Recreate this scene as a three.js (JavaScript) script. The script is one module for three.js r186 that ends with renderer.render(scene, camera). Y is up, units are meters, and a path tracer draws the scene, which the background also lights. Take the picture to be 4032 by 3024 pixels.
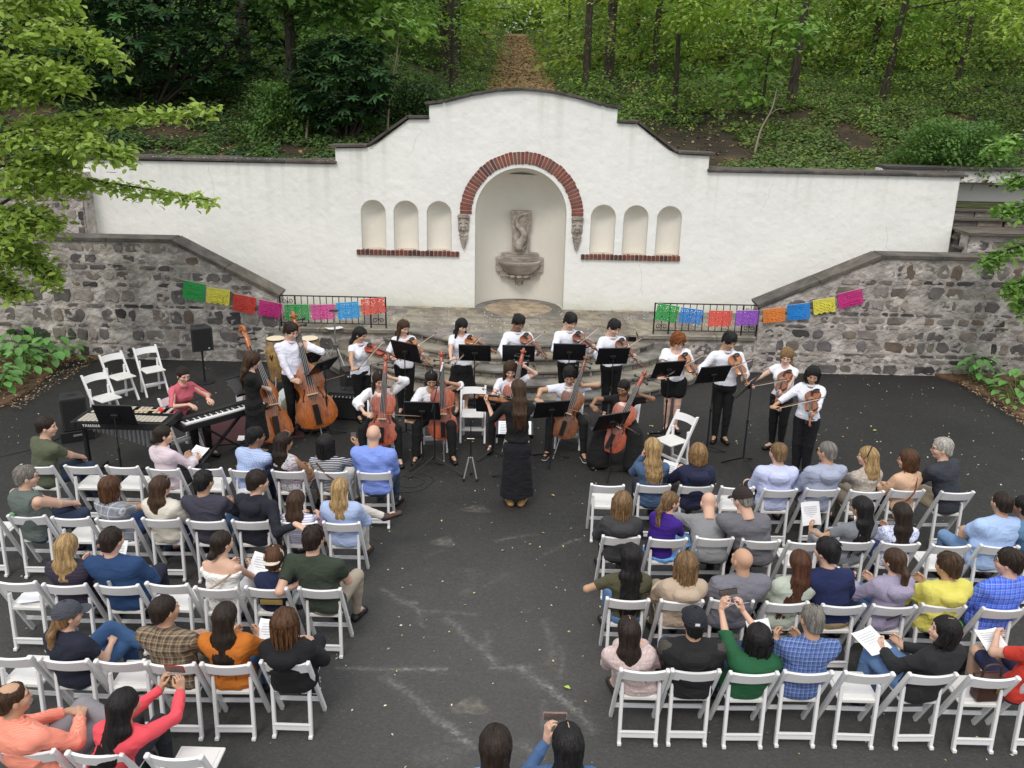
import * as THREE from 'three';
import { mergeGeometries, mergeVertices, toCreasedNormals } from 'three/addons/utils/BufferGeometryUtils.js';
import { RoundedBoxGeometry } from 'three/addons/geometries/RoundedBoxGeometry.js';

// ---------------------------------------------------------------- camera, sky, sun, exposure
const scene = new THREE.Scene();
const camera = new THREE.PerspectiveCamera(48.2, 4 / 3, 0.1, 400);
camera.rotation.order = 'YXZ';
camera.position.set(0, 5, 0);
camera.rotation.set(-18.65 * Math.PI / 180, 0, 1.2 * Math.PI / 180);
scene.add(camera);

const renderer = new THREE.WebGLRenderer({ antialias: true });
renderer.toneMapping = THREE.LinearToneMapping;
renderer.toneMappingExposure = 1.08;
renderer.shadowMap.enabled = true;

{ // overcast sky: a white cloud layer, brightest overhead, with faint broad cloud texture
  const W = 256, H = 128, d = new Float32Array(W * H * 4);
  for (let y = 0; y < H; y++) for (let x = 0; x < W; x++) {
    const up = Math.sin(((y + 0.5) / H - 0.5) * Math.PI), a = x / W * Math.PI * 2;
    const c = 1 + 0.06 * Math.sin(a * 3 + up * 7) * Math.sin(a * 2 - up * 5 + 1.3) * Math.max(0, up);
    const L = (up > 0 ? 0.72 + 0.6 * up : 0.3) * c;
    d.set([L * 0.985, L, L * 1.025, 1], (y * W + x) * 4);
  }
  const t = new THREE.DataTexture(d, W, H, THREE.RGBAFormat, THREE.FloatType);
  t.mapping = THREE.EquirectangularReflectionMapping; t.magFilter = THREE.LinearFilter; t.needsUpdate = true;
  scene.background = t; scene.environment = t;
}
const sun = new THREE.DirectionalLight(0xfff6ea, 1.25);
sun.position.set(-5, 22, 8); sun.target.position.set(0, 0, -9);
sun.castShadow = true; sun.shadow.radius = 30; sun.shadow.mapSize.set(2048, 2048);
Object.assign(sun.shadow.camera, { left: -25, right: 25, top: 35, bottom: -25, near: 1, far: 80 });
scene.add(sun, sun.target);

// ---------------------------------------------------------------- helpers
const V = (x, y, z) => new THREE.Vector3(x, y, z);
const PI = Math.PI, R = (d) => d * PI / 180;
const lerp = (a, b, t) => a + (b - a) * t, clamp = (x, a, b) => Math.max(a, Math.min(b, x));
const sstep = (a, b, x) => { const t = clamp((x - a) / (b - a), 0, 1); return t * t * (3 - 2 * t); };
function rngOf(seed) { let s = seed >>> 0; return () => { s = (s + 0x6d2b79f5) | 0; let t = Math.imul(s ^ (s >>> 15), 1 | s); t = (t + Math.imul(t ^ (t >>> 7), 61 | t)) ^ t; return ((t ^ (t >>> 14)) >>> 0) / 4294967296; }; }
const rnd = rngOf(20240511);
const rr = (a, b, r = rnd) => a + (b - a) * r();
function hash3(x, y, z) { let h = Math.imul(x, 374761393) ^ Math.imul(y, 668265263) ^ Math.imul(z, 2147483647 - 61); h = Math.imul(h ^ (h >>> 13), 1274126177); return ((h ^ (h >>> 16)) >>> 0) / 4294967296; }
function vnoise(x, y, z) { // -1..1
  const ix = Math.floor(x), iy = Math.floor(y), iz = Math.floor(z); let fx = x - ix, fy = y - iy, fz = z - iz;
  fx = fx * fx * (3 - 2 * fx); fy = fy * fy * (3 - 2 * fy); fz = fz * fz * (3 - 2 * fz);
  const c = (i, j, k) => hash3(ix + i, iy + j, iz + k);
  return 2 * lerp(lerp(lerp(c(0, 0, 0), c(1, 0, 0), fx), lerp(c(0, 1, 0), c(1, 1, 0), fx), fy), lerp(lerp(c(0, 0, 1), c(1, 0, 1), fx), lerp(c(0, 1, 1), c(1, 1, 1), fx), fy), fz) - 1;
}
const fbm = (x, y, z, o = 3) => { let s = 0, a = 0.5, f = 1; for (let i = 0; i < o; i++) { s += a * vnoise(x * f, y * f, z * f); a *= 0.5; f *= 2.03; } return s; };

const names = new Map();
function numbered(n) { const k = names.get(n) ?? 0; names.set(n, k + 1); return k ? n + '_' + String(k).padStart(3, '0') : n; }
function tag(o, label, category, group) { if (label) o.userData.label = label; if (category) o.userData.category = category; if (group) o.userData.group = group; return o; }
function thing(name, label, category, pos = [0, 0, 0], turn = 0, group) {
  const o = new THREE.Group(); o.name = numbered(name); o.position.set(...pos); o.rotation.y = turn; scene.add(o);
  return tag(o, label, category, group);
}
function mesh(name, geo, mat, parent) {
  const m = new THREE.Mesh(Array.isArray(geo) ? merge(geo) : geo, mat); m.name = parent ? name : numbered(name);
  m.castShadow = m.receiveShadow = true; (parent ?? scene).add(m); return m;
}
function struct(name, geo, mat) { const m = mesh(name, geo, mat); m.userData.kind = 'structure'; return m; }
function stuff(o) { o.userData.kind = 'stuff'; return o; }
function copyOf(root, pos, turn, label) {
  const r = root.clone(); r.name = numbered(root.name.replace(/_\d{3}$/, '')); r.userData = { ...root.userData }; scene.add(r);
  r.position.set(...pos); r.rotation.set(0, turn, 0); if (label) r.userData.label = label; return r;
}
const ATTR = ['position', 'normal', 'uv', 'color'];
function merge(list) {
  const hasColor = list.some((g) => g.attributes.color);
  list = list.map((g) => {
    const n = g.attributes.position.count;
    if (!g.attributes.uv) g.setAttribute('uv', new THREE.BufferAttribute(new Float32Array(n * 2), 2));
    if (hasColor && !g.attributes.color) g.setAttribute('color', new THREE.BufferAttribute(new Float32Array(n * 3).fill(1), 3));
    for (const k of Object.keys(g.attributes)) if (!ATTR.includes(k)) g.deleteAttribute(k);
    if (!g.index) g.setIndex([...Array(n).keys()]);
    return g;
  });
  return list.length === 1 ? list[0] : mergeGeometries(list);
}
const box = (x, y, z, w, h, d) => new THREE.BoxGeometry(w, h, d).translate(x, y, z);
const rbox = (x, y, z, w, h, d, r = 0.006, s = 1) => new RoundedBoxGeometry(w, h, d, s, r).translate(x, y, z);
const UP = V(0, 1, 0);
function place(geo, a, b) { // +y of geo laid along a->b, at the midpoint
  const d = V().subVectors(b, a); const q = new THREE.Quaternion().setFromUnitVectors(UP, d.clone().normalize());
  return geo.applyQuaternion(q).translate((a.x + b.x) / 2, (a.y + b.y) / 2, (a.z + b.z) / 2);
}
const rod = (a, b, r, r2 = r, n = 8) => place(new THREE.CylinderGeometry(r2, r, a.distanceTo(b), n), a, b);
function bar(a, b, w, d, r = 0.004) { return place(new RoundedBoxGeometry(w, a.distanceTo(b), d, 1, r), a, b); }
function tube(pts, r, n = 24, k = 6, closed = false) { return new THREE.TubeGeometry(new THREE.CatmullRomCurve3(pts, closed), n, r, k, closed); }
function lathe(pts, n = 24) { return new THREE.LatheGeometry(pts.map(([x, y]) => new THREE.Vector2(x, y)), n); }
function shapeOf(pts) { const s = new THREE.Shape(); pts.forEach(([x, y], i) => (i ? s.lineTo(x, y) : s.moveTo(x, y))); s.closePath(); return s; }
function extr(shape, depth, bevel = 0, opt = {}) { return new THREE.ExtrudeGeometry(shape, { depth, bevelEnabled: bevel > 0, bevelThickness: bevel, bevelSize: bevel, bevelSegments: 1, curveSegments: 12, ...opt }); }
function warp(geo, f) { const p = geo.attributes.position, v = V(); for (let i = 0; i < p.count; i++) { v.fromBufferAttribute(p, i); f(v, i); p.setXYZ(i, v.x, v.y, v.z); } geo.computeVertexNormals(); return geo; }
function uvBy(geo, f) { const p = geo.attributes.position, a = new Float32Array(p.count * 2); for (let i = 0; i < p.count; i++) { const q = f(p.getX(i), p.getY(i), p.getZ(i)); a[i * 2] = q[0]; a[i * 2 + 1] = q[1]; } geo.setAttribute('uv', new THREE.BufferAttribute(a, 2)); return geo; }
function paint(geo, f) { const p = geo.attributes.position, a = new Float32Array(p.count * 3); for (let i = 0; i < p.count; i++) a.set(f(p.getX(i), p.getY(i), p.getZ(i), i), i * 3); geo.setAttribute('color', new THREE.BufferAttribute(a, 3)); return geo; }
const mat = (c, rough = 0.8, extra = {}) => new THREE.MeshStandardMaterial({ color: Array.isArray(c) ? new THREE.Color().setRGB(...c) : new THREE.Color(c), roughness: rough, ...extra });
const lin = (hex) => new THREE.Color(hex).toArray();

// ---------------------------------------------------------------- textures (fields of grain, never shapes)
function field(n, f, srgb = false, rx = 1, ry = 1) { // n x n tile; f(u,v) -> grey or [r,g,b] 0..1
  const d = new Uint8Array(n * n * 4);
  for (let y = 0; y < n; y++) for (let x = 0; x < n; x++) { const c = f(x / n, y / n), q = Array.isArray(c) ? c : [c, c, c]; d.set([clamp(q[0], 0, 1) * 255, clamp(q[1], 0, 1) * 255, clamp(q[2], 0, 1) * 255, 255], (y * n + x) * 4); }
  const t = new THREE.DataTexture(d, n, n, THREE.RGBAFormat); t.wrapS = t.wrapT = THREE.RepeatWrapping; t.magFilter = THREE.LinearFilter; t.needsUpdate = true;
  if (srgb) t.colorSpace = THREE.SRGBColorSpace; t.repeat.set(rx, ry); return t;
}
// periodic noise on the unit tile
function pn(u, v, f, seed = 0) { const x = u * f, y = v * f, ix = Math.floor(x), iy = Math.floor(y); let a = x - ix, b = y - iy; a = a * a * (3 - 2 * a); b = b * b * (3 - 2 * b); const m = (k) => ((k % f) + f) % f; const c = (i, j) => hash3(m(ix + i), m(iy + j), seed); return lerp(lerp(c(0, 0), c(1, 0), a), lerp(c(0, 1), c(1, 1), a), b); }
const pfbm = (u, v, f, o, s = 0) => { let t = 0, a = 0.5; for (let i = 0; i < o; i++) { t += a * pn(u, v, f, s + i); a *= 0.5; f *= 2; } return t / (1 - Math.pow(0.5, o)); };

// ---------------------------------------------------------------- signed-distance surfaces (surface nets)
// prim: [ax,ay,az, bx,by,bz, ra,rb, k, wx,wy,wz, fw]   a tapered capsule, widened fw times along w
function prim(a, b, ra, rb, k = 0.03, w = null, fw = 1) { const L = b.clone().sub(a); return { ax: a.x, ay: a.y, az: a.z, dx: L.x, dy: L.y, dz: L.z, l2: Math.max(L.lengthSq(), 1e-9), ra, rb, k, wx: w ? w.x : 0, wy: w ? w.y : 0, wz: w ? w.z : 0, q: w ? 1 - 1 / fw : 0 }; }
function fieldOf(ps) {
  return (x, y, z) => {
    let d = 1e9;
    for (let i = 0; i < ps.length; i++) {
      const p = ps[i]; let px = x - p.ax, py = y - p.ay, pz = z - p.az;
      let t = (px * p.dx + py * p.dy + pz * p.dz) / p.l2; t = t < 0 ? 0 : t > 1 ? 1 : t;
      px -= t * p.dx; py -= t * p.dy; pz -= t * p.dz;
      if (p.q) { const s = (px * p.wx + py * p.wy + pz * p.wz) * p.q; px -= s * p.wx; py -= s * p.wy; pz -= s * p.wz; }
      const e = Math.sqrt(px * px + py * py + pz * pz) - (p.ra + (p.rb - p.ra) * t);
      const k = p.k, h = k - Math.abs(d - e);
      d = (d < e ? d : e) - (h > 0 && d < 1e8 ? h * h / (4 * k) : 0);
    }
    return d;
  };
}
function boundsOf(ps, pad) { const b = new THREE.Box3(); for (const p of ps) { const f = 1 / (1 - p.q); for (const [x, y, z, r] of [[p.ax, p.ay, p.az, p.ra], [p.ax + p.dx, p.ay + p.dy, p.az + p.dz, p.rb]]) { const e = r * f + pad; b.expandByPoint(V(x - e, y - e, z - e)); b.expandByPoint(V(x + e, y + e, z + e)); } } return b; }
function net(fn, b, h) {
  b = b.clone().expandByScalar(1.6 * h + .004);
  const B = 4, nx = Math.ceil((b.max.x - b.min.x) / h / B) * B + 1, ny = Math.ceil((b.max.y - b.min.y) / h / B) * B + 1, nz = Math.ceil((b.max.z - b.min.z) / h / B) * B + 1;
  const ox = b.min.x, oy = b.min.y, oz = b.min.z, g = new Float32Array(nx * ny * nz), sx = 1, sy = nx, sz = nx * ny, lim = B * h * 0.95;
  for (let k = 0; k < nz; k += B) for (let j = 0; j < ny; j += B) for (let i = 0; i < nx; i += B) {
    const c = fn(ox + (i + B / 2) * h, oy + (j + B / 2) * h, oz + (k + B / 2) * h), far = Math.abs(c) > lim;
    for (let kk = k; kk < Math.min(k + B, nz); kk++) for (let jj = j; jj < Math.min(j + B, ny); jj++) for (let ii = i; ii < Math.min(i + B, nx); ii++)
      g[ii + jj * sy + kk * sz] = far ? c : fn(ox + ii * h, oy + jj * h, oz + kk * h);
  }
  const at = new Int32Array(nx * ny * nz).fill(-1), pos = [], nor = [], idx = [];
  const E = [[0, 1], [0, 2], [0, 4], [1, 3], [1, 5], [2, 3], [2, 6], [3, 7], [4, 5], [4, 6], [5, 7], [6, 7]];
  for (let k = 0; k < nz - 1; k++) for (let j = 0; j < ny - 1; j++) for (let i = 0; i < nx - 1; i++) {
    const o = i + j * sy + k * sz; let m = 0; const c = [];
    for (let n = 0; n < 8; n++) { const v = g[o + (n & 1) + ((n >> 1) & 1) * sy + (n >> 2) * sz]; c.push(v); if (v < 0) m |= 1 << n; }
    if (m === 0 || m === 255) continue;
    let X = 0, Y = 0, Z = 0, q = 0;
    for (const [a, e] of E) if ((m >> a & 1) !== (m >> e & 1)) { const t = c[a] / (c[a] - c[e]); X += lerp(a & 1, e & 1, t); Y += lerp(a >> 1 & 1, e >> 1 & 1, t); Z += lerp(a >> 2, e >> 2, t); q++; }
    X /= q; Y /= q; Z /= q; at[o] = pos.length / 3; pos.push(ox + (i + X) * h, oy + (j + Y) * h, oz + (k + Z) * h);
    const gx = lerp(lerp(c[1] - c[0], c[3] - c[2], Y), lerp(c[5] - c[4], c[7] - c[6], Y), Z), gy = lerp(lerp(c[2] - c[0], c[3] - c[1], X), lerp(c[6] - c[4], c[7] - c[5], X), Z), gz = lerp(lerp(c[4] - c[0], c[5] - c[1], X), lerp(c[6] - c[2], c[7] - c[3], X), Y);
    const L = Math.hypot(gx, gy, gz) || 1; nor.push(gx / L, gy / L, gz / L);
  }
  for (let k = 1; k < nz - 1; k++) for (let j = 1; j < ny - 1; j++) for (let i = 1; i < nx - 1; i++) {
    const o = i + j * sy + k * sz, s = g[o] < 0;
    for (const [d, u, v] of [[sx, sy, sz], [sy, sz, sx], [sz, sx, sy]]) {
      if ((g[o + d] < 0) === s) continue;
      const a = at[o], b2 = at[o - u], c2 = at[o - u - v], e = at[o - v];
      if (a < 0 || b2 < 0 || c2 < 0 || e < 0) continue;
      if (s) idx.push(a, b2, c2, a, c2, e); else idx.push(a, c2, b2, a, e, c2);
    }
  }
  const geo = new THREE.BufferGeometry();
  geo.setAttribute('position', new THREE.BufferAttribute(new Float32Array(pos), 3)); geo.setAttribute('normal', new THREE.BufferAttribute(new Float32Array(nor), 3));
  const uv = new Float32Array(pos.length / 3 * 2); for (let i = 0; i < uv.length / 2; i++) { uv[i * 2] = pos[i * 3] + 0.6 * pos[i * 3 + 2]; uv[i * 2 + 1] = pos[i * 3 + 1] + 0.25 * pos[i * 3 + 2]; }
  geo.setAttribute('uv', new THREE.BufferAttribute(uv, 2)); geo.setIndex(idx); return geo;
}

// chalk traces on the asphalt: [line width, strength, [x, z], ...] in metres, and scuffed patches [x, z, width, depth, strength]
const CHALK = [
  [0.09, 0.55, [-0.66, -7.45], [-0.52, -7.32], [-0.39, -7.09], [-0.24, -6.95], [-0.16, -6.80], [-0.11, -6.69]],
  [0.10, 0.50, [-1.13, -6.51], [-0.94, -6.35], [-0.78, -6.20], [-0.61, -5.98], [-0.48, -5.87], [-0.34, -5.71], [-0.24, -5.62]],
  [0.05, 0.60, [-1.57, -6.60], [-1.14, -6.60], [-0.86, -6.61], [-0.54, -6.62]],
  [0.05, 0.45, [-0.17, -6.65], [0.23, -6.68]],
  [0.10, 0.50, [0.13, -6.67], [0.23, -6.52], [0.37, -6.42], [0.53, -6.17], [0.66, -6.02], [0.74, -5.81]],
  [0.07, 0.40, [-1.35, -7.95], [-1.13, -7.71], [-0.93, -7.68]],
  [0.05, 0.25, [-1.13, -7.71], [-0.92, -7.58], [-0.84, -7.25]],
  [0.07, 0.30, [-0.24, -6.97], [-0.17, -7.02], [-0.22, -7.22]],
  [0.05, 0.25, [-0.92, -7.55], [-0.29, -7.50]],
  [0.05, 0.40, [0.39, -8.71], [0.52, -8.84], [0.72, -9.05], [0.89, -9.13]],
  [0.06, 0.25, [-0.18, -8.99], [-0.03, -9.09], [0.35, -9.20]],
  [0.04, 0.25, [-0.97, -8.63], [-0.75, -8.79]],
  [0.05, 0.22, [-0.28, -8.02], [-0.12, -8.18], [-0.02, -8.31]],
  [0.10, 0.20, [0.36, -7.46], [0.42, -7.07], [0.42, -6.71]],
  [0.05, 0.22, [0.51, -7.02], [0.53, -6.80], [0.47, -6.51]],
  [0.12, 0.20, [0.10, -5.72], [0.19, -5.62], [0.30, -5.52]],
  [0.15, 0.12, [-0.44, -8.40], [-0.37, -8.08], [-0.47, -7.83]],
  [0.10, 0.15, [0.10, -6.70], [0.15, -6.56]],
  [0.06, 0.20, [0.14, -7.58], [0.25, -7.59]],
  [0.03, 0.30, [0.77, -8.03], [0.82, -8.12]],
  [0.05, 0.25, [0.32, -6.23], [0.30, -5.83]],
  [0.20, 0.10, [-0.73, -5.49], [-0.36, -5.56]],
  [0.10, 0.20, [-0.84, -9.02], [-0.72, -8.91]],
];
const STAINS = [[-0.31, -6.12, 0.28, 0.2, 0.5], [-0.44, -9.83, 0.32, 0.18, 0.45], [-0.78, -8.97, 0.25, 0.2, 0.35], [-0.33, -7.60, 1.5, 1, 0.12], [-0.19, -8.27, 1.6, 0.8, 0.12], [-0.86, -8.06, 1, 0.6, 0.1], [0.15, -6.58, 0.8, 0.5, 0.15], [-0.45, -6.91, 2, 1, 0.1]];

// ---------------------------------------------------------------- materials of the setting
const T = {};
T.grain = field(256, (u, v) => pfbm(u, v, 16, 4, 3));
T.rough = field(256, (u, v) => 0.55 * pfbm(u, v, 6, 5, 11) + 0.45 * pfbm(u, v, 40, 2, 31));
T.stucco = field(512, (u, v) => 0.75 * pfbm(u, v, 3, 4, 21) + 0.25 * pfbm(u, v, 30, 3, 5));
T.stoneC = field(256, (u, v) => { const a = pfbm(u, v, 5, 5, 41), b = pfbm(u, v, 12, 3, 77), s = 0.86 + 0.5 * (a - 0.5) + 0.22 * (b - 0.5); return [s * 1.02, s, s * (0.96 + 0.08 * b)]; }, true);
T.barkC = field(256, (u, v) => { const a = pn(u, v * 0.999, 24, 3) * 0.6 + pfbm(u, v, 8, 3, 9) * 0.6; return 0.35 + 0.6 * a; }, true);
const stoneMat = (r, g, b, s = 1.6) => { const m = T.stoneC.clone(); m.repeat.set(s, s); m.needsUpdate = true; return new THREE.MeshStandardMaterial({ color: new THREE.Color().setRGB(r, g, b), map: T.stoneC, roughness: 0.88, bumpMap: T.rough, bumpScale: 0.012 }); };
const rubbleM = [[.2, .19, .185], [.26, .24, .21], [.17, .163, .16], [.34, .3, .255], [.25, .2, .155], [.4, .37, .33], [.21, .2, .205], [.085, .083, .085], [.36, .335, .31], [.48, .45, .405]].map((c) => stoneMat(...c));
const flagM = [[.31, .295, .245], [.35, .33, .265], [.27, .27, .24], [.335, .3, .23], [.285, .27, .245], [.39, .37, .3]].map((c) => stoneMat(...c));
const copingM = [[.17, .155, .13], [.2, .18, .15], [.15, .14, .125]].map((c) => stoneMat(...c)), slateM = [[.115, .105, .095], [.14, .125, .11], [.095, .09, .088]].map((c) => stoneMat(...c));
const mortarM = new THREE.MeshStandardMaterial({ color: new THREE.Color().setRGB(.62, .595, .555), map: T.stoneC, roughness: 0.95, bumpMap: T.rough, bumpScale: 0.03 });
const stuccoC = field(512, (u, v) => { const a = pfbm(u, v, 3, 5, 55), b = pfbm(u, v * 0.5, 6, 3, 15); const s = 0.925 + 0.05 * (a - 0.5) - 0.05 * Math.max(0, b - 0.6); return [s, s * 0.997, s * 0.985]; }, true);
const stuccoM = new THREE.MeshStandardMaterial({ color: 0xffffff, map: stuccoC, roughness: 0.9, bumpMap: T.stucco, bumpScale: 0.035 });
for (const t of [stuccoC, T.stucco]) t.repeat.set(0.28, 0.28);
const nicheM = new THREE.MeshStandardMaterial({ color: 0xfffdf6, map: stuccoC, roughness: 0.9, bumpMap: T.stucco, bumpScale: 0.02 });
const brickM = [[.27, .085, .06], [.31, .1, .07], [.22, .075, .06], [.25, .11, .085], [.13, .06, .06]].map((c) => new THREE.MeshStandardMaterial({ color: new THREE.Color().setRGB(...c), map: T.stoneC, roughness: .85, bumpMap: T.rough, bumpScale: .006 }));
const brickMortarM = mat([.58, .5, .43], .95, { bumpMap: T.rough, bumpScale: .01 });
const carvedM = new THREE.MeshStandardMaterial({ color: new THREE.Color().setRGB(.5, .46, .405), map: T.stoneC, roughness: .9, bumpMap: T.rough, bumpScale: .008 });
const pick = (a, r = rnd) => a[Math.floor(r() * a.length)];
const CX = 0.11, WZ = -17.75, FZ = -15.85, TY = 0.70; // wall axis, wall face, retaining face, terrace level

// ---------------------------------------------------------------- ground
{
  const W = 2048, cv = document.createElement('canvas'); cv.width = W; cv.height = W; const c = cv.getContext('2d');
  const X0 = -14, X1 = 14, Z0 = -20, Z1 = 4, px = (x) => (x - X0) / (X1 - X0) * W, pz = (z) => (z - Z0) / (Z1 - Z0) * W; // canvas row 0 = far
  const id = c.createImageData(W, W), r0 = rngOf(5);
  for (let j = 0; j < W; j++) for (let i = 0; i < W; i++) {
    const x = X0 + i / W * (X1 - X0), z = Z0 + j / W * (Z1 - Z0), n = fbm(x * 0.5, z * 0.5, 3, 4), n2 = fbm(x * 2.1, z * 2.1, 9, 3);
    const worn = sstep(-12.5, -6, z) * (1 - 0.35 * sstep(2.2, 5, Math.abs(x - 0.2)));   // newer, darker surface towards the stage, worn aisle
    let s = 0.0135 + 0.046 * worn + 0.012 * n + 0.006 * n2 + (r0() - 0.5) * 0.022; if (r0() < 0.02) s += 0.05 * r0();
    const wm = 0.02 * n2 * worn, e = (q) => 255 * (q <= 0.0031308 ? q * 12.92 : 1.055 * Math.pow(q, 1 / 2.4) - 0.055);
    s = Math.max(s, 0.012); id.data.set([e(s * (1.0 + wm)), e(s * 0.985), e(s * 0.955), 255], (j * W + i) * 4);
  }
  c.putImageData(id, 0, 0);
  const r1 = rngOf(77);
  const chalk = (pts, w, a, col = '205,202,195') => { // dusty chalk: many specks along a line
    for (let k = 0; k + 1 < pts.length; k++) { const [xa, za] = pts[k], [xb, zb] = pts[k + 1], L = Math.hypot(xb - xa, zb - za), n = Math.ceil(L * w * 9000);
      for (let i = 0; i < n; i++) { const t = r1(), o = (r1() + r1() + r1() - 1.5) * w * 1.1, fade = 0.35 + 0.65 * Math.abs(vnoise((xa + (xb - xa) * t) * 2.3, (za + (zb - za) * t) * 2.3, 5));
        c.fillStyle = `rgba(${col},${a * 0.42 * fade * (0.4 + 0.6 * r1())})`; const q = 0.6 + r1() * 1.3; c.fillRect(px(xa + (xb - xa) * t - (zb - za) / L * o), pz(za + (zb - za) * t + (xb - xa) / L * o), q, q); } }
  };
  CHALK.forEach(([w, a, ...pts]) => { chalk(pts, w * .42, a * .85); chalk(pts, w * 1.0, a * .25); });
  for (const [x, z, w, d, a] of STAINS) for (let i = 0; i < 900; i++) { const q = r1() * 6.28, e = Math.sqrt(r1()) * (1 + .25 * Math.sin(q * 3 + x)); c.fillStyle = `rgba(150,130,115,${a * 0.13 * r1()})`; c.fillRect(px(x + Math.cos(q) * e * w * .55), pz(z + Math.sin(q) * e * d * .55), 1.6, 1.6); }
  const t = new THREE.CanvasTexture(cv); t.colorSpace = THREE.SRGBColorSpace; t.wrapS = t.wrapT = THREE.ClampToEdgeWrapping; t.anisotropy = 8;
  const m = new THREE.MeshStandardMaterial({ map: t, roughness: 0.82, bumpMap: T.grain.clone(), bumpScale: 0.006 }); m.bumpMap.repeat.set(60, 60); m.bumpMap.needsUpdate = true;
  const g = new THREE.PlaneGeometry(28, 24, 56, 48).rotateX(-PI / 2).translate(0, 0, -8); uvBy(g, (x, y, z) => [(x - X0) / (X1 - X0), 1 - (z - Z0) / (Z1 - Z0)]);
  struct('asphalt_court', g, m);
  const far = new THREE.PlaneGeometry(300, 300).rotateX(-PI / 2).translate(0, -0.02, 60); // lawn and drive beyond the frame, behind the viewer
  struct('ground', far, mat([.07, .085, .045], .95));
}

// ---------------------------------------------------------------- fountain wall
const wall = thing('fountain_wall', 'tall white stucco garden wall with stepped arched top and seven niches', 'wall');
{
  const prof = []; const h = [[3.75, 3.6], [3.75, 3.91], [3.1, 3.93], [2.9, 4.02], [2.26, 4.49], [1.86, 4.5], [1.86, 4.76], [1.62, 4.8]];
  for (let i = 1; i < 14; i++) { const a = i / 14, x = lerp(1.62, -1.62, a); h.push([x, 4.8 + 0.28 * Math.cos(x / 1.62 * PI / 2)]); }
  const left = h.map(([x, y]) => [CX - x, y]), sh = new THREE.Shape();
  const right = h.slice(0, 8).reverse().map(([x, y]) => [CX + x, y]);
  const outline = [[-8.75, 0], [-8.75, 3.58], ...left, ...right, [8.94, 3.6], [9.0, 0]];
  outline.forEach(([x, y], i) => (i ? sh.lineTo(x, y) : sh.moveTo(x, y))); sh.closePath();
  const arch = (x, y0, ys, r) => { const p = new THREE.Path(); p.moveTo(x - r, y0); p.lineTo(x + r, y0); p.lineTo(x + r, ys); p.absarc(x, ys, r, 0, PI, false); p.closePath(); return p; };
  const NICHES = [[CX, TY, 2.66, 0.93, 0.92]];
  for (const x of [-2.915, -2.245, -1.565, 1.8, 2.47, 3.155]) NICHES.push([x, 1.885, 2.645, 0.25, 0.25]);
  for (const [x, y0, ys, r] of NICHES) sh.holes.push(arch(x, y0, ys, r));
  const face = new THREE.ExtrudeGeometry(sh, { depth: 0.4, bevelEnabled: true, bevelThickness: 0.02, bevelSize: 0.015, bevelOffset: -0.015, bevelSegments: 2, curveSegments: 28 }).translate(0, 0, WZ - 0.42);
  const CWd = 2048, CHt = 640, wc = document.createElement('canvas'); wc.width = CWd; wc.height = CHt; const w2 = wc.getContext('2d'), wi = w2.createImageData(CWd, CHt);
  const topY = (x) => { const a = Math.abs(x - CX); return a > 3.75 ? 3.6 : a > 3.1 ? 3.92 : a > 1.86 ? lerp(4.5, 3.94, clamp((a - 2.26) / .84, 0, 1)) : 4.76 + .3 * Math.cos(a / 1.86 * PI / 2); };
  for (let j = 0; j < CHt; j++) for (let i = 0; i < CWd; i++) { const x = -9 + 18 * i / CWd, y = 5.3 * (1 - j / CHt), dt = topY(x) - y, n = fbm(x * .9, y * 1.3, 2, 4), m = fbm(x * 3.5, y * 4.5, 7, 3);
    const drip = Math.max(0, vnoise(x * 6, .5, 1) * .6 + vnoise(x * 15, y * .3, 3) * .5) * Math.exp(-Math.max(0, dt) / (.35 + .5 * Math.abs(vnoise(x * 2.2, 1, 5)))) * .085, damp = Math.exp(-Math.max(0, y - TY) / .16) * (.09 + .1 * Math.max(0, m)), s = .955 + .025 * n + .015 * m - drip - damp, q = (v) => 255 * Math.min(1, v);
    wi.data.set([q(s * (1 - .02 * damp)), q(s * 1.004), q(s * (.992 - drip * .25 - damp * .5)), 255], (j * CWd + i) * 4); }
  w2.putImageData(wi, 0, 0); const cr = rngOf(8); w2.strokeStyle = 'rgba(120,118,108,.35)'; for (const [x, y, a] of [[-6.2, 3.5, -1.4], [5.2, 3.4, -1.8], [7.6, 2.6, -1.2], [-1.9, 4.3, -2], [2.6, 1.7, -1.3]]) { w2.lineWidth = .8; w2.beginPath(); let X2 = x, Y2 = y; for (let k = 0; k < 14; k++) { const f = [(X2 + 9) / 18 * CWd, (1 - Y2 / 5.3) * CHt]; k ? w2.lineTo(...f) : w2.moveTo(...f); X2 += Math.cos(a) * .05 + rr(-.03, .03, cr); Y2 += Math.sin(a) * .05 + rr(-.02, .02, cr); } w2.stroke(); }
  const wt = new THREE.CanvasTexture(wc); wt.colorSpace = THREE.SRGBColorSpace; const wb = T.stucco.clone(); wb.repeat.set(18 * .28, 5.3 * .28); wb.needsUpdate = true; uvBy(face, (x, y) => [(x + 9) / 18, y / 5.3]);
  mesh('wall_face', face, new THREE.MeshStandardMaterial({ map: wt, roughness: .92, bumpMap: wb, bumpScale: .04 }), wall);
  { const r = rngOf(15); for (const [xa, xb] of [[-8.6, -3.7], [3.95, 8.8]]) for (let x = xa; x < xb;) { const w = rr(.5, 1.1, r); mesh('ledge_stone', rbox(x + w / 2, 3.585 + rr(0, .03, r), -18.36 + rr(-.03, .03, r), w - .02, .12, .34, .02), pick(slateM.concat(copingM), r), wall); x += w; } }
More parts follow.
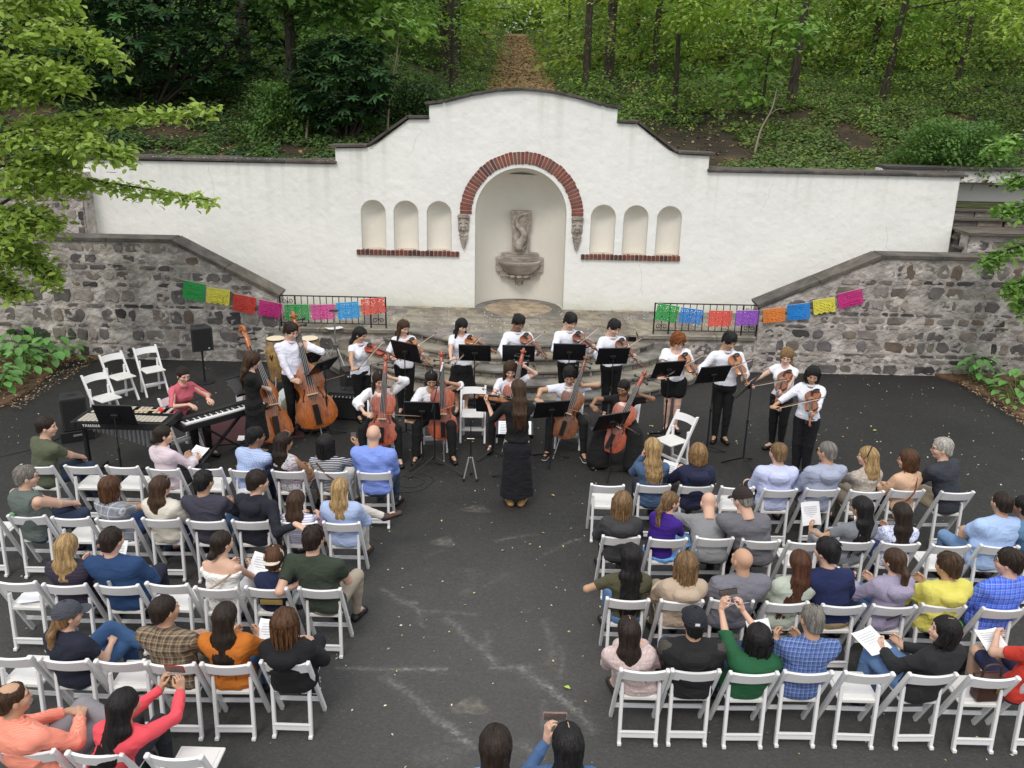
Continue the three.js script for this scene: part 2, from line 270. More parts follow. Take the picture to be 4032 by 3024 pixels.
  for (const [x, y0, ys, r, dep] of NICHES) {
    const A = 28, pos = [], idx = [], rows = [];
    const ring = (y, k, hgt) => { const row = []; for (let i = 0; i <= A; i++) { const a = i / A * PI; row.push(pos.length / 3); pos.push(x - k * (r - .004) * Math.cos(a), hgt, WZ - 0.03 - dep * Math.sin(a) * k); } rows.push(row); };
    for (let j = 0; j <= 8; j++) ring(0, 1, lerp(y0 - 0.01, ys, j / 8));
    for (let j = 1; j <= 10; j++) { const t = j / 10 * PI / 2; ring(0, Math.cos(t) + 1e-4, ys + r * Math.sin(t)); }
    for (let j = 0; j + 1 < rows.length; j++) for (let i = 0; i < A; i++) { const [a, b, c, d] = [rows[j][i], rows[j][i + 1], rows[j + 1][i + 1], rows[j + 1][i]]; idx.push(a, b, c, a, c, d); }
    const g = new THREE.BufferGeometry(); g.setAttribute('position', new THREE.Float32BufferAttribute(pos, 3)); g.setIndex(idx); g.computeVertexNormals(); uvBy(g, (X, Y, Z) => [X + Z, Y]);
    mesh('niche', g, nicheM, wall);
    if (r < 0.5) mesh('niche_floor', new THREE.CylinderGeometry(r, r, 0.02, 24, 1, false, PI / 2, PI).translate(x, y0 - 0.005, WZ - 0.02), brickMortarM, wall);
  }
  // coping: slate slabs laid along the profile
  const slab = (a, b, th = 0.05, dep = 0.5) => { const g = bar(V(a[0], a[1], 0), V(b[0], b[1], 0), th, dep, 0.008); g.translate(0, th / 2 + 0.004, WZ - dep / 2 + 0.07); mesh('coping_slab', uvBy(g, (x, y, z) => [x, y + z]), pick(slateM), wall); };
  const run = (p, q, n) => { for (let i = 0; i < n; i++) { const j = i && i < n ? (rnd() - .5) * .02 : 0; slab([lerp(p[0], q[0], (i + .004) / n), lerp(p[1], q[1], i / n) + j], [lerp(p[0], q[0], (i + .996) / n), lerp(p[1], q[1], (i + 1) / n) + j]); } };
  for (const s of [-1, 1]) {
    const m = ([x, y]) => [CX + s * x, y];
    run(m([s < 0 ? 8.9 : 8.95, 3.6]), m([3.72, 3.6]), 5); run(m([3.85, 3.92]), m([3.1, 3.94]), 1); run(m([3.08, 3.96]), m([2.26, 4.52]), 2); run(m([2.3, 4.5]), m([1.86, 4.51]), 1); run(m([1.94, 4.77]), m([1.58, 4.81]), 1);
  }
  for (let i = 0; i < 6; i++) { const f = (k) => { const x = lerp(-1.56, 1.56, k); return [CX + x, 4.8 + 0.28 * Math.cos(x / 1.62 * PI / 2)]; }; slab(f(i / 6), f((i + .99) / 6)); }
  // brick arch
  const archP = mesh('brick_arch', extr((() => { const s = new THREE.Shape(); s.absarc(0.12, 2.66, 1.255, 0, PI, false); s.absarc(0.12, 2.66, 1.025, PI, 0, true); return s; })(), 0.05, 0, { curveSegments: 40 }).translate(0, 0, WZ - 0.042), brickMortarM, wall);
  for (let i = 0, n = 47; i < n; i++) {
    const a = (i + .5) / n * PI, r = 1.14 + rr(-.008, .008), w = PI * 1.14 / n;
    const g = extr(shapeOf([[-.115, -w * .29], [.115, -w * .36], [.115, w * .36], [-.115, w * .29]]), 0.04, 0.004).rotateZ(a).translate(.12 + r * Math.cos(a), 2.66 + r * Math.sin(a), WZ - 0.02 + rr(-.003, .005));
    mesh('brick', g, i > 29 && i < 38 && rnd() < .5 ? brickM[4] : pick(brickM.slice(0, 4)), archP);
  }
  for (const [xa, xb] of [[-3.28, -1.15], [1.37, 3.43]]) { // brick sills
    const s = mesh('brick_sill', box((xa + xb) / 2, 1.835, WZ - 0.02, xb - xa, 0.1, 0.1), brickMortarM, wall);
    for (let i = 0, n = 24; i < n; i++) { const w = (xb - xa) / n; mesh('brick', rbox(xa + (i + .5) * w, 1.836 + rr(-.003, .003), WZ - 0.02, w - .017, 0.104, 0.14 + rr(0, .012), .006), rnd() < .2 ? brickM[4] : pick(brickM), s); }
  }
  // lion-head corbels under the arch ends
  for (const x of [-1.06, 1.27]) {
    const P = (dx, dy, dz) => V(x + dx, 2.32 + dy, WZ + dz), ps = [], e = (dx, dy, dz, r, k = .015) => ps.push(prim(P(dx, dy, dz), P(dx, dy + .001, dz), r, r, k));
    const c2 = (a, b, ra, rb, k = .012) => { ps.push(prim(P(...a), P(...b), ra, rb, k)); if (a[0]) ps.push(prim(P(-a[0], a[1], a[2]), P(-b[0], b[1], b[2]), ra, rb, k)); };
    ps.push(prim(P(0, .27, .0), P(0, .02, .0), .075, .075, .02, V(1, 0, 0), 1.55));           // block
    c2([.1, .26, .05], [.12, .3, .05], .024, .012); c2([0, .2, .07], [0, .11, .1], .035, .04);  // ears, muzzle
    c2([.015, .2, .075], [.085, .17, .07], .018, .022); c2([.05, .11, .075], [.07, .03, .06], .03, .022); // brows, cheeks
    for (let i = 0; i < 7; i++) { const a = lerp(.3, PI - .3, i / 6); c2([Math.cos(a) * .07 + 1e-4, .22 + .06 * Math.sin(a), .06], [Math.cos(a) * .105, .24 + .08 * Math.sin(a), .045], .017, .012, .006); }
    c2([0, .045, .09], [0, .02, .08], .04, .03); c2([0, .1, .125], [0, .105, .13], .026, .02);
    for (const [dx, dy, r] of [[.07, -.08, .03], [.03, -.1, .034], [.055, -.15, .03], [.02, -.17, .034], [.045, -.21, .024], [.015, -.235, .027], [.02, -.29, .024], [.005, -.33, .02]]) c2([dx, dy, .05], [dx * .7, dy - .03, .055], r, r * .7, .004);
    ps.push(prim(P(0, -.05, 0), P(0, -.33, 0), .07, .03, .01, V(1, 0, 0), 1.3));
    const f = fieldOf(ps); mesh('lion_corbel', net((X, Y, Z) => Math.max(f(X, Y, Z), WZ - .02 - Z), boundsOf(ps, .02), .0085), carvedM, wall);
    mesh('corbel_block', rbox(x, 2.625, WZ + .03, .22, .07, .13, .008), carvedM, wall);
  }
}
// wall fountain in the large niche
{
  const f = thing('wall_fountain', 'carved stone wall fountain with fish relief and fluted basin in the large niche', 'fountain', [CX, 1.07, -18.56]);
  const pl = (x, y, w, h, z = 0, d = .14) => rbox(x, y - 1.07, z, w, h, d, .01);
  mesh('back_panel', [pl(.01, 2.5, .42, .3), pl(.005, 2.05, .36, .62, -.006)], carvedM, f);
  mesh('basin_backplate', [pl(0, 1.7, .8, .1, -.003), pl(0, 1.5, 1.03, .32, 0), pl(0, 1.3, .86, .14, -.004), pl(0, 1.21, .5, .1, -.008), pl(0, 1.12, .19, .14, -.012)], carvedM, f);
  const path = [[.12, 2.6, .08], [.03, 2.58, .1], [-.06, 2.52, .11], [-.09, 2.43, .12], [-.05, 2.33, .13], [.04, 2.25, .14], [.09, 2.15, .14], [.06, 2.05, .14], [-.01, 1.96, .15], [-.02, 1.88, .15]];
  const ps = [], P = ([x, y, z]) => V(x, y - 1.07, z * .75);
  const rad = [.018, .03, .036, .042, .05, .058, .066, .07, .09, .085];
  for (let i = 0; i + 1 < path.length; i++) ps.push(prim(P(path[i]), P(path[i + 1]), rad[i], rad[i + 1], .012));
  for (const s of [-1, 1]) { ps.push(prim(P([s * .06, 1.85, .13]), P([s * .15, 1.93, .1]), .03, .01, .01)); ps.push(prim(P([s * .07, 1.95, .1]), P([s * .15, 2.1, .08]), .02, .008, .01)); ps.push(prim(P([.1, 2.58, .09]), P([.1 + s * .06 + .03, 2.58 + s * .07, .08]), .02, .008, .01)); ps.push(prim(P([s * .02, 1.84, .17]), P([s * .09, 1.82, .13]), .025, .015, .01)); }
  mesh('fish_relief', net(fieldOf(ps), boundsOf(ps, .02), .011), carvedM, f);
  const prof = [[.02, .15], [.14, .17], [.26, .23], [.38, .33], [.46, .45], [.475, .5], [.45, .525], [.42, .52], [.4, .47], [.3, .4], [.02, .36]];
  const b = lathe(prof, 60); warp(b, (v) => { const a = Math.atan2(v.x, v.z), r = Math.hypot(v.x, v.z); if (v.y < .47 && r > .1 && v.y > .14) { const k = 1 - .035 * Math.pow(Math.abs(Math.sin(a * 9)), .5) + .02; v.x *= k; v.z *= k; } v.z *= .85; });
  mesh('basin', b, carvedM, f);
  mesh('basin_leaf', [0, 1, 2, 3, 4].map((i) => { const a = (i - 2) * .62; return new THREE.SphereGeometry(.07, 8, 6).scale(1.1, .45, .7).rotateX(.3).translate(Math.sin(a) * .24, .19, Math.cos(a) * .22); }), carvedM, f);
  mesh('pendant', [lathe([[.01, -.03], [.05, 0], [.04, .06], [.09, .12], [.14, .17], [.01, .18]], 16).translate(0, 0, .08)], carvedM, f);
}
const petalsOn = []; // [x, y, z] spots for fallen blossom on ledges, filled below

// ---------------------------------------------------------------- rubble walls
function rubbleWall(name, label, x0, x1, topAt, rows, opt = {}) { // front face at z = FZ; topAt(x) -> height of masonry
  const w = thing(name, label, 'wall'), dep = opt.dep ?? .45, z = opt.z ?? FZ, y0 = opt.y0 ?? 0, r = rngOf(opt.seed ?? 9);
  const N = 24, pts = [[x0, y0 - .05]]; for (let i = 0; i <= N; i++) { const x = lerp(x0, x1, i / N); pts.push([x, topAt(x)]); } pts.push([x1, y0 - .05]);
  const core = extr(shapeOf(pts), dep - .03, 0).translate(0, 0, z - dep); const nx = Math.ceil((x1 - x0) / .024), mp = [], mi = [], mu = []; let hMax = 0; for (const q of pts) hMax = Math.max(hMax, q[1]); const ny = Math.ceil((hMax - y0) / .024); // mortar: an uneven sheet smeared over the stone edges
  for (let j = 0; j <= ny; j++) for (let i = 0; i <= nx; i++) { const x = lerp(x0, x1, i / nx), y = lerp(y0 - .03, topAt(x), j / ny); mp.push(x, y, z + .012 + .02 * fbm(x * 5, y * 7, opt.seed, 2) + .012 * vnoise(x * 17, y * 22, 4)); mu.push(x, y); }
  for (let j = 0; j < ny; j++) for (let i = 0; i < nx; i++) { const a = j * (nx + 1) + i, b = a + nx + 1; mi.push(a, a + 1, b + 1, a, b + 1, b); }
  const sheetG = new THREE.BufferGeometry(); sheetG.setAttribute('position', new THREE.Float32BufferAttribute(mp, 3)); sheetG.setAttribute('uv', new THREE.Float32BufferAttribute(mu, 2)); sheetG.setIndex(mi); sheetG.computeVertexNormals(); mesh('mortar', [core, sheetG], mortarM, w);
  let n = 0, small = [];
  for (let y = y0 + .012; y < 3.2;) {
    const h = pick([.075, .1, .13, .16, .2, .24], r) * (opt.k ?? 1);
    for (let x = x0 + .02 + r() * .1; x < x1 - .06;) {
      const sw = h < .11 ? rr(.14, .42, r) : rr(.15, .42, r), ww = Math.min(sw, x1 - x - .01), top = Math.min(topAt(x + .02), topAt(x + ww - .02)) - .02;
      if (ww > .08 && y + h * .6 < top && r() > .16) {
        const hh = Math.min(h, top - y), m = rr(.012, .034, r), a = ww / 2 - m, b = Math.max(hh / 2 - m * .85, hh * .2), j = () => rr(.55, 1.04, r);
        const p = [[-a * j(), -b * j()], [-a * .2, -b * j()], [a * .4, -b * rr(.8, 1.1, r)], [a * j(), -b * j()], [a * rr(.9, 1.05, r), b * rr(-.2, .3, r)], [a * j(), b * j()], [a * rr(-.1, .3, r), b * rr(.8, 1.15, r)], [-a * j(), b * j()], [-a * rr(.9, 1.06, r), b * rr(-.3, .2, r)]];
        const g = extr(shapeOf(p), .016 + rr(0, .02, r), .008).translate(x + ww / 2, y + hh / 2, z - .012);
        warp(toCreasedNormals(g, .5), (v) => { v.z += v.z > z ? .012 * vnoise(v.x * 9, v.y * 9, 3) : 0; });
        uvBy(g, (X, Y, Z) => [X * .9 + Y * .3, Y * .9]);
        const stone = n < 300 && ww * hh > .012 && Math.abs(x) < 9.7, M = pick(opt.mats ?? rubbleM, r);
        if (stone) { mesh('stone', g, M, w); n++; } else small.push(g);
      }
      x += ww + .006;
    }
    y += h + .006;
  }
  if (small.length) stuff(mesh('small_stones', merge(small.map((g) => g.index ? g : g)), rubbleM[1], w));
  return w;
}
const topL = (x) => x < -6.35 ? 2.27 : lerp(2.27, 1.27, (x + 6.35) / 1.9), topR = (x) => x > 6.79 ? 2.25 : lerp(1.27, 2.25, (x - 4.66) / 2.13);
const wallL = rubbleWall('stone_parapet_wall', 'dark rubble stone wall left of the terrace with slabs sloping down to the railing', -13.5, -4.47, topL, 14, { seed: 31, k: 1.22 });
const wallR = rubbleWall('stone_parapet_wall', 'rubble stone wall with pale mortar right of the terrace, coping rising to the right', 4.66, 13.5, topR, 14, { seed: 47, k: 1.22, mats: [...rubbleM, rubbleM[5], rubbleM[8]] });
function capSlabs(w, pts, ds = .5) { for (let i = 0; i + 1 < pts.length; i++) { const [a, b] = [pts[i], pts[i + 1]], L = Math.hypot(b[0] - a[0], b[1] - a[1]), n = Math.max(1, Math.round(L / 1.15)); for (let k = 0; k < n; k++) { const g = bar(V(lerp(a[0], b[0], (k + .003) / n), lerp(a[1], b[1], k / n), 0), V(lerp(a[0], b[0], (k + .995) / n), lerp(a[1], b[1], (k + 1) / n), 0), .07, ds, .01); g.translate(0, .035, FZ - ds / 2 + .06); mesh('coping_slab', uvBy(g, (x, y, z) => [x, z + y]), pick(copingM), w); } } }
capSlabs(wallL, [[-13.5, 2.275], [-6.35, 2.275], [-4.42, 1.275]]); capSlabs(wallR, [[4.6, 1.275], [6.79, 2.255], [13.5, 2.255]]);
const rub2 = [...rubbleM.slice(0, 4), flagM[4], flagM[2]];
const lowL = rubbleWall('terrace_retaining_wall', 'low rough stone wall carrying the left iron railing', -4.47, -2.14, () => .63, 4, { seed: 3, dep: .3, mats: rub2, k: 1.15 });
const lowR = rubbleWall('terrace_retaining_wall', 'low rough stone wall carrying the right iron railing', 2.36, 4.66, () => .63, 4, { seed: 4, dep: .3, mats: rub2, k: 1.15 });
for (const [w, a, b] of [[lowL, -4.44, -2.16], [lowR, 2.38, 4.63]]) for (let i = 0; i < 3; i++) mesh('coping_slab', rbox(lerp(a, b, (i + .5) / 3), .67, FZ - .17, (b - a) / 3 - .008, .075, .48, .012), pick(flagM), w);
// taller pier at the far left, stair pier and steps at the far right
const pier = rubbleWall('stone_pier', 'tall dark stone pier at the left end of the white wall behind leaves', -13.5, -8.62, () => 3.35, 6, { seed: 12, z: -17.3, dep: 1, y0: .0 });
const pierR = rubbleWall('stone_pier', 'stone stair pier with slab top beside the right end of the white wall', 9.05, 10.6, () => 2.52, 6, { seed: 13, z: -17.2, dep: .35, y0: 1.9 });
mesh('coping_slab', rbox(9.8, 2.56, -17.35, 1.7, .07, .6, .012), copingM[0], pierR);
{
  const s = thing('stone_steps', 'garden steps of dark stone climbing beside the right end of the white wall', 'steps');
  for (let i = 0; i < 5; i++) { const y = 2.1 + i * .165, z = -17.35 - i * .2; for (let k = 0; k < 3; k++) mesh('riser_stone', rbox(9.3 + k * .55 + rr(-.03, .03), y + .05, z - .2, .52, .12, .3, .015), pick(rubbleM), s); mesh('step_slab', rbox(9.85, y + .135, z - .17, 1.75, .05, .36, .01), pick(copingM), s); }
  mesh('mossy_landing', box(9.85, 2.98, -18.5, 1.75, .1, .36), stoneMat(.12, .15, .06), s);
  const bw = thing('garden_wall', 'short white stucco wall with a crack above the steps at far right', 'wall');
  mesh('wall_face', box(12.2, 2.42, -18.85, 9, 2.5, .3), stuccoM, bw);
  for (let i = 0; i < 7; i++) mesh('coping_slab', rbox(8.3 + i * 1.35 + .1, 3.7, -18.85, 1.33, .06, .5, .01), pick(slateM), bw);
  mesh('crack', tube([V(9.9, 3.66, -18.695), V(9.87, 3.5, -18.695), V(9.72, 3.4, -18.695), V(9.68, 3.25, -18.695)], .006, 12, 4), mat([.25, .2, .15], .9), bw);
}

// ---------------------------------------------------------------- terrace paving and curved steps
const clipZ = (poly, zc, keepFront) => { const out = [], In = (p) => keepFront ? p[1] >= zc : p[1] <= zc; for (let i = 0; i < poly.length; i++) { const a = poly[i], b = poly[(i + 1) % poly.length]; if (In(a)) out.push(a); if (In(a) !== In(b)) { const t = (zc - a[1]) / (b[1] - a[1]); out.push([lerp(a[0], b[0], t), zc]); } } return out; };
function slabGeo(poly, y, th, bev = .008) { // polygon in x,z
  const g = extr(shapeOf(poly.map(([x, z]) => [x, -z])), th - 2 * bev, bev).rotateX(-PI / 2).translate(0, y - th + bev, 0); return uvBy(g, (x, Y, z) => [x * .8 + 3 * y, z * .8 + Y]);
}
const inset = (poly, d) => { let cx = 0, cz = 0; for (const p of poly) { cx += p[0] / poly.length; cz += p[1] / poly.length; } return poly.map(([x, z]) => { const L = Math.hypot(x - cx, z - cz) || 1; return [x - (x - cx) / L * d, z - (z - cz) / L * d]; }); };
{
  const ter = new THREE.Group(); ter.name = 'terrace'; ter.userData.kind = 'structure'; scene.add(ter);
  mesh('terrace_bed', box(0, TY - .37, (FZ - .31 - 18.7) / 2, 17.4, .7, 18.7 + FZ - .31), mortarM, ter);
  const r = rngOf(88), cell = (x0, z0, x1, z1, d) => {
    const w = x1 - x0, h = z1 - z0, big = Math.max(w, h * 1.15);
    if (d > 7 || (big < 1.15 && r() < .75) || big < .6) {
      if (Math.hypot((x0 + x1) / 2 - CX, (z0 + z1) / 2 + 17.74) < .72 || ((z0 + z1) / 2 < WZ && Math.abs((x0 + x1) / 2 - CX) > 1)) return;
      const j = () => rr(-.02, .02, r), p = inset([[x0 + j(), z0], [x1 + j(), z0], [x1 + j(), z1], [x0 + j(), z1]], .016); mesh('flagstone', slabGeo(p, TY + rr(-.003, .004, r), .05), pick(flagM, r), ter); return;
    }
    if (w > h * 1.15 ? r() < .85 : r() < .15) { const m = lerp(x0, x1, rr(.36, .64, r)); cell(x0, z0, m, z1, d + 1); cell(m, z0, x1, z1, d + 1); } else { const m = lerp(z0, z1, rr(.38, .62, r)); cell(x0, z0, x1, m, d + 1); cell(x0, m, x1, z1, d + 1); }
  };
  cell(-4.6, -17.75, 4.7, FZ - .4, 0); for (const a of [[-8.7, -4.6], [4.7, 8.9]]) cell(a[0], -17.75, a[1], FZ - .45, 3);
  // strip along the terrace edge, between the railings
  for (let i = 0, x = -2.12; i < 7; i++, x += .64) mesh('flagstone', slabGeo(inset([[x, FZ - .4], [x + .64, FZ - .4], [x + .64, FZ + .02], [x, FZ + .02]], .012), TY + .002, .05), pick(flagM), ter);
  // round paving in front of the niche: dark ring and a pale sandstone disc
  for (let i = 0; i < 14; i++) { const a0 = i / 14 * 2 * PI, a1 = (i + .96) / 14 * 2 * PI, p = []; for (let k = 0; k <= 4; k++) p.push([lerp(a0, a1, k / 4), .92]); for (let k = 4; k >= 0; k--) p.push([lerp(a0, a1, k / 4), .715]); mesh('ring_stone', slabGeo(p.map(([a, q]) => [.1 + q * Math.cos(a), -17.74 + q * Math.sin(a)]), TY + .006, .05, .005), slateM[i % 2 ? 0 : 1].color.r > .07 ? flagM[2] : flagM[2], ter); }
  const disc = new THREE.CylinderGeometry(.7, .7, .05, 48).translate(.1, TY - .017, -17.74); mesh('sandstone_disc', uvBy(disc, (x, y, z) => [x, z]), stoneMat(.5, .42, .3), ter);
  const half = new THREE.CylinderGeometry(.34, .34, .05, 24, 1, false, -PI / 2, PI); for (const x of [-2.0, 2.4]) mesh('sandstone_disc', uvBy(half.clone().scale(1, 1, .45).translate(x, TY - .014, WZ + .03), (X, y, z) => [X, z]), stoneMat(.42, .37, .28), ter);

  const st = new THREE.Group(); st.name = 'curved_steps'; st.userData.kind = 'structure'; scene.add(st);
  const C = [CX, -18.0], RR = [3.03, 3.38, 3.73, 4.08, 4.42], rise = .14;
  for (let i = 0; i < 5; i++) {
    const top = TY - i * rise, rad = RR[i], inn = i ? RR[i - 1] - .06 : 2.0, n = 11 + i;
    const arcPts = []; const amax = Math.acos(clamp((FZ + 18) / rad, -1, 1));
    for (let k = 0; k <= 40; k++) { const a = lerp(-amax, amax, k / 40); arcPts.push([C[0] + (rad - .05) * Math.sin(a), C[1] + (rad - .05) * Math.cos(a)]); }
    const core = [...arcPts, [C[0] + .1, FZ - .2], [C[0] - .1, FZ - .2]];
    mesh('step_core', slabGeo(core, top - .052, rise - .03 + (i === 4 ? .04 : 0), .002), mortarM, st);
    for (let k = 0; k < n; k++) { // treads
      const a0 = lerp(-amax, amax, (k + (k ? rr(-.1, .1) : 0) + .012) / n), a1 = lerp(-amax, amax, (k + .988) / n); let p = [];
      for (let q = 0; q <= 5; q++) { const a = lerp(a0, a1, q / 5); p.push([C[0] + rad * Math.sin(a), C[1] + rad * Math.cos(a)]); }
      for (let q = 5; q >= 0; q--) { const a = lerp(a0, a1, q / 5); p.push([C[0] + inn * Math.sin(a), C[1] + inn * Math.cos(a)]); }
      p = clipZ(p, FZ + .012, true); if (p.length > 2) mesh('flagstone', slabGeo(p, top + (i ? 0 : .003) + rr(-.002, .003), .05, .01), pick(flagM), st);
    }
    for (let k = 0, m = 26 + 3 * i; k < m; k++) { // riser stones
      if (rnd() < .12) continue; const a = lerp(-amax, amax, (k + .5) / m), L = 2 * amax * rad / m * rr(.6, .95), hh = rr(.05, .082);
      const g = extr(shapeOf([[-L / 2, -hh / 2], [L * .1, -hh * .55], [L / 2, -hh * .4], [L * .48, hh * .45], [-L * .1, hh * .5], [-L / 2, hh * .38]]), .02, .006).translate(0, 0, rad - .06 + rr(0, .01)).rotateY(a).translate(C[0], top - .052 - .043, C[1]);
      if (Math.cos(a) * rad + C[1] > FZ + .05) mesh('stone', uvBy(g, (x, y, z) => [x + z, y]), pick(rub2), st);
    }
  }
}

// ---------------------------------------------------------------- iron railings
const ironM = mat([.018, .017, .017], .55, { metalness: .4 });
function railing(label, xa, xb) {
  const t = thing('iron_railing', label, 'railing', [(xa + xb) / 2, TY + .005, FZ - .06]), L = xb - xa, x0 = -L / 2;
  mesh('top_rail', [rbox(0, .6, 0, L, .018, .035, .004)], ironM, t); mesh('bottom_rail', rbox(0, .075, 0, L, .014, .03, .003), ironM, t);
  for (const x of [x0 + .012, x0 + .3, -x0 - .3, -x0 - .012]) mesh('post', rbox(x, .3, 0, .026, .6, .026, .003), ironM, t);
  const n = Math.round((L - .6) / .1225); for (let i = 1; i < n; i++) mesh('baluster', rbox(lerp(x0 + .3, -x0 - .3, i / n), .335, 0, .014, .52, .014, .002), ironM, t);
  for (const c of [x0 + .156, -x0 - .156]) {
    const sp = (sx, sy, y) => { const p = []; for (let i = 0; i <= 18; i++) { const a = i / 18 * PI * 2.6, r = .052 * (1 - i / 24); p.push(V(c + sx * (.058 + r * Math.cos(a + PI)), y + sy * r * Math.sin(a), 0)); } return tube(p, .0065, 28, 5); };
    mesh('scroll', [sp(1, 1, .15), sp(-1, 1, .15), sp(1, -1, .5), sp(-1, -1, .5), rbox(c, .33, 0, .012, .5, .012, .002), rod(V(c, .36, 0), V(c + .05, .28, 0), .006, .009), rod(V(c, .36, 0), V(c - .05, .28, 0), .006, .009)], ironM, t);
  }
  return t;
}
railing('black wrought iron railing left of the steps under green, pink, blue and red paper flags', -4.45, -2.42);
railing('black wrought iron railing right of the steps with scrolls, under the orange and purple flags', 2.67, 4.66);

// ---------------------------------------------------------------- wooded hillside behind the wall
const pathX = (d) => 0.12 - 0.012 * (d - 26);
function hillY(x, d) { // d = distance ahead of the viewer (-z)
  const a = d < 19.2 ? 3.42 : d < 26.5 ? 3.42 + 0.218 * (d - 19.2) : d < 52 ? 5.01 + 0.125 * (d - 26.5) : 8.2 + 0.015 * (d - 52);
  const side = Math.abs(x - pathX(d)), bank = x < -1 ? 0.5 * sstep(19, 24, d) * sstep(1.3, 5, -x) : 0.25 * sstep(19, 24, d) * sstep(1.5, 6, x);
  return a + bank + 0.012 * Math.max(0, side - 10) * Math.max(0, Math.min(d - 19, 12)) / 3 + (d > 19.4 ? 0.16 * fbm(x * 0.5, d * 0.5, 1, 3) * sstep(0.6, 1.6, side) : 0.03 * fbm(x, d, 1, 2));
}
const PATHW = (d) => lerp(1.14, 0.74, clamp((d - 20) / 32, 0, 1));
{
  const nx = 150, nz = 150, pos = [], idx = [], col = [], uv = [];
  for (let j = 0; j <= nz; j++) for (let i = 0; i <= nx; i++) {
    const d = 18.2 + 95 * Math.pow(j / nz, 1.7), x = 60 * Math.sign(i - nx / 2) * Math.pow(Math.abs(i / nx - .5) * 2, 1.5);
    pos.push(x, hillY(x, d), -d); uv.push(x * .4, d * .4);
    const soil = 0.5 + 0.5 * fbm(x * .7, d * .7, 8, 3), leaf = sstep(.1, .35, fbm(x * .9 + 5, d * .9, 2, 3));
    const c = [lerp(.035, .06, soil), lerp(.026, .046, soil), lerp(.016, .026, soil)]; const litter = [.16, .11, .06];
    col.push(...c.map((v, k) => lerp(v, litter[k], leaf * .55)));
  }
  for (let j = 0; j < nz; j++) for (let i = 0; i < nx; i++) { const a = j * (nx + 1) + i, b = a + nx + 1; idx.push(a, a + 1, b + 1, a, b + 1, b); }
  const g = new THREE.BufferGeometry(); g.setAttribute('position', new THREE.Float32BufferAttribute(pos, 3)); g.setAttribute('color', new THREE.Float32BufferAttribute(col, 3)); g.setAttribute('uv', new THREE.Float32BufferAttribute(uv, 2)); g.setIndex(idx); g.computeVertexNormals();
  struct('hillside', g, new THREE.MeshStandardMaterial({ vertexColors: true, roughness: 1, map: T.stoneC, bumpMap: T.rough, bumpScale: .08 }));
  // leaf-covered path climbing the hill
  const p2 = [], i2 = [], u2 = []; const N = 60;
  for (let j = 0; j <= N; j++) { const d = lerp(19.5, 60, j / N); for (let i = 0; i <= 8; i++) { const s = i / 4 - 1, x = pathX(d) + s * PATHW(d) * (1 + .12 * fbm(d * .8, s * 3, 4, 2)); p2.push(x, hillY(x, d) + .03 - .02 * s * s, -d); u2.push(x * .5, d * .5); } }
  for (let j = 0; j < N; j++) for (let i = 0; i < 8; i++) { const a = j * 9 + i, b = a + 9; i2.push(a, a + 1, b + 1, a, b + 1, b); }
  const pg = new THREE.BufferGeometry(); pg.setAttribute('position', new THREE.Float32BufferAttribute(p2, 3)); pg.setAttribute('uv', new THREE.Float32BufferAttribute(u2, 2)); pg.setIndex(i2); pg.computeVertexNormals();
  struct('woodland_path', pg, new THREE.MeshStandardMaterial({ color: new THREE.Color().setRGB(.36, .25, .13), map: T.stoneC, roughness: 1, bumpMap: T.rough, bumpScale: .05 }));
}

// ---- leaves
function leafGeo(L, w, fold = .25, seg = 2) { // a folded, drooping leaf from the origin along +z
  const p = [], idx = [], rows = seg + 1;
  for (let i = 0; i <= rows; i++) { const t = i / rows, ww = w * .5 * Math.pow(Math.sin(PI * Math.min(1, .06 + t * .94)), .8), y = -.35 * L * t * t * .5; p.push(-ww, y + fold * ww, t * L, 0, y, t * L, ww, y + fold * ww, t * L); }
  for (let i = 0; i < rows; i++) { const a = i * 3; idx.push(a, a + 3, a + 4, a, a + 4, a + 1, a + 1, a + 4, a + 5, a + 1, a + 5, a + 2); }
  const g = new THREE.BufferGeometry(); g.setAttribute('position', new THREE.Float32BufferAttribute(p, 3)); g.setIndex(idx); g.computeVertexNormals(); return g;
}
function lobedLeaf(L) { // maple-like outline
  const o = [[0, 0], [.18, .05], [.42, .02], [.36, .2], [.55, .42], [.3, .45], [.33, .62], [.15, .68], [0, 1]], pts = [...o, ...o.slice(1, -1).reverse().map(([x, y]) => [-x, y])];
  const g = new THREE.ShapeGeometry(shapeOf(pts.map(([x, y]) => [x * L, y * L]))).rotateX(PI / 2); return warp(g, (v) => { v.y = .18 * Math.abs(v.x) - .35 * v.z * v.z / L; });
}
function spray(leaf, n, rad, seed, flat = .35, droop = .15) { // a twig's worth of leaves
  const r = rngOf(seed), gs = [];
  for (let i = 0; i < n; i++) { const a = r() * 2 * PI, d = rad * Math.sqrt(r()), s = rr(.7, 1.25, r); gs.push(leaf.clone().scale(s, s, s).rotateX(rr(-.2, .75, r)).rotateZ(rr(-.4, .4, r)).rotateY(a + rr(-.9, .9, r)).translate(Math.sin(a) * d, rr(-1, 1, r) * rad * flat - droop * d, Math.cos(a) * d)); }
  return merge(gs);
}
function rosette(n, L, w, seed, lift = .25) { const r = rngOf(seed), gs = []; for (let i = 0; i < n; i++) gs.push(leafGeo(L * rr(.8, 1.1, r), w, .2, 2).rotateX(rr(-.1, .5, r) - lift).rotateY(i / n * 2 * PI + rr(-.25, .25, r))); return merge(gs); }
const leafMat = (rough = .6, tr = .35) => new THREE.MeshPhysicalMaterial({ color: 0xffffff, roughness: rough, transmission: tr, thickness: 0, side: THREE.DoubleSide, specularIntensity: .5 });
const LM = leafMat(.75, .58), LMd = leafMat(.4, .12);
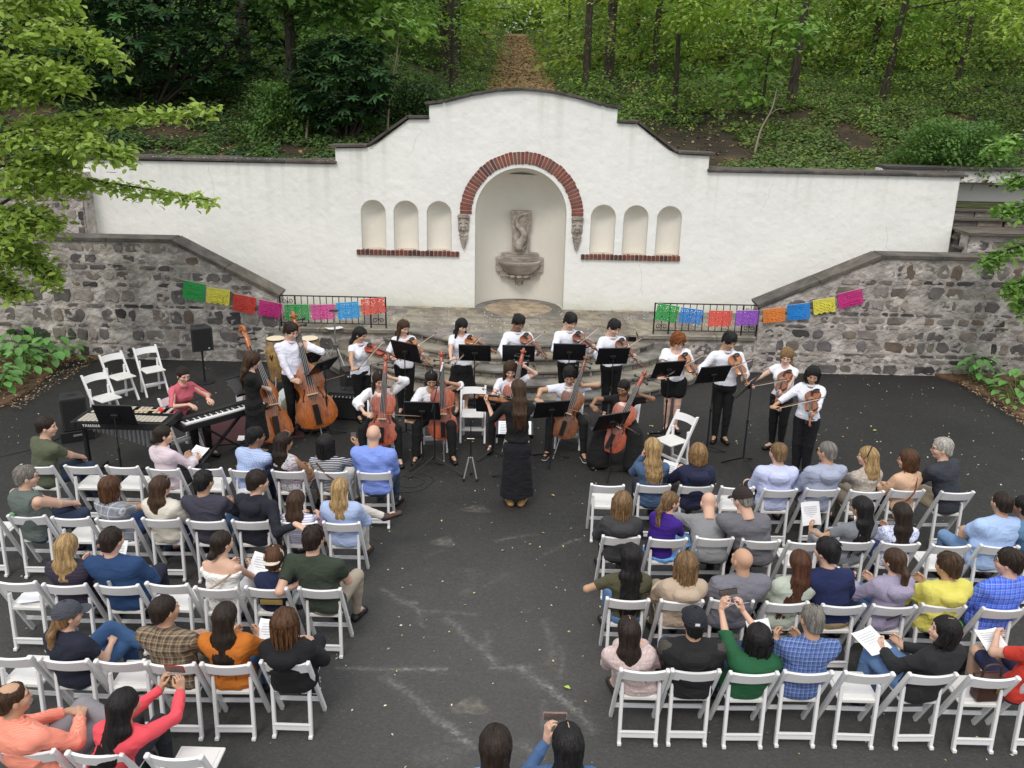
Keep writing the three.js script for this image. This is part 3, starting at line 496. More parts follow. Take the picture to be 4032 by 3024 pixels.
const tmpM = new THREE.Matrix4(), tmpQ = new THREE.Quaternion(), tmpE = new THREE.Euler(), tmpC = new THREE.Color();
function scatter(name, geo, m, list, parent) { // list of [x,y,z, scale, yaw, tilt, [r,g,b]]
  const o = new THREE.InstancedMesh(geo, m, list.length); o.name = parent ? name : numbered(name);
  list.forEach(([x, y, z, s, yaw, tilt, c], i) => { tmpQ.setFromEuler(tmpE.set(tilt * Math.cos(yaw * 7), yaw, tilt * Math.sin(yaw * 7), 'YXZ')); tmpM.compose(V(x, y, z), tmpQ, V(s, s, s)); o.setMatrixAt(i, tmpM); o.setColorAt(i, tmpC.setRGB(...c)); });
  o.castShadow = o.receiveShadow = true; (parent ?? scene).add(o); o.userData.kind = 'stuff'; return o;
}
const tint = (c, v, r = rnd) => { const k = 1 + v * (r() * 2 - 1), y = .12 * (r() - .5); return [c[0] * k * (1 + y), c[1] * k, c[2] * k * (1 - y)]; };
const G = { lime: [.38, .54, .075], fresh: [.24, .42, .065], mid: [.15, .3, .055], deep: [.075, .17, .04], rhodo: [.045, .105, .042], yellow: [.42, .48, .08], olive: [.2, .28, .055] };
const SP = { small: [1, 2, 3].map((k) => spray(leafGeo(.1, .06), 16, .34, k)), big: [4, 5, 6].map((k) => spray(leafGeo(.17, .1), 18, .6, k, .4)), maple: [7, 8].map((k) => spray(lobedLeaf(.17), 11, .42, k, .3)), flat: [9, 10].map((k) => spray(leafGeo(.13, .075), 15, .42, k, .12, .35)), ivy: [11, 12].map((k) => spray(leafGeo(.09, .08), 14, .22, k, .3, -.1)) };
const barkM = new THREE.MeshStandardMaterial({ color: new THREE.Color().setRGB(.12, .095, .075), map: T.barkC, roughness: .95, bumpMap: T.barkC, bumpScale: .03 });
function trunkGeo(pts, radii) { // a tapering limb through points
  const c = new THREE.CatmullRomCurve3(pts), n = 14, k = 9, p = [], idx = [], uv = [], fr = c.computeFrenetFrames(n, false);
  for (let i = 0; i <= n; i++) { const t = i / n, o = c.getPoint(t), s = t * (radii.length - 1), q = Math.min(radii.length - 2, Math.floor(s)), rad = lerp(radii[q], radii[q + 1], s - q); for (let j = 0; j <= k; j++) { const a = j / k * 2 * PI, e = rad * (1 + .1 * vnoise(Math.cos(a) * 2 + o.x, o.y * 2, Math.sin(a) * 2)); const v = o.clone().addScaledVector(fr.normals[i], Math.cos(a) * e).addScaledVector(fr.binormals[i], Math.sin(a) * e); p.push(v.x, v.y, v.z); uv.push(j / k * 2, o.y * .5); } }
  for (let i = 0; i < n; i++) for (let j = 0; j < k; j++) { const a = i * (k + 1) + j, b = a + k + 1; idx.push(a, b, a + 1, b, b + 1, a + 1); }
  const g = new THREE.BufferGeometry(); g.setAttribute('position', new THREE.Float32BufferAttribute(p, 3)); g.setAttribute('uv', new THREE.Float32BufferAttribute(uv, 2)); g.setIndex(idx); g.computeVertexNormals(); return g;
}
// a forest tree: trunk, a few limbs and a crown of leaf sprays filling an uneven volume
function forestTree(label, x, d, H, rad, lean, color, opt = {}) {
  const r = rngOf(Math.round(x * 131 + d * 977)), y = hillY(x, d) - .1, t = thing(opt.name ?? 'tree', label, 'tree', [x, y, -d], 0, opt.group);
  const top = V(lean * H, H, rr(-.3, .3, r)), mid = V(lean * H * .45 + rr(-.1, .1, r), H * .5, rr(-.15, .15, r)), lim = [trunkGeo([V(0, 0, 0), V(lean * H * .2, H * .24, 0), mid, top], [rad * 1.35, rad, rad * .8, rad * .35])];
  const crown = [], h0 = opt.low ?? 2.2, W = opt.wide ?? 3;
  for (let i = 0, n = opt.limbs ?? 9; i < n; i++) {
    const h = lerp(h0, H * .95, i / n + r() * .1), a = r() * 2 * PI, L = W * rr(.55, 1.05, r) * (1 - .4 * h / H), o = V(lean * h, h, 0), e = V(lean * h + Math.cos(a) * L, h + L * rr(-.05, .35, r), Math.sin(a) * L);
    lim.push(trunkGeo([o, o.clone().lerp(e, .5).add(V(0, .15, 0)), e], [rad * .3, rad * .18, .012]));
    const m = Math.ceil(L * (opt.dens ?? 7) * (y + h > 9.5 ? .3 : 1)); for (let k = 0; k < m; k++) { const q = rr(.25, 1.08, r), s = rr(.75, 1.35, r), w = .35 + .3 * L * q * .5; crown.push([lerp(o.x, e.x, q) + rr(-w, w, r), lerp(o.y, e.y, q) + rr(-.3, .25, r), lerp(o.z, e.z, q) + rr(-w, w, r), s, r() * 6.28, rr(0, .35, r), tint(color, .3, r)]); }
  }
  mesh('trunk', merge(lim), barkM, t);
  if (crown.length) scatter('crown', pick(opt.sp ?? SP.big, r), LM, crown, t);
  return t;
}

// ---------------------------------------------------------------- the wood: trees one can tell apart
// [label, x, distance, height, radius, lean, colour, options]
const TREES = [
  ['twin-stemmed tree with grey bark right of the path, nearer stem', 2.05, 27.5, 12, .1, .0, G.lime, { low: 2.2, sp: SP.flat, wide: 3.2, limbs: 12, dens: 9 }],
  ['twin-stemmed tree with grey bark right of the path, farther stem', 2.75, 27.9, 12, .125, .01, G.lime, { low: 2.5, sp: SP.flat, wide: 3, limbs: 8 }],
  ['dark leaning trunk a little right of the twin-stemmed tree', 4.2, 28.5, 11, .09, .03, G.fresh, { low: 1.5 }],
  ['straight slim grey trunk rising from the ivy bank right of the white arch', 7.35, 24.4, 11, .1, .035, G.fresh, { low: 2.4, sp: SP.flat }],
  ['slim trunk leaning right in the middle of the right-hand wood', 10.2, 25.4, 11, .085, .11, G.lime, { low: 2 }],
  ['slender dark trunk leaning right, half hidden by saplings at right', 13.2, 27.5, 10, .07, .09, G.fresh, { low: 1.5, sp: SP.maple }],
  ['short thick leaning trunk deep in the right-hand wood', 16.6, 36, 12, .3, .16, G.olive, { low: 4 }],
  ['thick dark trunk at the top right corner behind bright leaves', 15.1, 24.5, 12, .3, .03, G.fresh, { low: 2.4, wide: 3.6, sp: SP.flat, limbs: 12 }],
  ['straight trunk wrapped in a dark vine above the left white wall', -7.6, 25.4, 12, .14, .0, G.mid, { low: 3.2, sp: SP.maple, wide: 3.4 }],
  ['broad ivy-clad trunk left of the path', -2.2, 30, 12, .24, .01, G.fresh, { low: 2, limbs: 11 }],
  ['thin trunk at the left edge of the path top', -1.75, 44, 13, .15, .0, G.fresh, { low: 1.6 }],
  ['thin trunk at the right edge of the path top', 2.2, 47, 13, .15, -.02, G.lime, { low: 1.6 }],
];
for (const t of TREES) forestTree(...t);
{ // many more slim trees deeper in, alike
  const r = rngOf(61);
  for (let i = 0; i < 30; i++) {
    const d = rr(29, 62, r), x = rr(-.62, .62, r) * d * 1.05; if (Math.abs(x - pathX(d)) < 2.4) { i -= .5; if (r() < .02) break; continue; }
    forestTree('slim woodland tree among undergrowth deep on the hillside', x, d, rr(9, 13, r), rr(.05, .11, r), rr(-.05, .1, r), pick([G.fresh, G.lime, G.mid, G.olive, G.yellow], r), { low: rr(.9, 2, r), wide: rr(2.6, 4, r), limbs: 12, dens: 7, group: 'slim trees deep in the wood', name: 'woodland_tree' });
  }
}
{ // overhanging boughs along the upper edge belong to trees rooted on the bank
  forestTree('maple with broad lobed leaves hanging over the upper left of the wall', -5.4, 21.6, 9, .12, .02, G.mid, { low: 2.1, sp: SP.maple, wide: 2.6, limbs: 16, dens: 20 });
  forestTree('young maple with pale green leaves above the left shoulder of the wall', -3.4, 22.4, 8, .07, .03, G.fresh, { low: 1.9, sp: SP.maple, wide: 1.9, limbs: 12, dens: 18 });
  forestTree('bright lime beech sapling spreading over the right shoulder of the wall', 4.1, 23.6, 8, .06, -.02, G.lime, { low: 2.1, sp: SP.flat, wide: 2.6, limbs: 15, dens: 20 });
  forestTree('leafy sapling overhanging the left side of the path', -1.9, 25.5, 6, .05, .04, G.fresh, { low: 1.6, sp: SP.small, wide: 1.5, limbs: 9, dens: 8 });
  forestTree('bright sapling at the right side of the path head', 2.0, 36, 7, .06, -.05, G.lime, { low: 1.2, sp: SP.small, wide: 1.8, limbs: 11, dens: 9 });
  forestTree('oak sapling with large bright leaves low on the right bank', 6.1, 22.6, 3.4, .035, .03, G.fresh, { low: .9, sp: SP.maple, wide: 1.4, limbs: 7, dens: 8 });
  forestTree('bright-leaved beech at the upper right corner', 11.6, 20.4, 8.5, .1, .01, G.lime, { low: 2.5, sp: SP.flat, wide: 2.8, limbs: 15, dens: 20 });
}
// bare dead sapling left of the path, pale stem at the right bank
for (const [label, x, d, H, s] of [['bare pale dead sapling with forked twigs left of the path', -3.1, 21.2, 2.6, 5], ['thin pale bent stem on the right bank above the coping', 5.5, 20.6, 1.5, 9], ['thin bare stem near the left white coping', -4.9, 20.6, 1.5, 7]]) {
  const t = thing('dead_sapling', label, 'sapling', [x, hillY(x, d) - .05, -d]), r = rngOf(s), gs = [trunkGeo([V(0, 0, 0), V(.1, H * .4, 0), V(.28, H * .7, .05), V(.36, H, 0)], [.03, .022, .016, .006])];
  for (let i = 0; i < (H > 2 ? 7 : 2); i++) { const h = rr(.55, .9, r), o = V(.1 + .26 * h, H * h, 0), e = o.clone().add(V(H * rr(-.27, .27, r), H * rr(.06, .23, r), rr(-.3, .3, r))); gs.push(trunkGeo([o, o.clone().lerp(e, .5).add(V(0, .06, 0)), e], [.012, .008, .003])); }
  mesh('stem', merge(gs), mat([.3, .25, .19], .9), t);
}
// rhododendrons: whorls of long dark leaves
function rhodo(label, x, d, w, h, dep, n, seed) {
  const r = rngOf(seed), y = hillY(x, d), t = thing('rhododendron', label, 'shrub', [x, y, -d]), ros = [1, 2, 3].map((k) => rosette(8, .24, .075, k + seed)), L = [[], [], []], stems = [];
  for (let i = 0; i < n; i++) { const a = r() * 2 * PI, q = Math.pow(r(), .4), v = r(), bulge = Math.sqrt(Math.max(.05, 1 - Math.pow(v * 1.6 - .75, 2))); L[i % 3].push([Math.cos(a) * w * q * bulge * rr(.85, 1.1, r), .35 + v * h + .25 * fbm(a * 2, v * 4, seed, 2), Math.sin(a) * dep * q * bulge, rr(.75, 1.2, r), r() * 6.28, rr(0, .7, r), tint(r() < .1 ? G.deep : G.rhodo, .35, r)]); }
  for (let i = 0; i < 14; i++) { const e = V(rr(-w, w, r) * .8, rr(.4, .9, r) * h, rr(-dep, dep, r) * .7); stems.push(trunkGeo([V(e.x * .25, 0, e.z * .25), V(e.x * .6, e.y * .45, e.z * .6), e], [.04, .028, .012])); }
  mesh('branches', merge(stems), barkM, t); L.forEach((l, i) => scatter('foliage', ros[i], LMd, l, t));
}
rhodo('huge dark rhododendron with whorled leaves above the left white wall', -9.6, 22.6, 4.2, 3.9, 1.6, 2600, 5);
rhodo('smaller rhododendron just left of the stepped wall top', -4.05, 20.9, 1.25, 1.75, .8, 560, 8);
rhodo('dark rhododendron behind the yellow-green tree at far left', -15, 23.5, 3.4, 4.6, 1.6, 1500, 6);
// undergrowth: nobody could count it
{
  const r = rngOf(17), low = [[], []], mid = [[], [], []], far = [[], [], []];
  for (let i = 0; i < 21000; i++) { const d = 19.3 + 15 * Math.pow(r(), 1.4), x = rr(-.66, .66, r) * d, s = Math.abs(x - pathX(d)); if (s < PATHW(d) * (1 + .2 * r())) continue; if (fbm(x * .6, d * .6, 6, 2) < (x < -1.5 ? (d < 21.2 ? .0 : -.28) : d < 22 ? -.2 : -.34)) continue; low[i % 2].push([x, hillY(x, d) + rr(.0, .13, r), -d, rr(.5, 1.1, r), r() * 6.28, rr(0, .5, r), tint(r() < .25 ? G.olive : x < -1 ? (r() < .5 ? G.deep : G.mid) : pick([G.mid, G.olive, [.17, .26, .055]], r), .35, r)]); }
  for (let i = 0; i < 7600; i++) { const d = 22 + 30 * Math.pow(r(), 1.2), x = rr(-.66, .66, r) * d, s = Math.abs(x - pathX(d)); if (s < PATHW(d) + .35) continue; const hmax = (d < 26 ? .9 : x > 2 ? 2.6 : 1.9) * (.6 + .8 * Math.abs(fbm(x * .3, d * .3, 2, 2))); if (x > 5 && d < 25 && r() < .75) continue; mid[i % 3].push([x, hillY(x, d) + r() * hmax * 1.3, -d, rr(.6, 1.15, r), r() * 6.28, rr(0, .5, r), tint(pick(x > 1 ? [G.fresh, G.lime, G.olive, G.mid] : [G.mid, G.fresh, G.olive, G.deep], r), .3, r)]); }
  for (let i = 0; i < 12000; i++) { const d = 30 + 42 * r(), x = rr(-.7, .7, r) * d, s = Math.abs(x - pathX(d)); if (s < 1.3 + .02 * (d - 30) && d < 54) continue; const y = hillY(x, d) + Math.pow(r(), 1.15) * (d > 54 ? 8 : 5.5); far[i % 3].push([x, y, -d, rr(.9, 1.9, r), r() * 6.28, rr(0, .5, r), tint(pick(x < -3 ? [G.mid, G.fresh, G.deep] : [G.lime, G.lime, G.olive, G.fresh, G.yellow], r), .3, r)]); }
  for (let i = 0; i < 1500; i++) { const d = rr(54, 68, r), x = rr(-7, 7, r); far[i % 3].push([x, hillY(x, d) + rr(-.3, 5.5, r), -d, rr(.9, 1.8, r), r() * 6.28, rr(0, .6, r), tint(pick([G.fresh, G.mid, G.lime], r), .3, r)]); }
  for (let i = 0; i < 1500; i++) { const d = rr(23.5, 33, r), x = (r() < .7 ? rr(2.2, 17, r) : -rr(2, 9, r)) * d / 25; if (fbm(x * .45, d * .45, 12, 2) < -.05) continue; mid[i % 3].push([x, hillY(x, d) + rr(.8, 5.2, r), -d, rr(.7, 1.25, r), r() * 6.28, rr(0, .6, r), tint(pick(x > 0 ? [G.lime, G.fresh, G.lime, G.yellow] : [G.fresh, G.mid], r), .3, r)]); }
  for (let i = 0; i < 900; i++) { const d = rr(23, 56, r), m = r() < .5 ? 1 : -1, x = pathX(d) + m * PATHW(d) * rr(.8, 1.9, r); mid[i % 3].push([x, hillY(x, d) + rr(.02, .35, r), -d, rr(.3, .75, r), r() * 6.28, rr(0, .5, r), tint(pick([G.mid, G.olive, G.fresh], r), .3, r)]); }
  const grp = (n, k, l, geos) => { const o = new THREE.Group(); o.name = n; o.userData = { kind: 'stuff', label: k, category: 'undergrowth' }; scene.add(o); l.forEach((q, i) => q.length && stuff(scatter('leaves', geos[i % geos.length], LM, q, o))); };
  grp('ground_cover', 'ivy and low leafy ground cover on the bank behind the wall', low, SP.ivy); grp('undergrowth', 'leafy saplings and brush among the trees on the hillside', mid, SP.small); grp('far_foliage', 'far mass of spring foliage closing the wood', far, SP.big);
  // leaf litter on bank and path
  const lit = []; for (let i = 0; i < 15000; i++) { const d = 18.6 + 28 * Math.pow(r(), 1.6), x = rr(-.6, .6, r) * d, onPath = Math.abs(x - pathX(d)) < PATHW(d); if (!onPath && r() < .45) continue; lit.push([x, hillY(x, d) + (onPath ? .05 : .03), -d, rr(.6, 1.3, r), r() * 6.28, rr(0, .7, r), tint(pick([[.26, .16, .07], [.32, .22, .1], [.18, .1, .05], [.38, .3, .17]], r), .25, r)]); }
  for (let i = 0; i < 5000; i++) { const d = 20 + 30 * r(), x = pathX(d) + rr(-1, 1, r) * PATHW(d) * 1.05; lit.push([x, hillY(x, d) + .045, -d, rr(.6, 1.2, r), r() * 6.28, rr(0, .6, r), tint(pick([[.3, .19, .08], [.36, .25, .11], [.22, .13, .06]], r), .25, r)]); }
  const o = stuff(scatter('leaf_litter', leafGeo(.09, .07, .3, 1), mat([1, 1, 1], .9, { side: THREE.DoubleSide }), lit)); tag(o, 'dry brown fallen leaves on the bank and the path', 'leaf litter');
}

// ---------------------------------------------------------------- the layered tree at the left edge, in front of the wall
function layeredTree(label, base, trunk, boughs, color, seed, leafL) {
  const r = rngOf(seed), t = thing('dogwood_tree', label, 'tree', base), B = V(...base), wood = [trunkGeo(trunk.map((p) => V(...p).sub(B)), [.075, .06, .05, .03])], lv = [[], []], geo = [leafGeo(leafL, leafL * .55, .3, 2), leafGeo(leafL * .85, leafL * .5, .15, 2)];
  for (const [pts, wid, n, drop] of boughs) {
    const c = new THREE.CatmullRomCurve3(pts.map((p) => V(...p).sub(B))); wood.push(trunkGeo(c.getPoints(3), [.026, .018, .006]));
    const tw = Math.ceil(n / 5);
    for (let i = 0; i < tw; i++) { // flat side twigs carrying leaves in pairs
      const q = .12 + .88 * Math.pow(i / tw, .8), o = c.getPoint(q), dir = c.getTangent(q), side = V(-dir.z, 0, dir.x).multiplyScalar(r() < .5 ? 1 : -1), L = wid * (1.05 - .75 * q) * rr(.5, 1.1, r), e = o.clone().addScaledVector(dir, L * .7).addScaledVector(side, L * .75).add(V(0, -drop * L * rr(.1, 1, r) + rr(-.3, .22, r) * wid, rr(-.55, .55, r) * wid));
      wood.push(rod(o, e, .005, .002, 4));
      for (let k = 0; k < 9; k++) { const s = (k + 1) / 9, p = o.clone().lerp(e, s).add(V(rr(-.07, .07, r), rr(-.1, .03, r), rr(-.07, .07, r))); lv[k % 2].push([p.x, p.y, p.z, rr(.75, 1.25, r), r() * 6.28, rr(.2, 1.0, r), tint(color, .22, r)]); }
    }
  }
  mesh('trunk', merge(wood), barkM, t); lv.forEach((l, i) => scatter('foliage', geo[i], LM, l, t));
}
layeredTree('yellow-green dogwood with layered boughs reaching in from the left edge', [-9.0, 0, -13.9], [[-9.0, 0, -13.9], [-8.6, 1.6, -13.8], [-8.3, 3.4, -13.6], [-8.0, 6.4, -13.5]], [
  [[[-8.1, 5.6, -13.5], [-7.2, 5.75, -13.4], [-6.6, 5.8, -13.4], [-5.95, 5.5, -13.3]], .75, 700, .5], [[[-8.1, 5.2, -13.3], [-7.4, 5.35, -13.1], [-6.8, 5.3, -13], [-6.35, 5.15, -13]], .7, 700, .6], [[[-8.1, 6.1, -13.7], [-7.3, 6.2, -13.6], [-6.6, 6.15, -13.6]], .7, 420, .5],
  [[[-8.2, 4.2, -13.5], [-7.2, 4.45, -13.4], [-6.2, 4.6, -13.4], [-4.6, 4.72, -13.4]], .55, 560, .35], [[[-8.2, 4.0, -13.3], [-7.4, 4.3, -13.1], [-6.6, 4.35, -13], [-5.7, 4.1, -12.9]], .65, 700, .6], [[[-8.2, 4.1, -13.7], [-7.4, 4.45, -13.8], [-6.7, 4.4, -13.9]], .6, 380, .5],
  [[[-8.3, 3.4, -13.5], [-7.3, 3.75, -13.3], [-6.6, 3.65, -13.2]], .65, 620, .6], [[[-8.3, 3.1, -13.6], [-7.2, 3.6, -13.7], [-6.1, 3.52, -13.7], [-4.8, 3.34, -13.6]], .42, 330, .35], [[[-8.4, 2.8, -13.4], [-7.7, 3.2, -13.2], [-7.1, 3.05, -13.1]], .65, 620, .7], [[[-8.4, 2.4, -13.5], [-7.8, 2.6, -13.4], [-7.25, 2.2, -13.3]], .6, 480, .7], [[[-8.5, 2.2, -13.5], [-8.0, 2.5, -13.3], [-7.6, 2.6, -13.3]], .5, 320, .6], [[[-8.4, 3.6, -13.8], [-7.8, 3.9, -13.9], [-7.0, 3.95, -14]], .7, 420, .7], [[[-8.5, 2.6, -13.2], [-8.0, 2.9, -13], [-7.5, 2.75, -12.9]], .6, 420, .8], [[[-8.3, 4.8, -13.3], [-7.7, 5.0, -13.2], [-7.0, 4.95, -13.1]], .6, 420, .7], [[[-8.6, 1.9, -13.4], [-8.2, 2.15, -13.2], [-7.7, 1.95, -13.1]], .5, 300, .7], [[[-8.1, 6.6, -13.5], [-7.2, 6.7, -13.4], [-6.9, 6.6, -13.3]], .7, 400, .5]], [.42, .57, .105], 23, .125);
layeredTree('small bright tree reaching in from the right edge before the stone pier', [9.6, 0, -14.6], [[9.6, 0, -14.6], [9.4, 1.4, -14.5], [9.2, 3.2, -14.4], [9.1, 4.6, -14.4]], [
  [[[9.1, 4.0, -14.2], [8.5, 4.45, -14.1], [7.9, 4.55, -14], [7.5, 4.35, -14]], .45, 260, .5], [[[9.1, 3.7, -14.2], [8.5, 3.95, -14.1], [7.9, 3.9, -14]], .45, 260, .5], [[[9.1, 3.2, -14.2], [8.4, 3.45, -14], [7.7, 3.4, -14]], .4, 240, .5], [[[9.2, 2.6, -14.3], [8.6, 2.85, -14.1], [8.0, 2.75, -14], [7.75, 2.6, -14]], .4, 260, .6], [[[9.2, 2.0, -14.3], [8.7, 2.3, -14.1], [8.15, 2.15, -14]], .4, 240, .6], [[[9.2, 1.8, -14.3], [8.8, 1.95, -14.2], [8.45, 1.85, -14.1]], .35, 160, .6]], [.26, .47, .09], 29, .12);
// bushes
for (const [label, x, d, w, h, n, c] of [['dense green bush at the right end of the bank above the coping', 9.6, 19.6, 1.5, 1.1, 520, G.mid], ['fern-like green shrub above the left shoulder of the wall', -5.6, 21, 1.1, 1.2, 320, G.mid], ['dark shrub between the rhododendron and the path', -2.4, 22.2, .9, 1.1, 260, G.deep]]) {
  const r = rngOf(Math.round(x * 50)), y = hillY(x, d), t = thing('bush', label, 'shrub', [x, y, -d]), l = []; for (let i = 0; i < n; i++) { const a = r() * 6.28, q = Math.sqrt(r()), v = r(); l.push([Math.cos(a) * w * q * (1.05 - v * .6), v * h, Math.sin(a) * w * .6 * q, rr(.5, 1, r), a, rr(0, .6, r), tint(c, .3, r)]); }
  mesh('stems', merge([0, 1, 2, 3, 4].map((i) => rod(V(0, 0, 0), V((i - 2) * w * .3, h * .8, rr(-.2, .2, r)), .015, .005, 5))), barkM, t); scatter('foliage', SP.small[0], LM, l, t);
}
// mulch beds with large-leaved plants at both ends of the court
function bed(name, label, pts) { const s = shapeOf(pts.map(([x, z]) => [x, -z])), g = extr(s, .05, .03, { bevelSegments: 2 }).rotateX(-PI / 2); warp(g, (v) => { if (v.y > .02) v.y += .05 * fbm(v.x * 3, v.z * 3, 2, 3); }); uvBy(g, (x, y, z) => [x, z]); const m = struct(name, g, stoneMat(.16, .095, .05)); m.position.y = -.02; }
bed('mulch_bed', '', [[-7.6, -15.8], [-8.4, -15.7], [-8.5, -15.2], [-8.3, -14.3], [-8.25, -13.2], [-8.6, -12.6], [-10.6, -12.2], [-10.6, -15.8]]);
bed('mulch_bed', '', [[8.2, -15.82], [8.5, -15.2], [8.6, -14.4], [8.55, -13.4], [8.9, -12.4], [10.6, -12], [10.6, -15.82]]);
for (const s of [0, 1]) { const r = rngOf(90 + s), l = []; for (let i = 0; i < 800; i++) { const x = (s ? 8.35 + 1.4 * Math.pow(r(), 1.6) : -7.9 - 1.6 * Math.pow(r(), 1.4)), z = rr(-15.75, -12.9, r); l.push([x, .07, z, rr(.25, .6, r), r() * 6.28, rr(0, .5, r), tint(pick([[.35, .22, .1], [.22, .12, .06], [.4, .33, .2]], r), .3, r)]); } tag(stuff(scatter('mulch_litter', leafGeo(.09, .06, .3, 1), mat([1, 1, 1], .95, { side: THREE.DoubleSide }), l)), s ? 'brown leaf mulch in the right bed' : 'brown leaf mulch in the left bed', 'leaf litter'); }
function hosta(label, x, z, s, n, seed, c = [.16, .32, .06]) {
  const r = rngOf(seed), t = thing('leafy_plant', label, 'plant', [x, .03, z]), leaf = leafGeo(.19, .13, .3, 3);
  for (let i = 0; i < n; i++) { const a = i * 2.4 + rr(-.3, .3, r), q = rr(.25, 1, r), L = .4 * s * q, h = s * rr(.16, .6, r) * (1.15 - .5 * q), b = V(Math.sin(a) * L, h, Math.cos(a) * L), g = leaf.clone().scale(s, s, s).rotateX(rr(.1, .6, r)).rotateY(a + rr(-.3, .3, r)).translate(b.x, b.y, b.z); const k = tint(c, .22, r); mesh('leaf', g, hostaM(k), t); if (i % 2 === 0) mesh('stalk', rod(V(0, 0, 0), b, .006, .004, 4), stalkM, t); }
}
const hostaCache = [], stalkM = mat(G.mid, .7);
function hostaM(k) { const q = Math.round(k[1] * 40); return hostaCache[q] ??= new THREE.MeshPhysicalMaterial({ color: new THREE.Color().setRGB(k[0] * .8, k[1], k[2] * 1.1), roughness: .5, transmission: .2, thickness: 0, side: THREE.DoubleSide }); }
hosta('large-leaved green plant by the left end of the stone wall', -8.55, -15.35, 1.1, 40, 1); hosta('broad-leaved plant behind the left bed edge, lowest leaves over the mulch', -8.75, -14.6, 1.05, 40, 2); hosta('broad-leaved plant nearest the front of the left bed', -8.75, -13.8, 1.05, 36, 3); hosta('tall broad-leaved plant against the wall at far left', -9.3, -15.5, 1.2, 40, 4);
hosta('bright green plant at the foot of the right stone wall', 8.75, -15.4, .95, 36, 5); hosta('bright green plant in the right bed nearest the frame edge', 9.05, -14.6, 1.05, 36, 6); hosta('small green seedling at the edge of the right bed', 8.7, -14.1, .6, 12, 7);

// ---------------------------------------------------------------- white folding chairs
const whiteM = mat([.84, .84, .85], .4), seatM = mat([.9, .9, .9], .45, { map: stuccoC }), blackM = mat([.012, .012, .013], .5), blackGloss = mat([.012, .012, .014], .25), steelM = mat([.55, .56, .58], .3, { metalness: .85 }), paperM = mat([.86, .87, .9], .85, { side: THREE.DoubleSide }), rubberM = mat([.02, .02, .02], .9);
let chairProto;
function makeChair() {
  const t = new THREE.Group();
  const W = .182;
  for (const s of [-1, 1]) mesh('front_leg', [bar(V(s * W, .004, .165), V(s * W, .775, -.25), .03, .046, .008), rbox(s * W, .778, -.252, .034, .026, .05, .011)], whiteM, t); // runs up to carry the backrest
  for (const s of [-1, 1]) mesh('rear_leg', [bar(V(s * .148, .004, -.175), V(s * .148, .585, -.135), .03, .042, .01), rbox(s * .148, .02, -.195, .034, .03, .03, .006)], whiteM, t);
  const b = new RoundedBoxGeometry(.345, .115, .022, 3, .008); const bb = new THREE.BoxGeometry(.345, .115, .02, 14, 2, 1);
  warp(bb, (v) => { const k = 1 - (v.x / .172) ** 2; v.z -= .03 * k; v.y += (v.y > 0 ? .012 : .02) * k; }); bb.rotateX(-.38).translate(0, .712, -.214); mesh('backrest', bb, whiteM, t);
  mesh('seat', [rbox(0, .442, .035, .33, .024, .35, .01), rbox(0, .43, -.135, .3, .035, .03, .008), rbox(0, .456, .035, .27, .012, .28, .006)], seatM, t);
  mesh('rear_stretcher', [rbox(0, .1, -.172, .28, .062, .018, .005), rbox(0, .128, -.178, .31, .016, .024, .004)], whiteM, t);
  mesh('front_stretcher', [rbox(0, .19, .065, .35, .04, .018, .005)], whiteM, t);
  return t;
}
function chair(x, z, turn, label, group) {
  let c; if (!chairProto) { c = makeChair(); chairProto = c; c.name = numbered('folding_chair'); scene.add(c); } else { c = chairProto.clone(); c.name = numbered('folding_chair'); scene.add(c); }
  c.userData = {}; c.position.set(x, 0, z); c.rotation.set(0, turn, 0); return tag(c, label, 'chair', group);
}
// ---------------------------------------------------------------- bowed string instruments
const woodT = field(256, (u, v) => { const a = pn(u, v, 64, 3), b = pfbm(u, v, 8, 3, 6); return [.78 + .25 * (a - .5) + .3 * (b - .5), .74 + .28 * (a - .5) + .32 * (b - .5), .7 + .3 * (a - .5)]; }, true);
const varnish = (c) => new THREE.MeshPhysicalMaterial({ color: new THREE.Color().setRGB(...c), map: woodT, roughness: .38, clearcoat: .7, clearcoatRoughness: .18 });
const ebonyM = mat([.014, .012, .011], .35), bridgeM = mat([.62, .47, .28], .6), stringM = mat([.5, .5, .5], .35, { metalness: .7 }), hairM = mat([.75, .72, .62], .7);
const HALF = [[0, 0], [.1, .004], [.2, .05], [.27, .14], [.29, .22], [.278, .31], [.25, .385], [.262, .415], [.2, .45], [.168, .5], [.157, .55], [.168, .6], [.198, .645], [.22, .665], [.205, .7], [.228, .77], [.235, .83], [.215, .91], [.15, .968], [.06, .995], [0, 1]];
const HALFB = [[0, 0], [.1, .004], [.2, .04], [.285, .12], [.305, .2], [.295, .3], [.262, .38], [.272, .41], [.215, .45], [.185, .5], [.178, .55], [.19, .6], [.215, .645], [.232, .665], [.222, .7], [.22, .75], [.19, .83], [.13, .91], [.075, .965], [.05, .99], [.04, 1]];
function widthAt(H, y) { for (let i = 0; i + 1 < H.length; i++) if (y <= H[i + 1][1]) { const t = (y - H[i][1]) / Math.max(1e-6, H[i + 1][1] - H[i][1]); return lerp(H[i][0], H[i + 1][0], t); } return 0; }
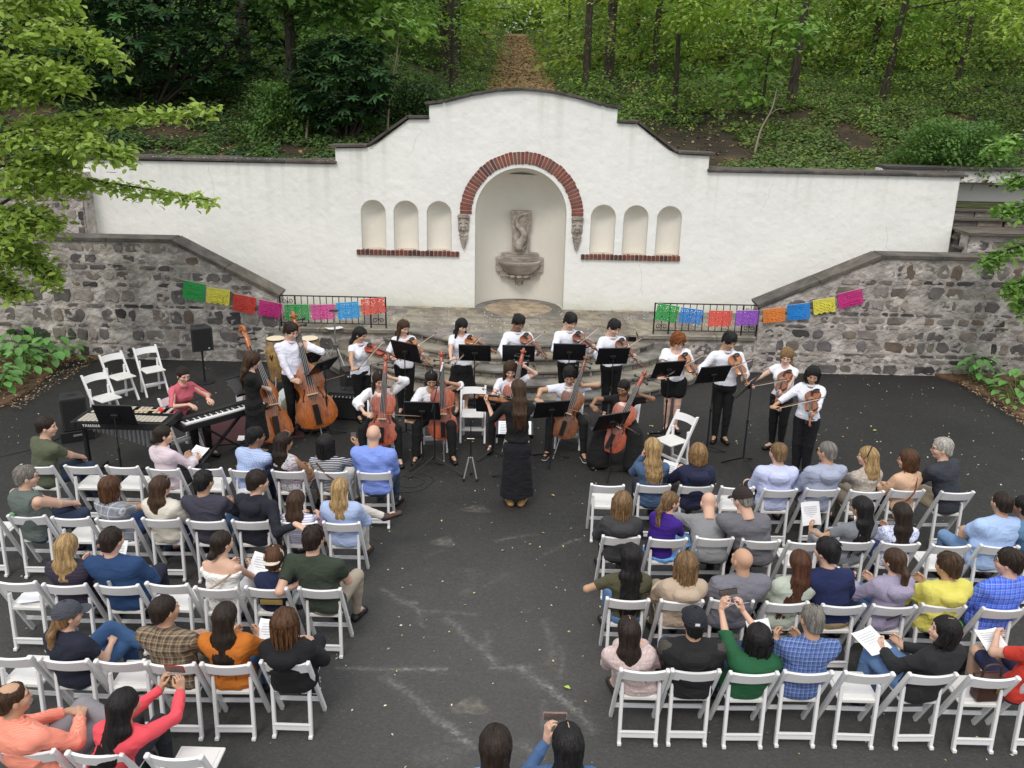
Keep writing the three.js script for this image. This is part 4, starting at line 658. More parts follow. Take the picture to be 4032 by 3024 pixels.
function stringInstrument(kind, name, label, m, L, group) { // origin at the bottom of the body, +y to the scroll, +z out of the top plate
  const t = thing(name, label, kind, [0, 0, 0], 0, group), H = kind === 'double bass' ? HALFB : HALF, rib = L * (kind === 'violin' ? .09 : .165), arch = L * .05, NY = 44, NX = 10, NL = L * (kind === 'double bass' ? .44 : .39);
  const plate = (sgn) => { const p = [], idx = [], uv = []; for (let j = 0; j <= NY; j++) { const y = .5 - .5 * Math.cos(j / NY * PI), w = widthAt(H, y); for (let i = 0; i <= NX; i++) { const s = i / NX * 2 - 1, e = Math.pow(1 - s * s, .8) * Math.pow(Math.sin(PI * clamp(y, .02, .98)), .6); p.push(s * w * L, y * L, sgn * (rib / 2 + arch * e * Math.min(1, w / .2))); uv.push(s * w * 1.2, y * .3); } } for (let j = 0; j < NY; j++) for (let i = 0; i < NX; i++) { const a = j * (NX + 1) + i, b = a + NX + 1; if (sgn > 0) idx.push(a, a + 1, b + 1, a, b + 1, b); else idx.push(a, b + 1, a + 1, a, b, b + 1); } const g = new THREE.BufferGeometry(); g.setAttribute('position', new THREE.Float32BufferAttribute(p, 3)); g.setAttribute('uv', new THREE.Float32BufferAttribute(uv, 2)); g.setIndex(idx); g.computeVertexNormals(); return g; };
  const ribs = () => { const p = [], idx = [], uv = []; for (const s of [1, -1]) { const b0 = p.length / 3; for (let j = 0; j <= NY; j++) { const y = .5 - .5 * Math.cos(j / NY * PI), w = widthAt(H, y) * .985; p.push(s * w * L, y * L, rib / 2, s * w * L, y * L, -rib / 2); uv.push(0, y, .2, y); } for (let j = 0; j < NY; j++) { const a = b0 + j * 2; if (s > 0) idx.push(a, a + 1, a + 3, a, a + 3, a + 2); else idx.push(a, a + 3, a + 1, a, a + 2, a + 3); } } const g = new THREE.BufferGeometry(); g.setAttribute('position', new THREE.Float32BufferAttribute(p, 3)); g.setAttribute('uv', new THREE.Float32BufferAttribute(uv, 2)); g.setIndex(idx); g.computeVertexNormals(); return g; };
  const body = mesh('body', [plate(1), plate(-1), ribs()], m, t);
  const zt = rib / 2 + arch, bh = L * (kind === 'violin' ? .085 : .12), by = .515 * L, nutY = L + NL * .98, zn = rib / 2 + L * .02;
  const ff = []; for (const s of [-1, 1]) { const P = []; for (let i = 0; i <= 10; i++) { const k = i / 10, a = (k - .5) * 2; P.push(V(s * (.125 + .028 * Math.sin(a * 2.3) - .01 * a) * L, (.52 - .085 * a) * L, rib / 2 + arch * .78 + .003 * L)); } ff.push(tube(P, L * .006, 14, 5)); for (const a of [-1, 1]) ff.push(new THREE.SphereGeometry(L * .013, 6, 5).translate(s * (.125 + .024 * a) * L, (.52 - .08 * a) * L, rib / 2 + arch * .74)); }
  mesh('sound_hole', ff, ebonyM, body);
  mesh('neck', [rod(V(0, L * .97, rib * .15), V(0, nutY, rib / 2), L * .055, L * .04, 8), trunkGeo([V(0, nutY - .01 * L, rib / 2 - L * .01), V(0, nutY + L * .12, rib / 2 - L * .02), V(0, nutY + L * .24, rib / 2 - L * .05)], [L * .045, L * .042, L * .032])], m, t);
  { const P = []; for (let i = 0; i <= 22; i++) { const a = i / 22 * PI * 3.2, r = L * .062 * (1 - i / 28); P.push(V(0, nutY + L * .27 + r * Math.sin(a - 1), rib / 2 - L * .05 + r * Math.cos(a - 1) - L * .02)); } mesh('scroll', [tube(P, L * .026, 30, 7), rod(V(-L * .055, nutY + L * .27, rib / 2 - L * .07), V(L * .055, nutY + L * .27, rib / 2 - L * .07), L * .022, L * .022, 8)], m, t); }
  mesh('fingerboard', bar(V(0, L * .66, zt + bh * .42), V(0, nutY, zn + L * .035), L * .085, L * .02, L * .004), ebonyM, t);
  mesh('tailpiece', [bar(V(0, L * .06, zt - arch * .4), V(0, L * .36, zt + bh * .4), L * .085, L * .018, L * .004)], ebonyM, t);
  mesh('bridge', [rbox(0, by, zt + bh / 2, L * .16, L * .02, bh, L * .004)], bridgeM, t);
  const st = []; for (let i = 0; i < 4; i++) { const s = (i - 1.5); st.push(rod(V(s * L * .02, L * .35, zt + bh * .4), V(s * L * .034, by, zt + bh + L * .004), L * .0028, L * .0028, 4), rod(V(s * L * .034, by, zt + bh + L * .004), V(s * L * .016, nutY, zn + L * .05), L * .0028, L * .0028, 4)); } mesh('strings', st, stringM, t);
  for (let i = 0; i < 4; i++) { const s = i % 2 ? 1 : -1, y = nutY + L * (.06 + .045 * i); mesh('peg', [rod(V(-s * L * .03, y, rib / 2 - L * .02), V(s * L * .12, y, rib / 2 - L * .02), L * .011, L * .013, 6), new THREE.SphereGeometry(L * .028, 7, 5).scale(1, 1, .45).translate(s * L * .135, y, rib / 2 - L * .02)], ebonyM, t); }
  if (kind === 'violin') mesh('chin_rest', new THREE.SphereGeometry(L * .14, 12, 8).scale(1, .7, .28).translate(-L * .13, L * .09, zt * .9), ebonyM, t);
  else { const e = kind === 'cello' ? L * .42 : L * .16; mesh('endpin', [rod(V(0, .01, 0), V(0, -e, 0), L * .011, L * .011, 8), new THREE.SphereGeometry(L * .02, 8, 6).translate(0, -e, 0)], steelM, t); }
  return t;
}
function makeBow(label, len, group) { // +y from frog to tip
  const t = thing('bow', label, 'bow', [0, 0, 0], 0, group), k = len / .74;
  mesh('stick', trunkGeo([V(0, 0, 0), V(0, len * .35, -.012 * k), V(0, len * .75, -.012 * k), V(0, len, 0.004)], [.0052 * k, .0048 * k, .004 * k, .0042 * k]), mat([.2, .07, .03], .35), t);
  mesh('hair', box(0, len * .5, .016 * k, .009 * k, len * .94, .0016), hairM, t); mesh('frog', rbox(0, len * .05, .008 * k, .011 * k, .045 * k, .022 * k, .003), ebonyM, t); mesh('tip', rbox(0, len * .985, .01 * k, .008 * k, .025 * k, .02 * k, .002), ebonyM, t);
  return t;
}
function align(o, origin, up, front) { // put a thing's origin somewhere with its +y and +z along given directions
  const y = up.clone().normalize(), z = front.clone().addScaledVector(y, -front.dot(y)).normalize(), x = V().crossVectors(y, z); o.quaternion.setFromRotationMatrix(new THREE.Matrix4().makeBasis(x, y, z)); o.position.copy(origin); return o;
}
// ---------------------------------------------------------------- stands, speakers, drums, keyboards
function musicStand(label, x, z, h, turn, tilt = .6, opt = {}) { // desk faces +z at turn 0 (the player stands on that side)
  const t = thing('music_stand', label, 'music stand', [x, 0, z], turn, opt.group ?? 'black music stands of the players');
  const desk = mesh('desk', [rbox(0, .0, 0, .5, .33, .008, .004), rbox(0, -.165, .035, .5, .012, .07, .004), rbox(0, .16, .006, .5, .01, .02, .003)], blackGloss, t); desk.position.set(0, h, .02); desk.rotation.x = -tilt;
  mesh('bracket', [rbox(0, 0, -.02, .09, .05, .03, .005)], blackM, desk);
  mesh('pole', [rod(V(0, h * .5, -.01), V(0, h - .02, -.01), .008), rod(V(0, .1, -.01), V(0, h * .56, -.01), .0125, .0125, 10)], blackM, t);
  mesh('collar', rod(V(0, h * .54, -.01), V(0, h * .58, -.01), .018, .018, 10), blackM, t);
  for (let i = 0; i < 3; i++) { const a = (opt.leg ?? .4) + i / 3 * 2 * PI; mesh('leg', trunkLeg(a), blackM, t); }
  if (opt.paper) { const p = thing('sheet_music', opt.paper, 'sheet music', [x, 0, z], turn); const q = mesh('page', [box(-.112, 0, 0, .215, .29, .002), box(.112, .003, .001, .215, .29, .002)], paperM, p); q.position.set(opt.px ?? 0, h + .005, .035); q.rotation.x = -tilt; q.translateZ(.006); mesh('printed_staves', Array.from({ length: 16 }, (_, i) => box(i % 2 ? .11 : -.11, .11 - .03 * (i >> 1), .0022, .17, .008, .001)), mat([.35, .35, .36], .9), q); }
  return t;
}
const trunkLeg = (a) => { const s = Math.sin(a), c = Math.cos(a); return bar(V(s * .02, .11, c * .02 - .01), V(s * .3, .012, c * .3 - .01), .012, .034, .005).translate(0, 0, 0); };
function speakerBox(label, x, y, z, turn, w, h, d) {
  const t = thing('loudspeaker', label, 'speaker', [x, y, z], turn), s = shapeOf([[-w / 2, d / 2], [w / 2, d / 2], [w * .36, -d / 2], [-w * .36, -d / 2]].map(([a, b]) => [a, -b]));
  mesh('cabinet', extr(s, h - .02, .01).rotateX(-PI / 2).translate(0, .01, 0), mat([.022, .022, .024], .7), t); mesh('grille', rbox(0, h / 2, d / 2 + .006, w * .9, h * .88, .012, .012), mat([.012, .012, .013], .9, { bumpMap: T.grain, bumpScale: .003 }), t);
  mesh('handle', [rbox(0, h + .004, 0, w * .4, .012, .05, .004)], blackM, t); mesh('badge', rbox(w * .3, h * .12, d / 2 + .014, .03, .02, .003, .001), mat([.6, .6, .6], .5), t); return t;
}
function combo(label, x, z, turn, w, h, d) {
  const t = thing('guitar_amplifier', label, 'amplifier', [x, 0, z], turn); mesh('cabinet', rbox(0, h / 2, 0, w, h, d, .02, 2), mat([.016, .016, .017], .75, { bumpMap: T.grain, bumpScale: .004 }), t);
  mesh('grille', rbox(0, h * .4, d / 2 + .004, w * .9, h * .68, .01, .004), mat([.022, .021, .021], .95), t); mesh('control_panel', rbox(0, h * .86, d / 2 + .003, w * .9, h * .14, .012, .003), mat([.05, .05, .055], .4), t);
  for (let i = 0; i < 9; i++) mesh('knob', new THREE.CylinderGeometry(.011, .012, .02, 10).rotateX(PI / 2).translate(lerp(-w * .38, w * .38, i / 8), h * .86, d / 2 + .018), mat([.7, .7, .7], .4), t); mesh('handle', tube([V(-.09, h, 0), V(-.07, h + .035, 0), V(.07, h + .035, 0), V(.09, h, 0)], .01, 12, 6), blackM, t); return t;
}
function drum(name, label, cat, x, y, z, prof, color, headR, headY, rim = steelM, extra) {
  const t = thing(name, label, cat, [x, y, z]); mesh('shell', lathe(prof, 32), color, t); mesh('drumhead', lathe([[.001, headY + .004], [headR * .9, headY + .003], [headR, headY - .004], [headR, headY - .02]], 32), mat([.72, .62, .44], .7), t);
  mesh('rim', new THREE.TorusGeometry(headR + .004, .008, 8, 32).rotateX(PI / 2).translate(0, headY - .012, 0), rim, t);
  for (let i = 0; i < 6; i++) { const a = i / 6 * 2 * PI; mesh('lug', rod(V(Math.sin(a) * (headR + .01), headY - .02, Math.cos(a) * (headR + .01)), V(Math.sin(a) * (headR + .014), headY - .14, Math.cos(a) * (headR + .014)), .006), steelM, t); } extra?.(t); return t;
}
function tripodLegs(t, hub, spread, n = 3, a0 = .3, r = .012, m = steelM) { for (let i = 0; i < n; i++) { const a = a0 + i / n * 2 * PI, e = V(Math.sin(a) * spread, .015, Math.cos(a) * spread); mesh('leg', rod(V(Math.sin(a) * .02, hub, Math.cos(a) * .02), e, r, r, 8), m, t); mesh('foot', new THREE.SphereGeometry(r * 1.7, 8, 6).scale(1, .8, 1).translate(e.x, .016, e.z), rubberM, t); } }
function cable(name, label, pts, r = .006) { return tag(mesh(name, tube(pts.map(([x, z, y]) => V(x, y ?? r, z)), r, pts.length * 8, 6), mat([.03, .03, .03], .6)), label, 'cable'); }
function sheet(label, x, y, z, w, d, turn, curl = .01, name = 'paper_sheet') { const g = new THREE.BoxGeometry(w, .0015, d, 6, 1, 6); warp(g, (v) => { v.y += curl * ((v.x / w) ** 2 * 3 + .5 * Math.sin(v.z / d * 4)); }); const m = tag(mesh(name, g, paperM), label, 'paper'); m.position.set(x, y, z); m.rotation.y = turn; return m; }
// lettering: flat print made on a small canvas
function print(text, w, h, fg, bg, font = 'bold 60px sans-serif', W = 256, Hh = 64) { const cv = document.createElement('canvas'); cv.width = W; cv.height = Hh; const c = cv.getContext('2d'); c.fillStyle = bg; c.fillRect(0, 0, W, Hh); c.fillStyle = fg; c.font = font; c.textAlign = 'center'; c.textBaseline = 'middle'; c.fillText(text, W / 2, Hh / 2 + 2); const t = new THREE.CanvasTexture(cv); t.colorSpace = THREE.SRGBColorSpace; return [new THREE.PlaneGeometry(w, h), new THREE.MeshStandardMaterial({ map: t, roughness: .6 })]; }
// ---------------------------------------------------------------- paper flags
const cutShapes = [(c) => { const p = new THREE.Path(); p.absellipse(0, 0, c, c, 0, 2 * PI); return p; }, (c) => { const p = new THREE.Path(); p.moveTo(0, -c); p.lineTo(c * .75, 0); p.lineTo(0, c); p.lineTo(-c * .75, 0); p.closePath(); return p; }];
function paperFlag(w, h, style, seed, m, parent, label) {
  const r = rngOf(seed), s = new THREE.Shape(); s.moveTo(-w / 2, 0); s.lineTo(-w / 2, -h * .9);
  const sc = style % 3 === 0 ? 4 : style % 3 === 1 ? 7 : 11; for (let i = 0; i < sc; i++) { const x0 = lerp(-w / 2, w / 2, i / sc), x1 = lerp(-w / 2, w / 2, (i + 1) / sc); s.quadraticCurveTo((x0 + x1) / 2, -h * (1.12 - .02 * sc / 4), x1, -h * .9); } s.lineTo(w / 2, 0); s.closePath();
  const hole = (x, y, c, k) => { const p = cutShapes[k](c), q = new THREE.Path(p.getPoints(4).map((v) => new THREE.Vector2(v.x + x, v.y + y))); s.holes.push(q); };
  const nx = 11, ny = 8; for (let j = 0; j < ny; j++) for (let i = 0; i < nx; i++) { const x = lerp(-w * .43, w * .43, i / (nx - 1)), y = lerp(-h * .12, -h * .84, j / (ny - 1)), e = Math.hypot(x / w * 1.5, (y + h * .5) / h * 1.7), c = w * .024 * (style === 1 ? 1.25 : 1); if (style === 2 && e < .3 && e > .18) continue; if (style === 0 && e > .42 && e < .52) continue; if (r() < .13) continue; hole(x + (j % 2 ? w * .02 : -w * .02), y, c * rr(.75, 1.15, r), (i + j + style) % 2); }
  const g = new THREE.ExtrudeGeometry(s, { depth: .0012, bevelEnabled: false, curveSegments: 3 }); const ph = r() * 6; warp(g, (v) => { v.z += .014 * Math.sin(v.x / w * 5 + ph) * (-v.y / h) + .01 * (-v.y / h); }); const o = mesh('paper_flag', g, m, parent); if (label) o.userData.label = label; return o;
}

// ---------------------------------------------------------------- paper flags on strings along railings and walls
const flagC = { green: [.03, .42, .09], yellow: [.86, .8, .1], red: [.75, .05, .035], magenta: [.66, .03, .26], pink: [.8, .1, .4], blue: [.015, .28, .8], sky: [.05, .42, .88], orange: [.88, .28, .05], purple: [.36, .1, .66], coral: [.88, .12, .09] };
const flagMs = Object.fromEntries(Object.entries(flagC).map(([k, c]) => [k, new THREE.MeshPhysicalMaterial({ color: new THREE.Color().setRGB(...c), roughness: .6, transmission: .12, thickness: 0, side: THREE.DoubleSide })]));
function bunting(label, pts, flags, ends) {
  const t = thing('paper_bunting', label, 'bunting', [0, 0, FZ + .075]), line = [...pts.map(([a, b]) => [V(...a, 0), V(...b, 0)])], all = [V(...ends[0], 0), ...line.flat(), V(...ends[1], 0)];
  const gs = []; for (let i = 0; i + 1 < all.length; i++) gs.push(rod(all[i], all[i + 1], .003, .003, 5)); mesh('string', gs, mat([.7, .68, .62], .8), t);
  line.forEach(([a, b], i) => { const w = a.distanceTo(b), o = paperFlag(w, flags[i][1], flags[i][2], i * 13 + flags.length + Math.round(a.x), flagMs[flags[i][0]], t, `${flags[i][3] ?? flags[i][0]} cut-paper flag`); o.position.set((a.x + b.x) / 2, (a.y + b.y) / 2, .004); o.rotation.z = Math.atan2(b.y - a.y, b.x - a.x); o.rotation.x = .05; });
}
bunting('eight cut-paper flags on a string from left stone wall to left railing', [[[-6.17, 1.59], [-5.77, 1.51]], [[-5.75, 1.47], [-5.32, 1.41]], [[-5.25, 1.35], [-4.84, 1.28]], [[-4.78, 1.25], [-4.36, 1.17]], [[-4.32, 1.16], [-3.87, 1.17]], [[-3.82, 1.16], [-3.38, 1.19]], [[-3.35, 1.21], [-2.93, 1.25]], [[-2.88, 1.29], [-2.44, 1.34]]],
  [['green', .36, 0], ['yellow', .31, 0], ['red', .34, 1], ['magenta', .31, 2], ['green', .31, 1, 'plain green'], ['pink', .3, 2], ['sky', .33, 0, 'bright blue'], ['coral', .31, 1, 'coral red']], [[-6.3, 1.63], [-2.43, 1.33]]);
bunting('eight cut-paper flags on a string from right railing to right stone wall', [[[2.71, 1.34], [3.12, 1.28]], [[3.15, 1.27], [3.58, 1.22]], [[3.68, 1.22], [4.12, 1.22]], [[4.19, 1.23], [4.61, 1.24]], [[4.69, 1.26], [5.09, 1.32]], [[5.14, 1.35], [5.55, 1.41]], [[5.6, 1.45], [6.0, 1.53]], [[6.04, 1.58], [6.48, 1.7]]],
  [['green', .33, 1, 'bright green'], ['blue', .3, 1], ['coral', .32, 0, 'coral red'], ['purple', .3, 0], ['orange', .29, 2], ['blue', .32, 2, 'deep blue'], ['yellow', .29, 0], ['magenta', .31, 0]], [[2.69, 1.34], [6.75, 1.78]]);

// ---------------------------------------------------------------- music stands
musicStand('music stand in front of the empty vibraphone at far left', -5.03, -10.15, 1.04, PI, .4, { leg: .2 });
musicStand('music stand beside the double bass player in the white shirt', -2.79, -12.13, 1.12, -2.1, .75, { paper: 'sheet music on the stand by the double bass', leg: .1 });
musicStand('music stand half hidden behind the double bass', -3.08, -12.5, 1.12, -2.2, .7);
musicStand('music stand turned sideways before the second violinist from the left', -1.59, -12.16, 1.36, PI - .55, .35, { leg: .5, group: null });
musicStand('music stand before the violinist in the long pleated skirt', -.59, -12.8, 1.17, PI, .45);
musicStand('music stand before the boy violinist third from the right steps edge, under the niche', .09, -12.65, 1.22, PI, .45);
musicStand('music stand before the tallest boy in a tie', .87, -12.65, 1.26, PI, .45);
musicStand('music stand before the boy violinist at the right of the steps', 1.55, -12.68, 1.2, PI + .15, .45);
musicStand('music stand before the red-haired violinist', 2.35, -12.28, 1.13, PI + .3, .5);
musicStand('music stand before the dark-haired boy violinist on the right', 2.91, -11.8, 1.22, PI + .3, .5);
musicStand('tall music stand seen from the side before the last two violinists', 3.34, -11.39, 1.2, PI + 1.0, .6);
musicStand('low music stand before the two left cellists', -1.24, -11.17, .8, PI, .4, { leg: .5 });
musicStand('low music stand left of the conductor', -.27, -11.52, .8, PI - .1, .4);
musicStand('low music stand with white pages right of the conductor', .57, -11.39, .78, PI + .25, .5, { paper: 'white sheet music hanging off the stand right of the conductor', px: .16, leg: .7 });
musicStand('low music stand tilted before the cellist in black', 1.38, -10.97, .78, PI + .45, .55);
musicStand('low flat stand before the conductor', .05, -10.75, .74, 0, 1.15, { paper: 'open white score on the conductor stand' });
// ---------------------------------------------------------------- mic, tripods, speakers
{
  const m = thing('microphone_stand', 'black microphone stand between the two left cellists, boom raised', 'microphone stand', [-1.05, 0, -10.94]);
  mesh('pole', [rod(V(0, .2, 0), V(0, .72, 0), .012), rod(V(0, .7, 0), V(0, .98, 0), .009)], blackM, m); tripodLegs(m, .22, .42, 3, 1.2, .01, blackM); mesh('boom', rod(V(-.03, .9, .05), V(.08, 1.42, -.12), .007), blackM, m); mesh('microphone', [rod(V(.08, 1.42, -.12), V(.1, 1.5, -.2), .012, .018), new THREE.SphereGeometry(.024, 10, 8).translate(.102, 1.51, -.205)], steelM, m);
  const c = thing('instrument_stand', 'small empty folding instrument stand in front of the empty white chair', 'instrument stand', [-.54, 0, -10.7]);
  mesh('pole', [rod(V(0, .3, -.02), V(0, .62, -.02), .011), rod(V(0, .6, -.02), V(0, .86, -.03), .007)], blackM, c); mesh('yoke', [rod(V(-.05, .6, 0), V(.05, .6, 0), .007)], steelM, c); for (const [x, z] of [[-.09, .06], [.09, .06], [0, -.16]]) { mesh('leg', bar(V(x * .25, .33, 0), V(x, .02, z), .018, .02, .003), mat([.4, .4, .41], .4, { metalness: .6 }), c); mesh('foot', rbox(x, .02, z, .035, .04, .04, .008), rubberM, c); }
  const p = thing('tripod_stand', 'silver lighting tripod with a flat top plate behind the double bass', 'tripod', [-3.17, 0, -14.75]);
  mesh('pole', [rod(V(0, .62, 0), V(0, 1.18, 0), .016), rod(V(0, 1.1, 0), V(0, 1.3, 0), .01)], steelM, p); mesh('hub', rbox(0, .66, 0, .09, .1, .09, .015), mat([.1, .1, .1], .5), p); tripodLegs(p, .68, .36, 3, .95, .014, mat([.5, .5, .5], .4, { metalness: .6 })); mesh('top_plate', rbox(0, 1.32, 0, .16, .025, .07, .006), blackM, p);
}
speakerBox('black loudspeaker raised on a pole before the left stone wall', -5.5, .62, -14.55, .5, .34, .42, .3);
{ const s = thing('speaker_pole', 'black pole carrying the raised loudspeaker', 'speaker stand', [-5.5, 0, -14.55]); mesh('pole', rod(V(0, .02, 0), V(0, .62, 0), .018), blackM, s); mesh('base', lathe([[.001, .02], [.16, .018], [.17, 0], [.001, 0]], 24), blackM, s); }
speakerBox('black loudspeaker behind the left end of the vibraphone', -6.5, .17, -11.9, .55, .33, .5, .32);
{ const s = thing('bass_speaker', 'low black bass speaker box under the left loudspeaker', 'speaker', [-6.5, 0, -11.9], .55); mesh('box', rbox(0, .083, 0, .45, .165, .4, .01), blackM, s); mesh('handle', rbox(0, .1, .205, .12, .03, .01, .003), steelM, s); }
combo('tall black amplifier standing behind the first violinist', -2.62, -13.55, .5, .42, .66, .3); combo('low black amplifier with a row of knobs on the ground beside the double bass', -2.6, -12.98, -.12, .62, .46, .3);
cable('amplifier_cable', 'black cable bundle lying on the low amplifier', [[-2.75, -13.0, .475], [-2.6, -12.95, .485], [-2.5, -13.02, .475], [-2.62, -13.06, .482], [-2.72, -12.98, .475]]);
// ---------------------------------------------------------------- vibraphone
{
  const v = thing('vibraphone', 'black vibraphone with pale bars and silver resonator tubes at the left', 'vibraphone', [-5.08, 0, -10.62], -.02);
  const L = 1.2, bm = mat([.62, .58, .5], .35, { metalness: .3 }), bars = 19;
  mesh('frame', [rbox(0, .82, .27, L + .05, .1, .03, .006), rbox(0, .84, -.3, L - .25, .08, .03, .006), rbox(-L / 2, .82, 0, .06, .1, .6, .01), rbox(L / 2, .82, 0, .06, .1, .5, .01), rbox(0, .8, 0, L, .02, .5, .004)], blackM, v);
  for (let i = 0; i < bars; i++) { const x = lerp(-L / 2 + .08, L / 2 - .08, i / (bars - 1)), l = lerp(.27, .19, i / (bars - 1)); mesh('bar', rbox(x, .875, .13, .05, .012, l, .004), bm, v); if (![2, 6, 9, 13, 16].includes(i) && i < bars - 1) mesh('bar', rbox(x + .035, .89, -.15, .046, .012, l, .004), bm, v); if (i > 1) mesh('resonator_tube', new THREE.CylinderGeometry(.021, .021, lerp(.07, .4, Math.pow(i / bars, 1.4)), 12).translate(x, .77 - lerp(.07, .4, Math.pow(i / bars, 1.4)) / 2, .14), steelM, v); }
  for (const s of [-1, 1]) { mesh('leg', [rbox(s * (L / 2 - .05), .42, .12, .05, .78, .06, .01), rbox(s * (L / 2 - .05), .04, 0, .06, .05, .66, .012)], blackM, v); for (const z of [-.3, .3]) mesh('caster', new THREE.CylinderGeometry(.028, .028, .02, 12).rotateZ(PI / 2).translate(s * (L / 2 - .05), .028, z), rubberM, v); }
  mesh('pedal_bar', [rbox(0, .12, .05, L * .95, .03, .03, .005), rbox(.5, .25, .1, .16, .3, .1, .02)], blackM, v);
  const pr = print('YAMAHA', .24, .055, '#d8d8d8', '#0b0b0c'); const q = mesh('maker_lettering', pr[0], pr[1], v); q.position.set(-.36, .82, .287);
  const ml = thing('mallet', 'pair of mallets with red yarn heads lying on the vibraphone bars', 'mallet', [-4.72, .905, -10.74], .12); for (const z of [0, .03]) { mesh('stick', rod(V(-.3, 0, z), V(0, .005, z), .005), mat([.7, .52, .3], .6), ml); mesh('head', new THREE.SphereGeometry(.026, 12, 8).translate(.02 + z, .006, z), mat([.75, .03, .04], .95), ml); }
}
// ---------------------------------------------------------------- keyboard
{
  const k = thing('digital_piano', 'black digital piano with white keys on a folding stand', 'keyboard', [-4.05, 0, -11.2], Math.atan2(.5, .45)), L = 1.3;
  const kb = new THREE.Group(); k.add(kb); kb.name = 'keyboard_unit'; kb.position.y = .7;
  mesh('case', [rbox(0, -.02, .02, L, .09, .3, .012), rbox(0, .04, -.09, L, .03, .1, .008)], blackM, kb); const whites = 50;
  for (let i = 0; i < whites; i++) mesh('white_key', box(lerp(-L / 2 + .05, L / 2 - .05, (i + .5) / whites), .033, .08, (L - .1) / whites - .0016, .02, .15), whiteM, kb);
  for (let i = 0; i < whites - 1; i++) if (![2, 6].includes(i % 7)) mesh('black_key', box(lerp(-L / 2 + .05, L / 2 - .05, (i + 1) / whites), .05, .05, .012, .018, .09), blackM, kb);
  mesh('cross_leg', [bar(V(-.36, .64, .0), V(.36, .02, .0), .03, .05), bar(V(-.36, .64, .05), V(.36, .02, .05), .03, .05)], blackM, k); mesh('cross_leg', [bar(V(.36, .64, -.02), V(-.36, .02, -.02), .03, .05)], blackM, k); for (const s of [-1, 1]) mesh('foot_bar', rod(V(s * .37, .02, -.22), V(s * .37, .02, .24), .018), blackM, k);
  musicStand('music stand leaning over the far end of the digital piano', -3.86, -11.75, .95, .9, .9);
  cable('keyboard_cable', 'pale cable looping on the ground behind the pianist', [[-5.2, -12.6], [-5.05, -12.3], [-4.75, -12.25], [-4.5, -12.4], [-4.3, -12.2]], .006);
}
// ---------------------------------------------------------------- percussion behind the basses
const congaM = new THREE.MeshPhysicalMaterial({ color: new THREE.Color().setRGB(.6, .42, .2), map: woodT, roughness: .35, clearcoat: .5 });
const congaProf = [[.12, 0], [.15, .15], [.185, .4], [.19, .52], [.175, .66], [.15, .74]].map(([x, y]) => [x, y]);
const congaMark = (t) => { mesh('maker_emblem', extr(shapeOf([[-.035, .05], [-.015, .05], [0, .0], [.015, .05], [.035, .05], [.008, -.05], [-.008, -.05]]), .004).translate(-.04, .46, .186), ebonyM, t); };
for (const [x, z, l] of [[-4.12, -14.35, 'left conga drum of pale wood behind the boy with the double bass'], [-3.55, -14.4, 'right conga drum of pale wood behind the scroll of the double bass']]) drum('conga_drum', l, 'drum', x, .14, z, congaProf, congaM, .16, .77, blackM, (t) => { congaMark(t); mesh('stand', [0, 1, 2].map((i) => rod(V(Math.sin(i * 2.1) * .14, .1, Math.cos(i * 2.1) * .14), V(Math.sin(i * 2.1) * .22, -.135, Math.cos(i * 2.1) * .22), .012)), steelM, t); });
drum('floor_tom', 'white tom drum with steel rim on the ground behind the pianist', 'drum', -4.33, .12, -13.2, [[.17, 0], [.17, .34]], mat([.72, .73, .75], .35), .172, .36, steelM, (t) => mesh('stand', [0, 1, 2].map((i) => rod(V(Math.sin(i * 2.1) * .18, .2, Math.cos(i * 2.1) * .18), V(Math.sin(i * 2.1) * .21, -.115, Math.cos(i * 2.1) * .21), .008)), steelM, t));
{ const b = drum('bass_drum', 'white bass drum on its side behind the boy with the double bass', 'drum', -3.42, .28, -12.75, [[.27, -.18], [.27, .18]], mat([.7, .71, .73], .35), .272, .19); b.rotation.set(PI / 2, 0, -.5);
  const c = thing('cymbal', 'brass cymbal on a stand between the conga drums', 'cymbal', [-3.62, 0, -13.6]); mesh('plate', lathe([[.01, .72], [.05, .715], [.19, .69], [.19, .686], [.01, .71]], 28), mat([.5, .36, .12], .35, { metalness: .85 }), c); mesh('stand', rod(V(0, .3, 0), V(0, .74, 0), .009), steelM, c); tripodLegs(c, .32, .24, 3, .4, .008);
  const p = thing('drum_rug', 'dark red rug under the drums', 'rug', [-4.0, 0, -12.35], .3); mesh('pile', rbox(0, .008, 0, 1.5, .014, 1.1, .004), mat([.06, .018, .022], .95), p); }
sheet('white paper lying on the terrace coping behind the tripod', -3.4, .725, -15.75, .3, .22, .5, .02); sheet('white sheet on the ground before the drums', -3.95, .022, -11.95, .3, .22, .2);
// cables
cable('floor_cable', 'thin cable running across the asphalt at far left', [[-8.6, -10.3], [-7.9, -10.7], [-7.3, -11.05], [-6.85, -11.5], [-6.6, -12.4], [-6.2, -13.4]]); cable('floor_cable', 'black cable tangle at the foot of the microphone stand', [[-1.75, -10.6], [-1.4, -10.75], [-1.15, -10.6], [-1.3, -10.4], [-1.6, -10.55], [-1.35, -10.85], [-1.05, -10.7], [-1.2, -10.3], [-1.5, -10.25], [-1.8, -10.15]]); cable('floor_cable', 'cable looping on the ground before the raised loudspeaker', [[-5.45, -14.3], [-5.2, -13.9], [-5.6, -13.4], [-5.9, -13.3], [-6.3, -13.5], [-6.8, -13.2]]);
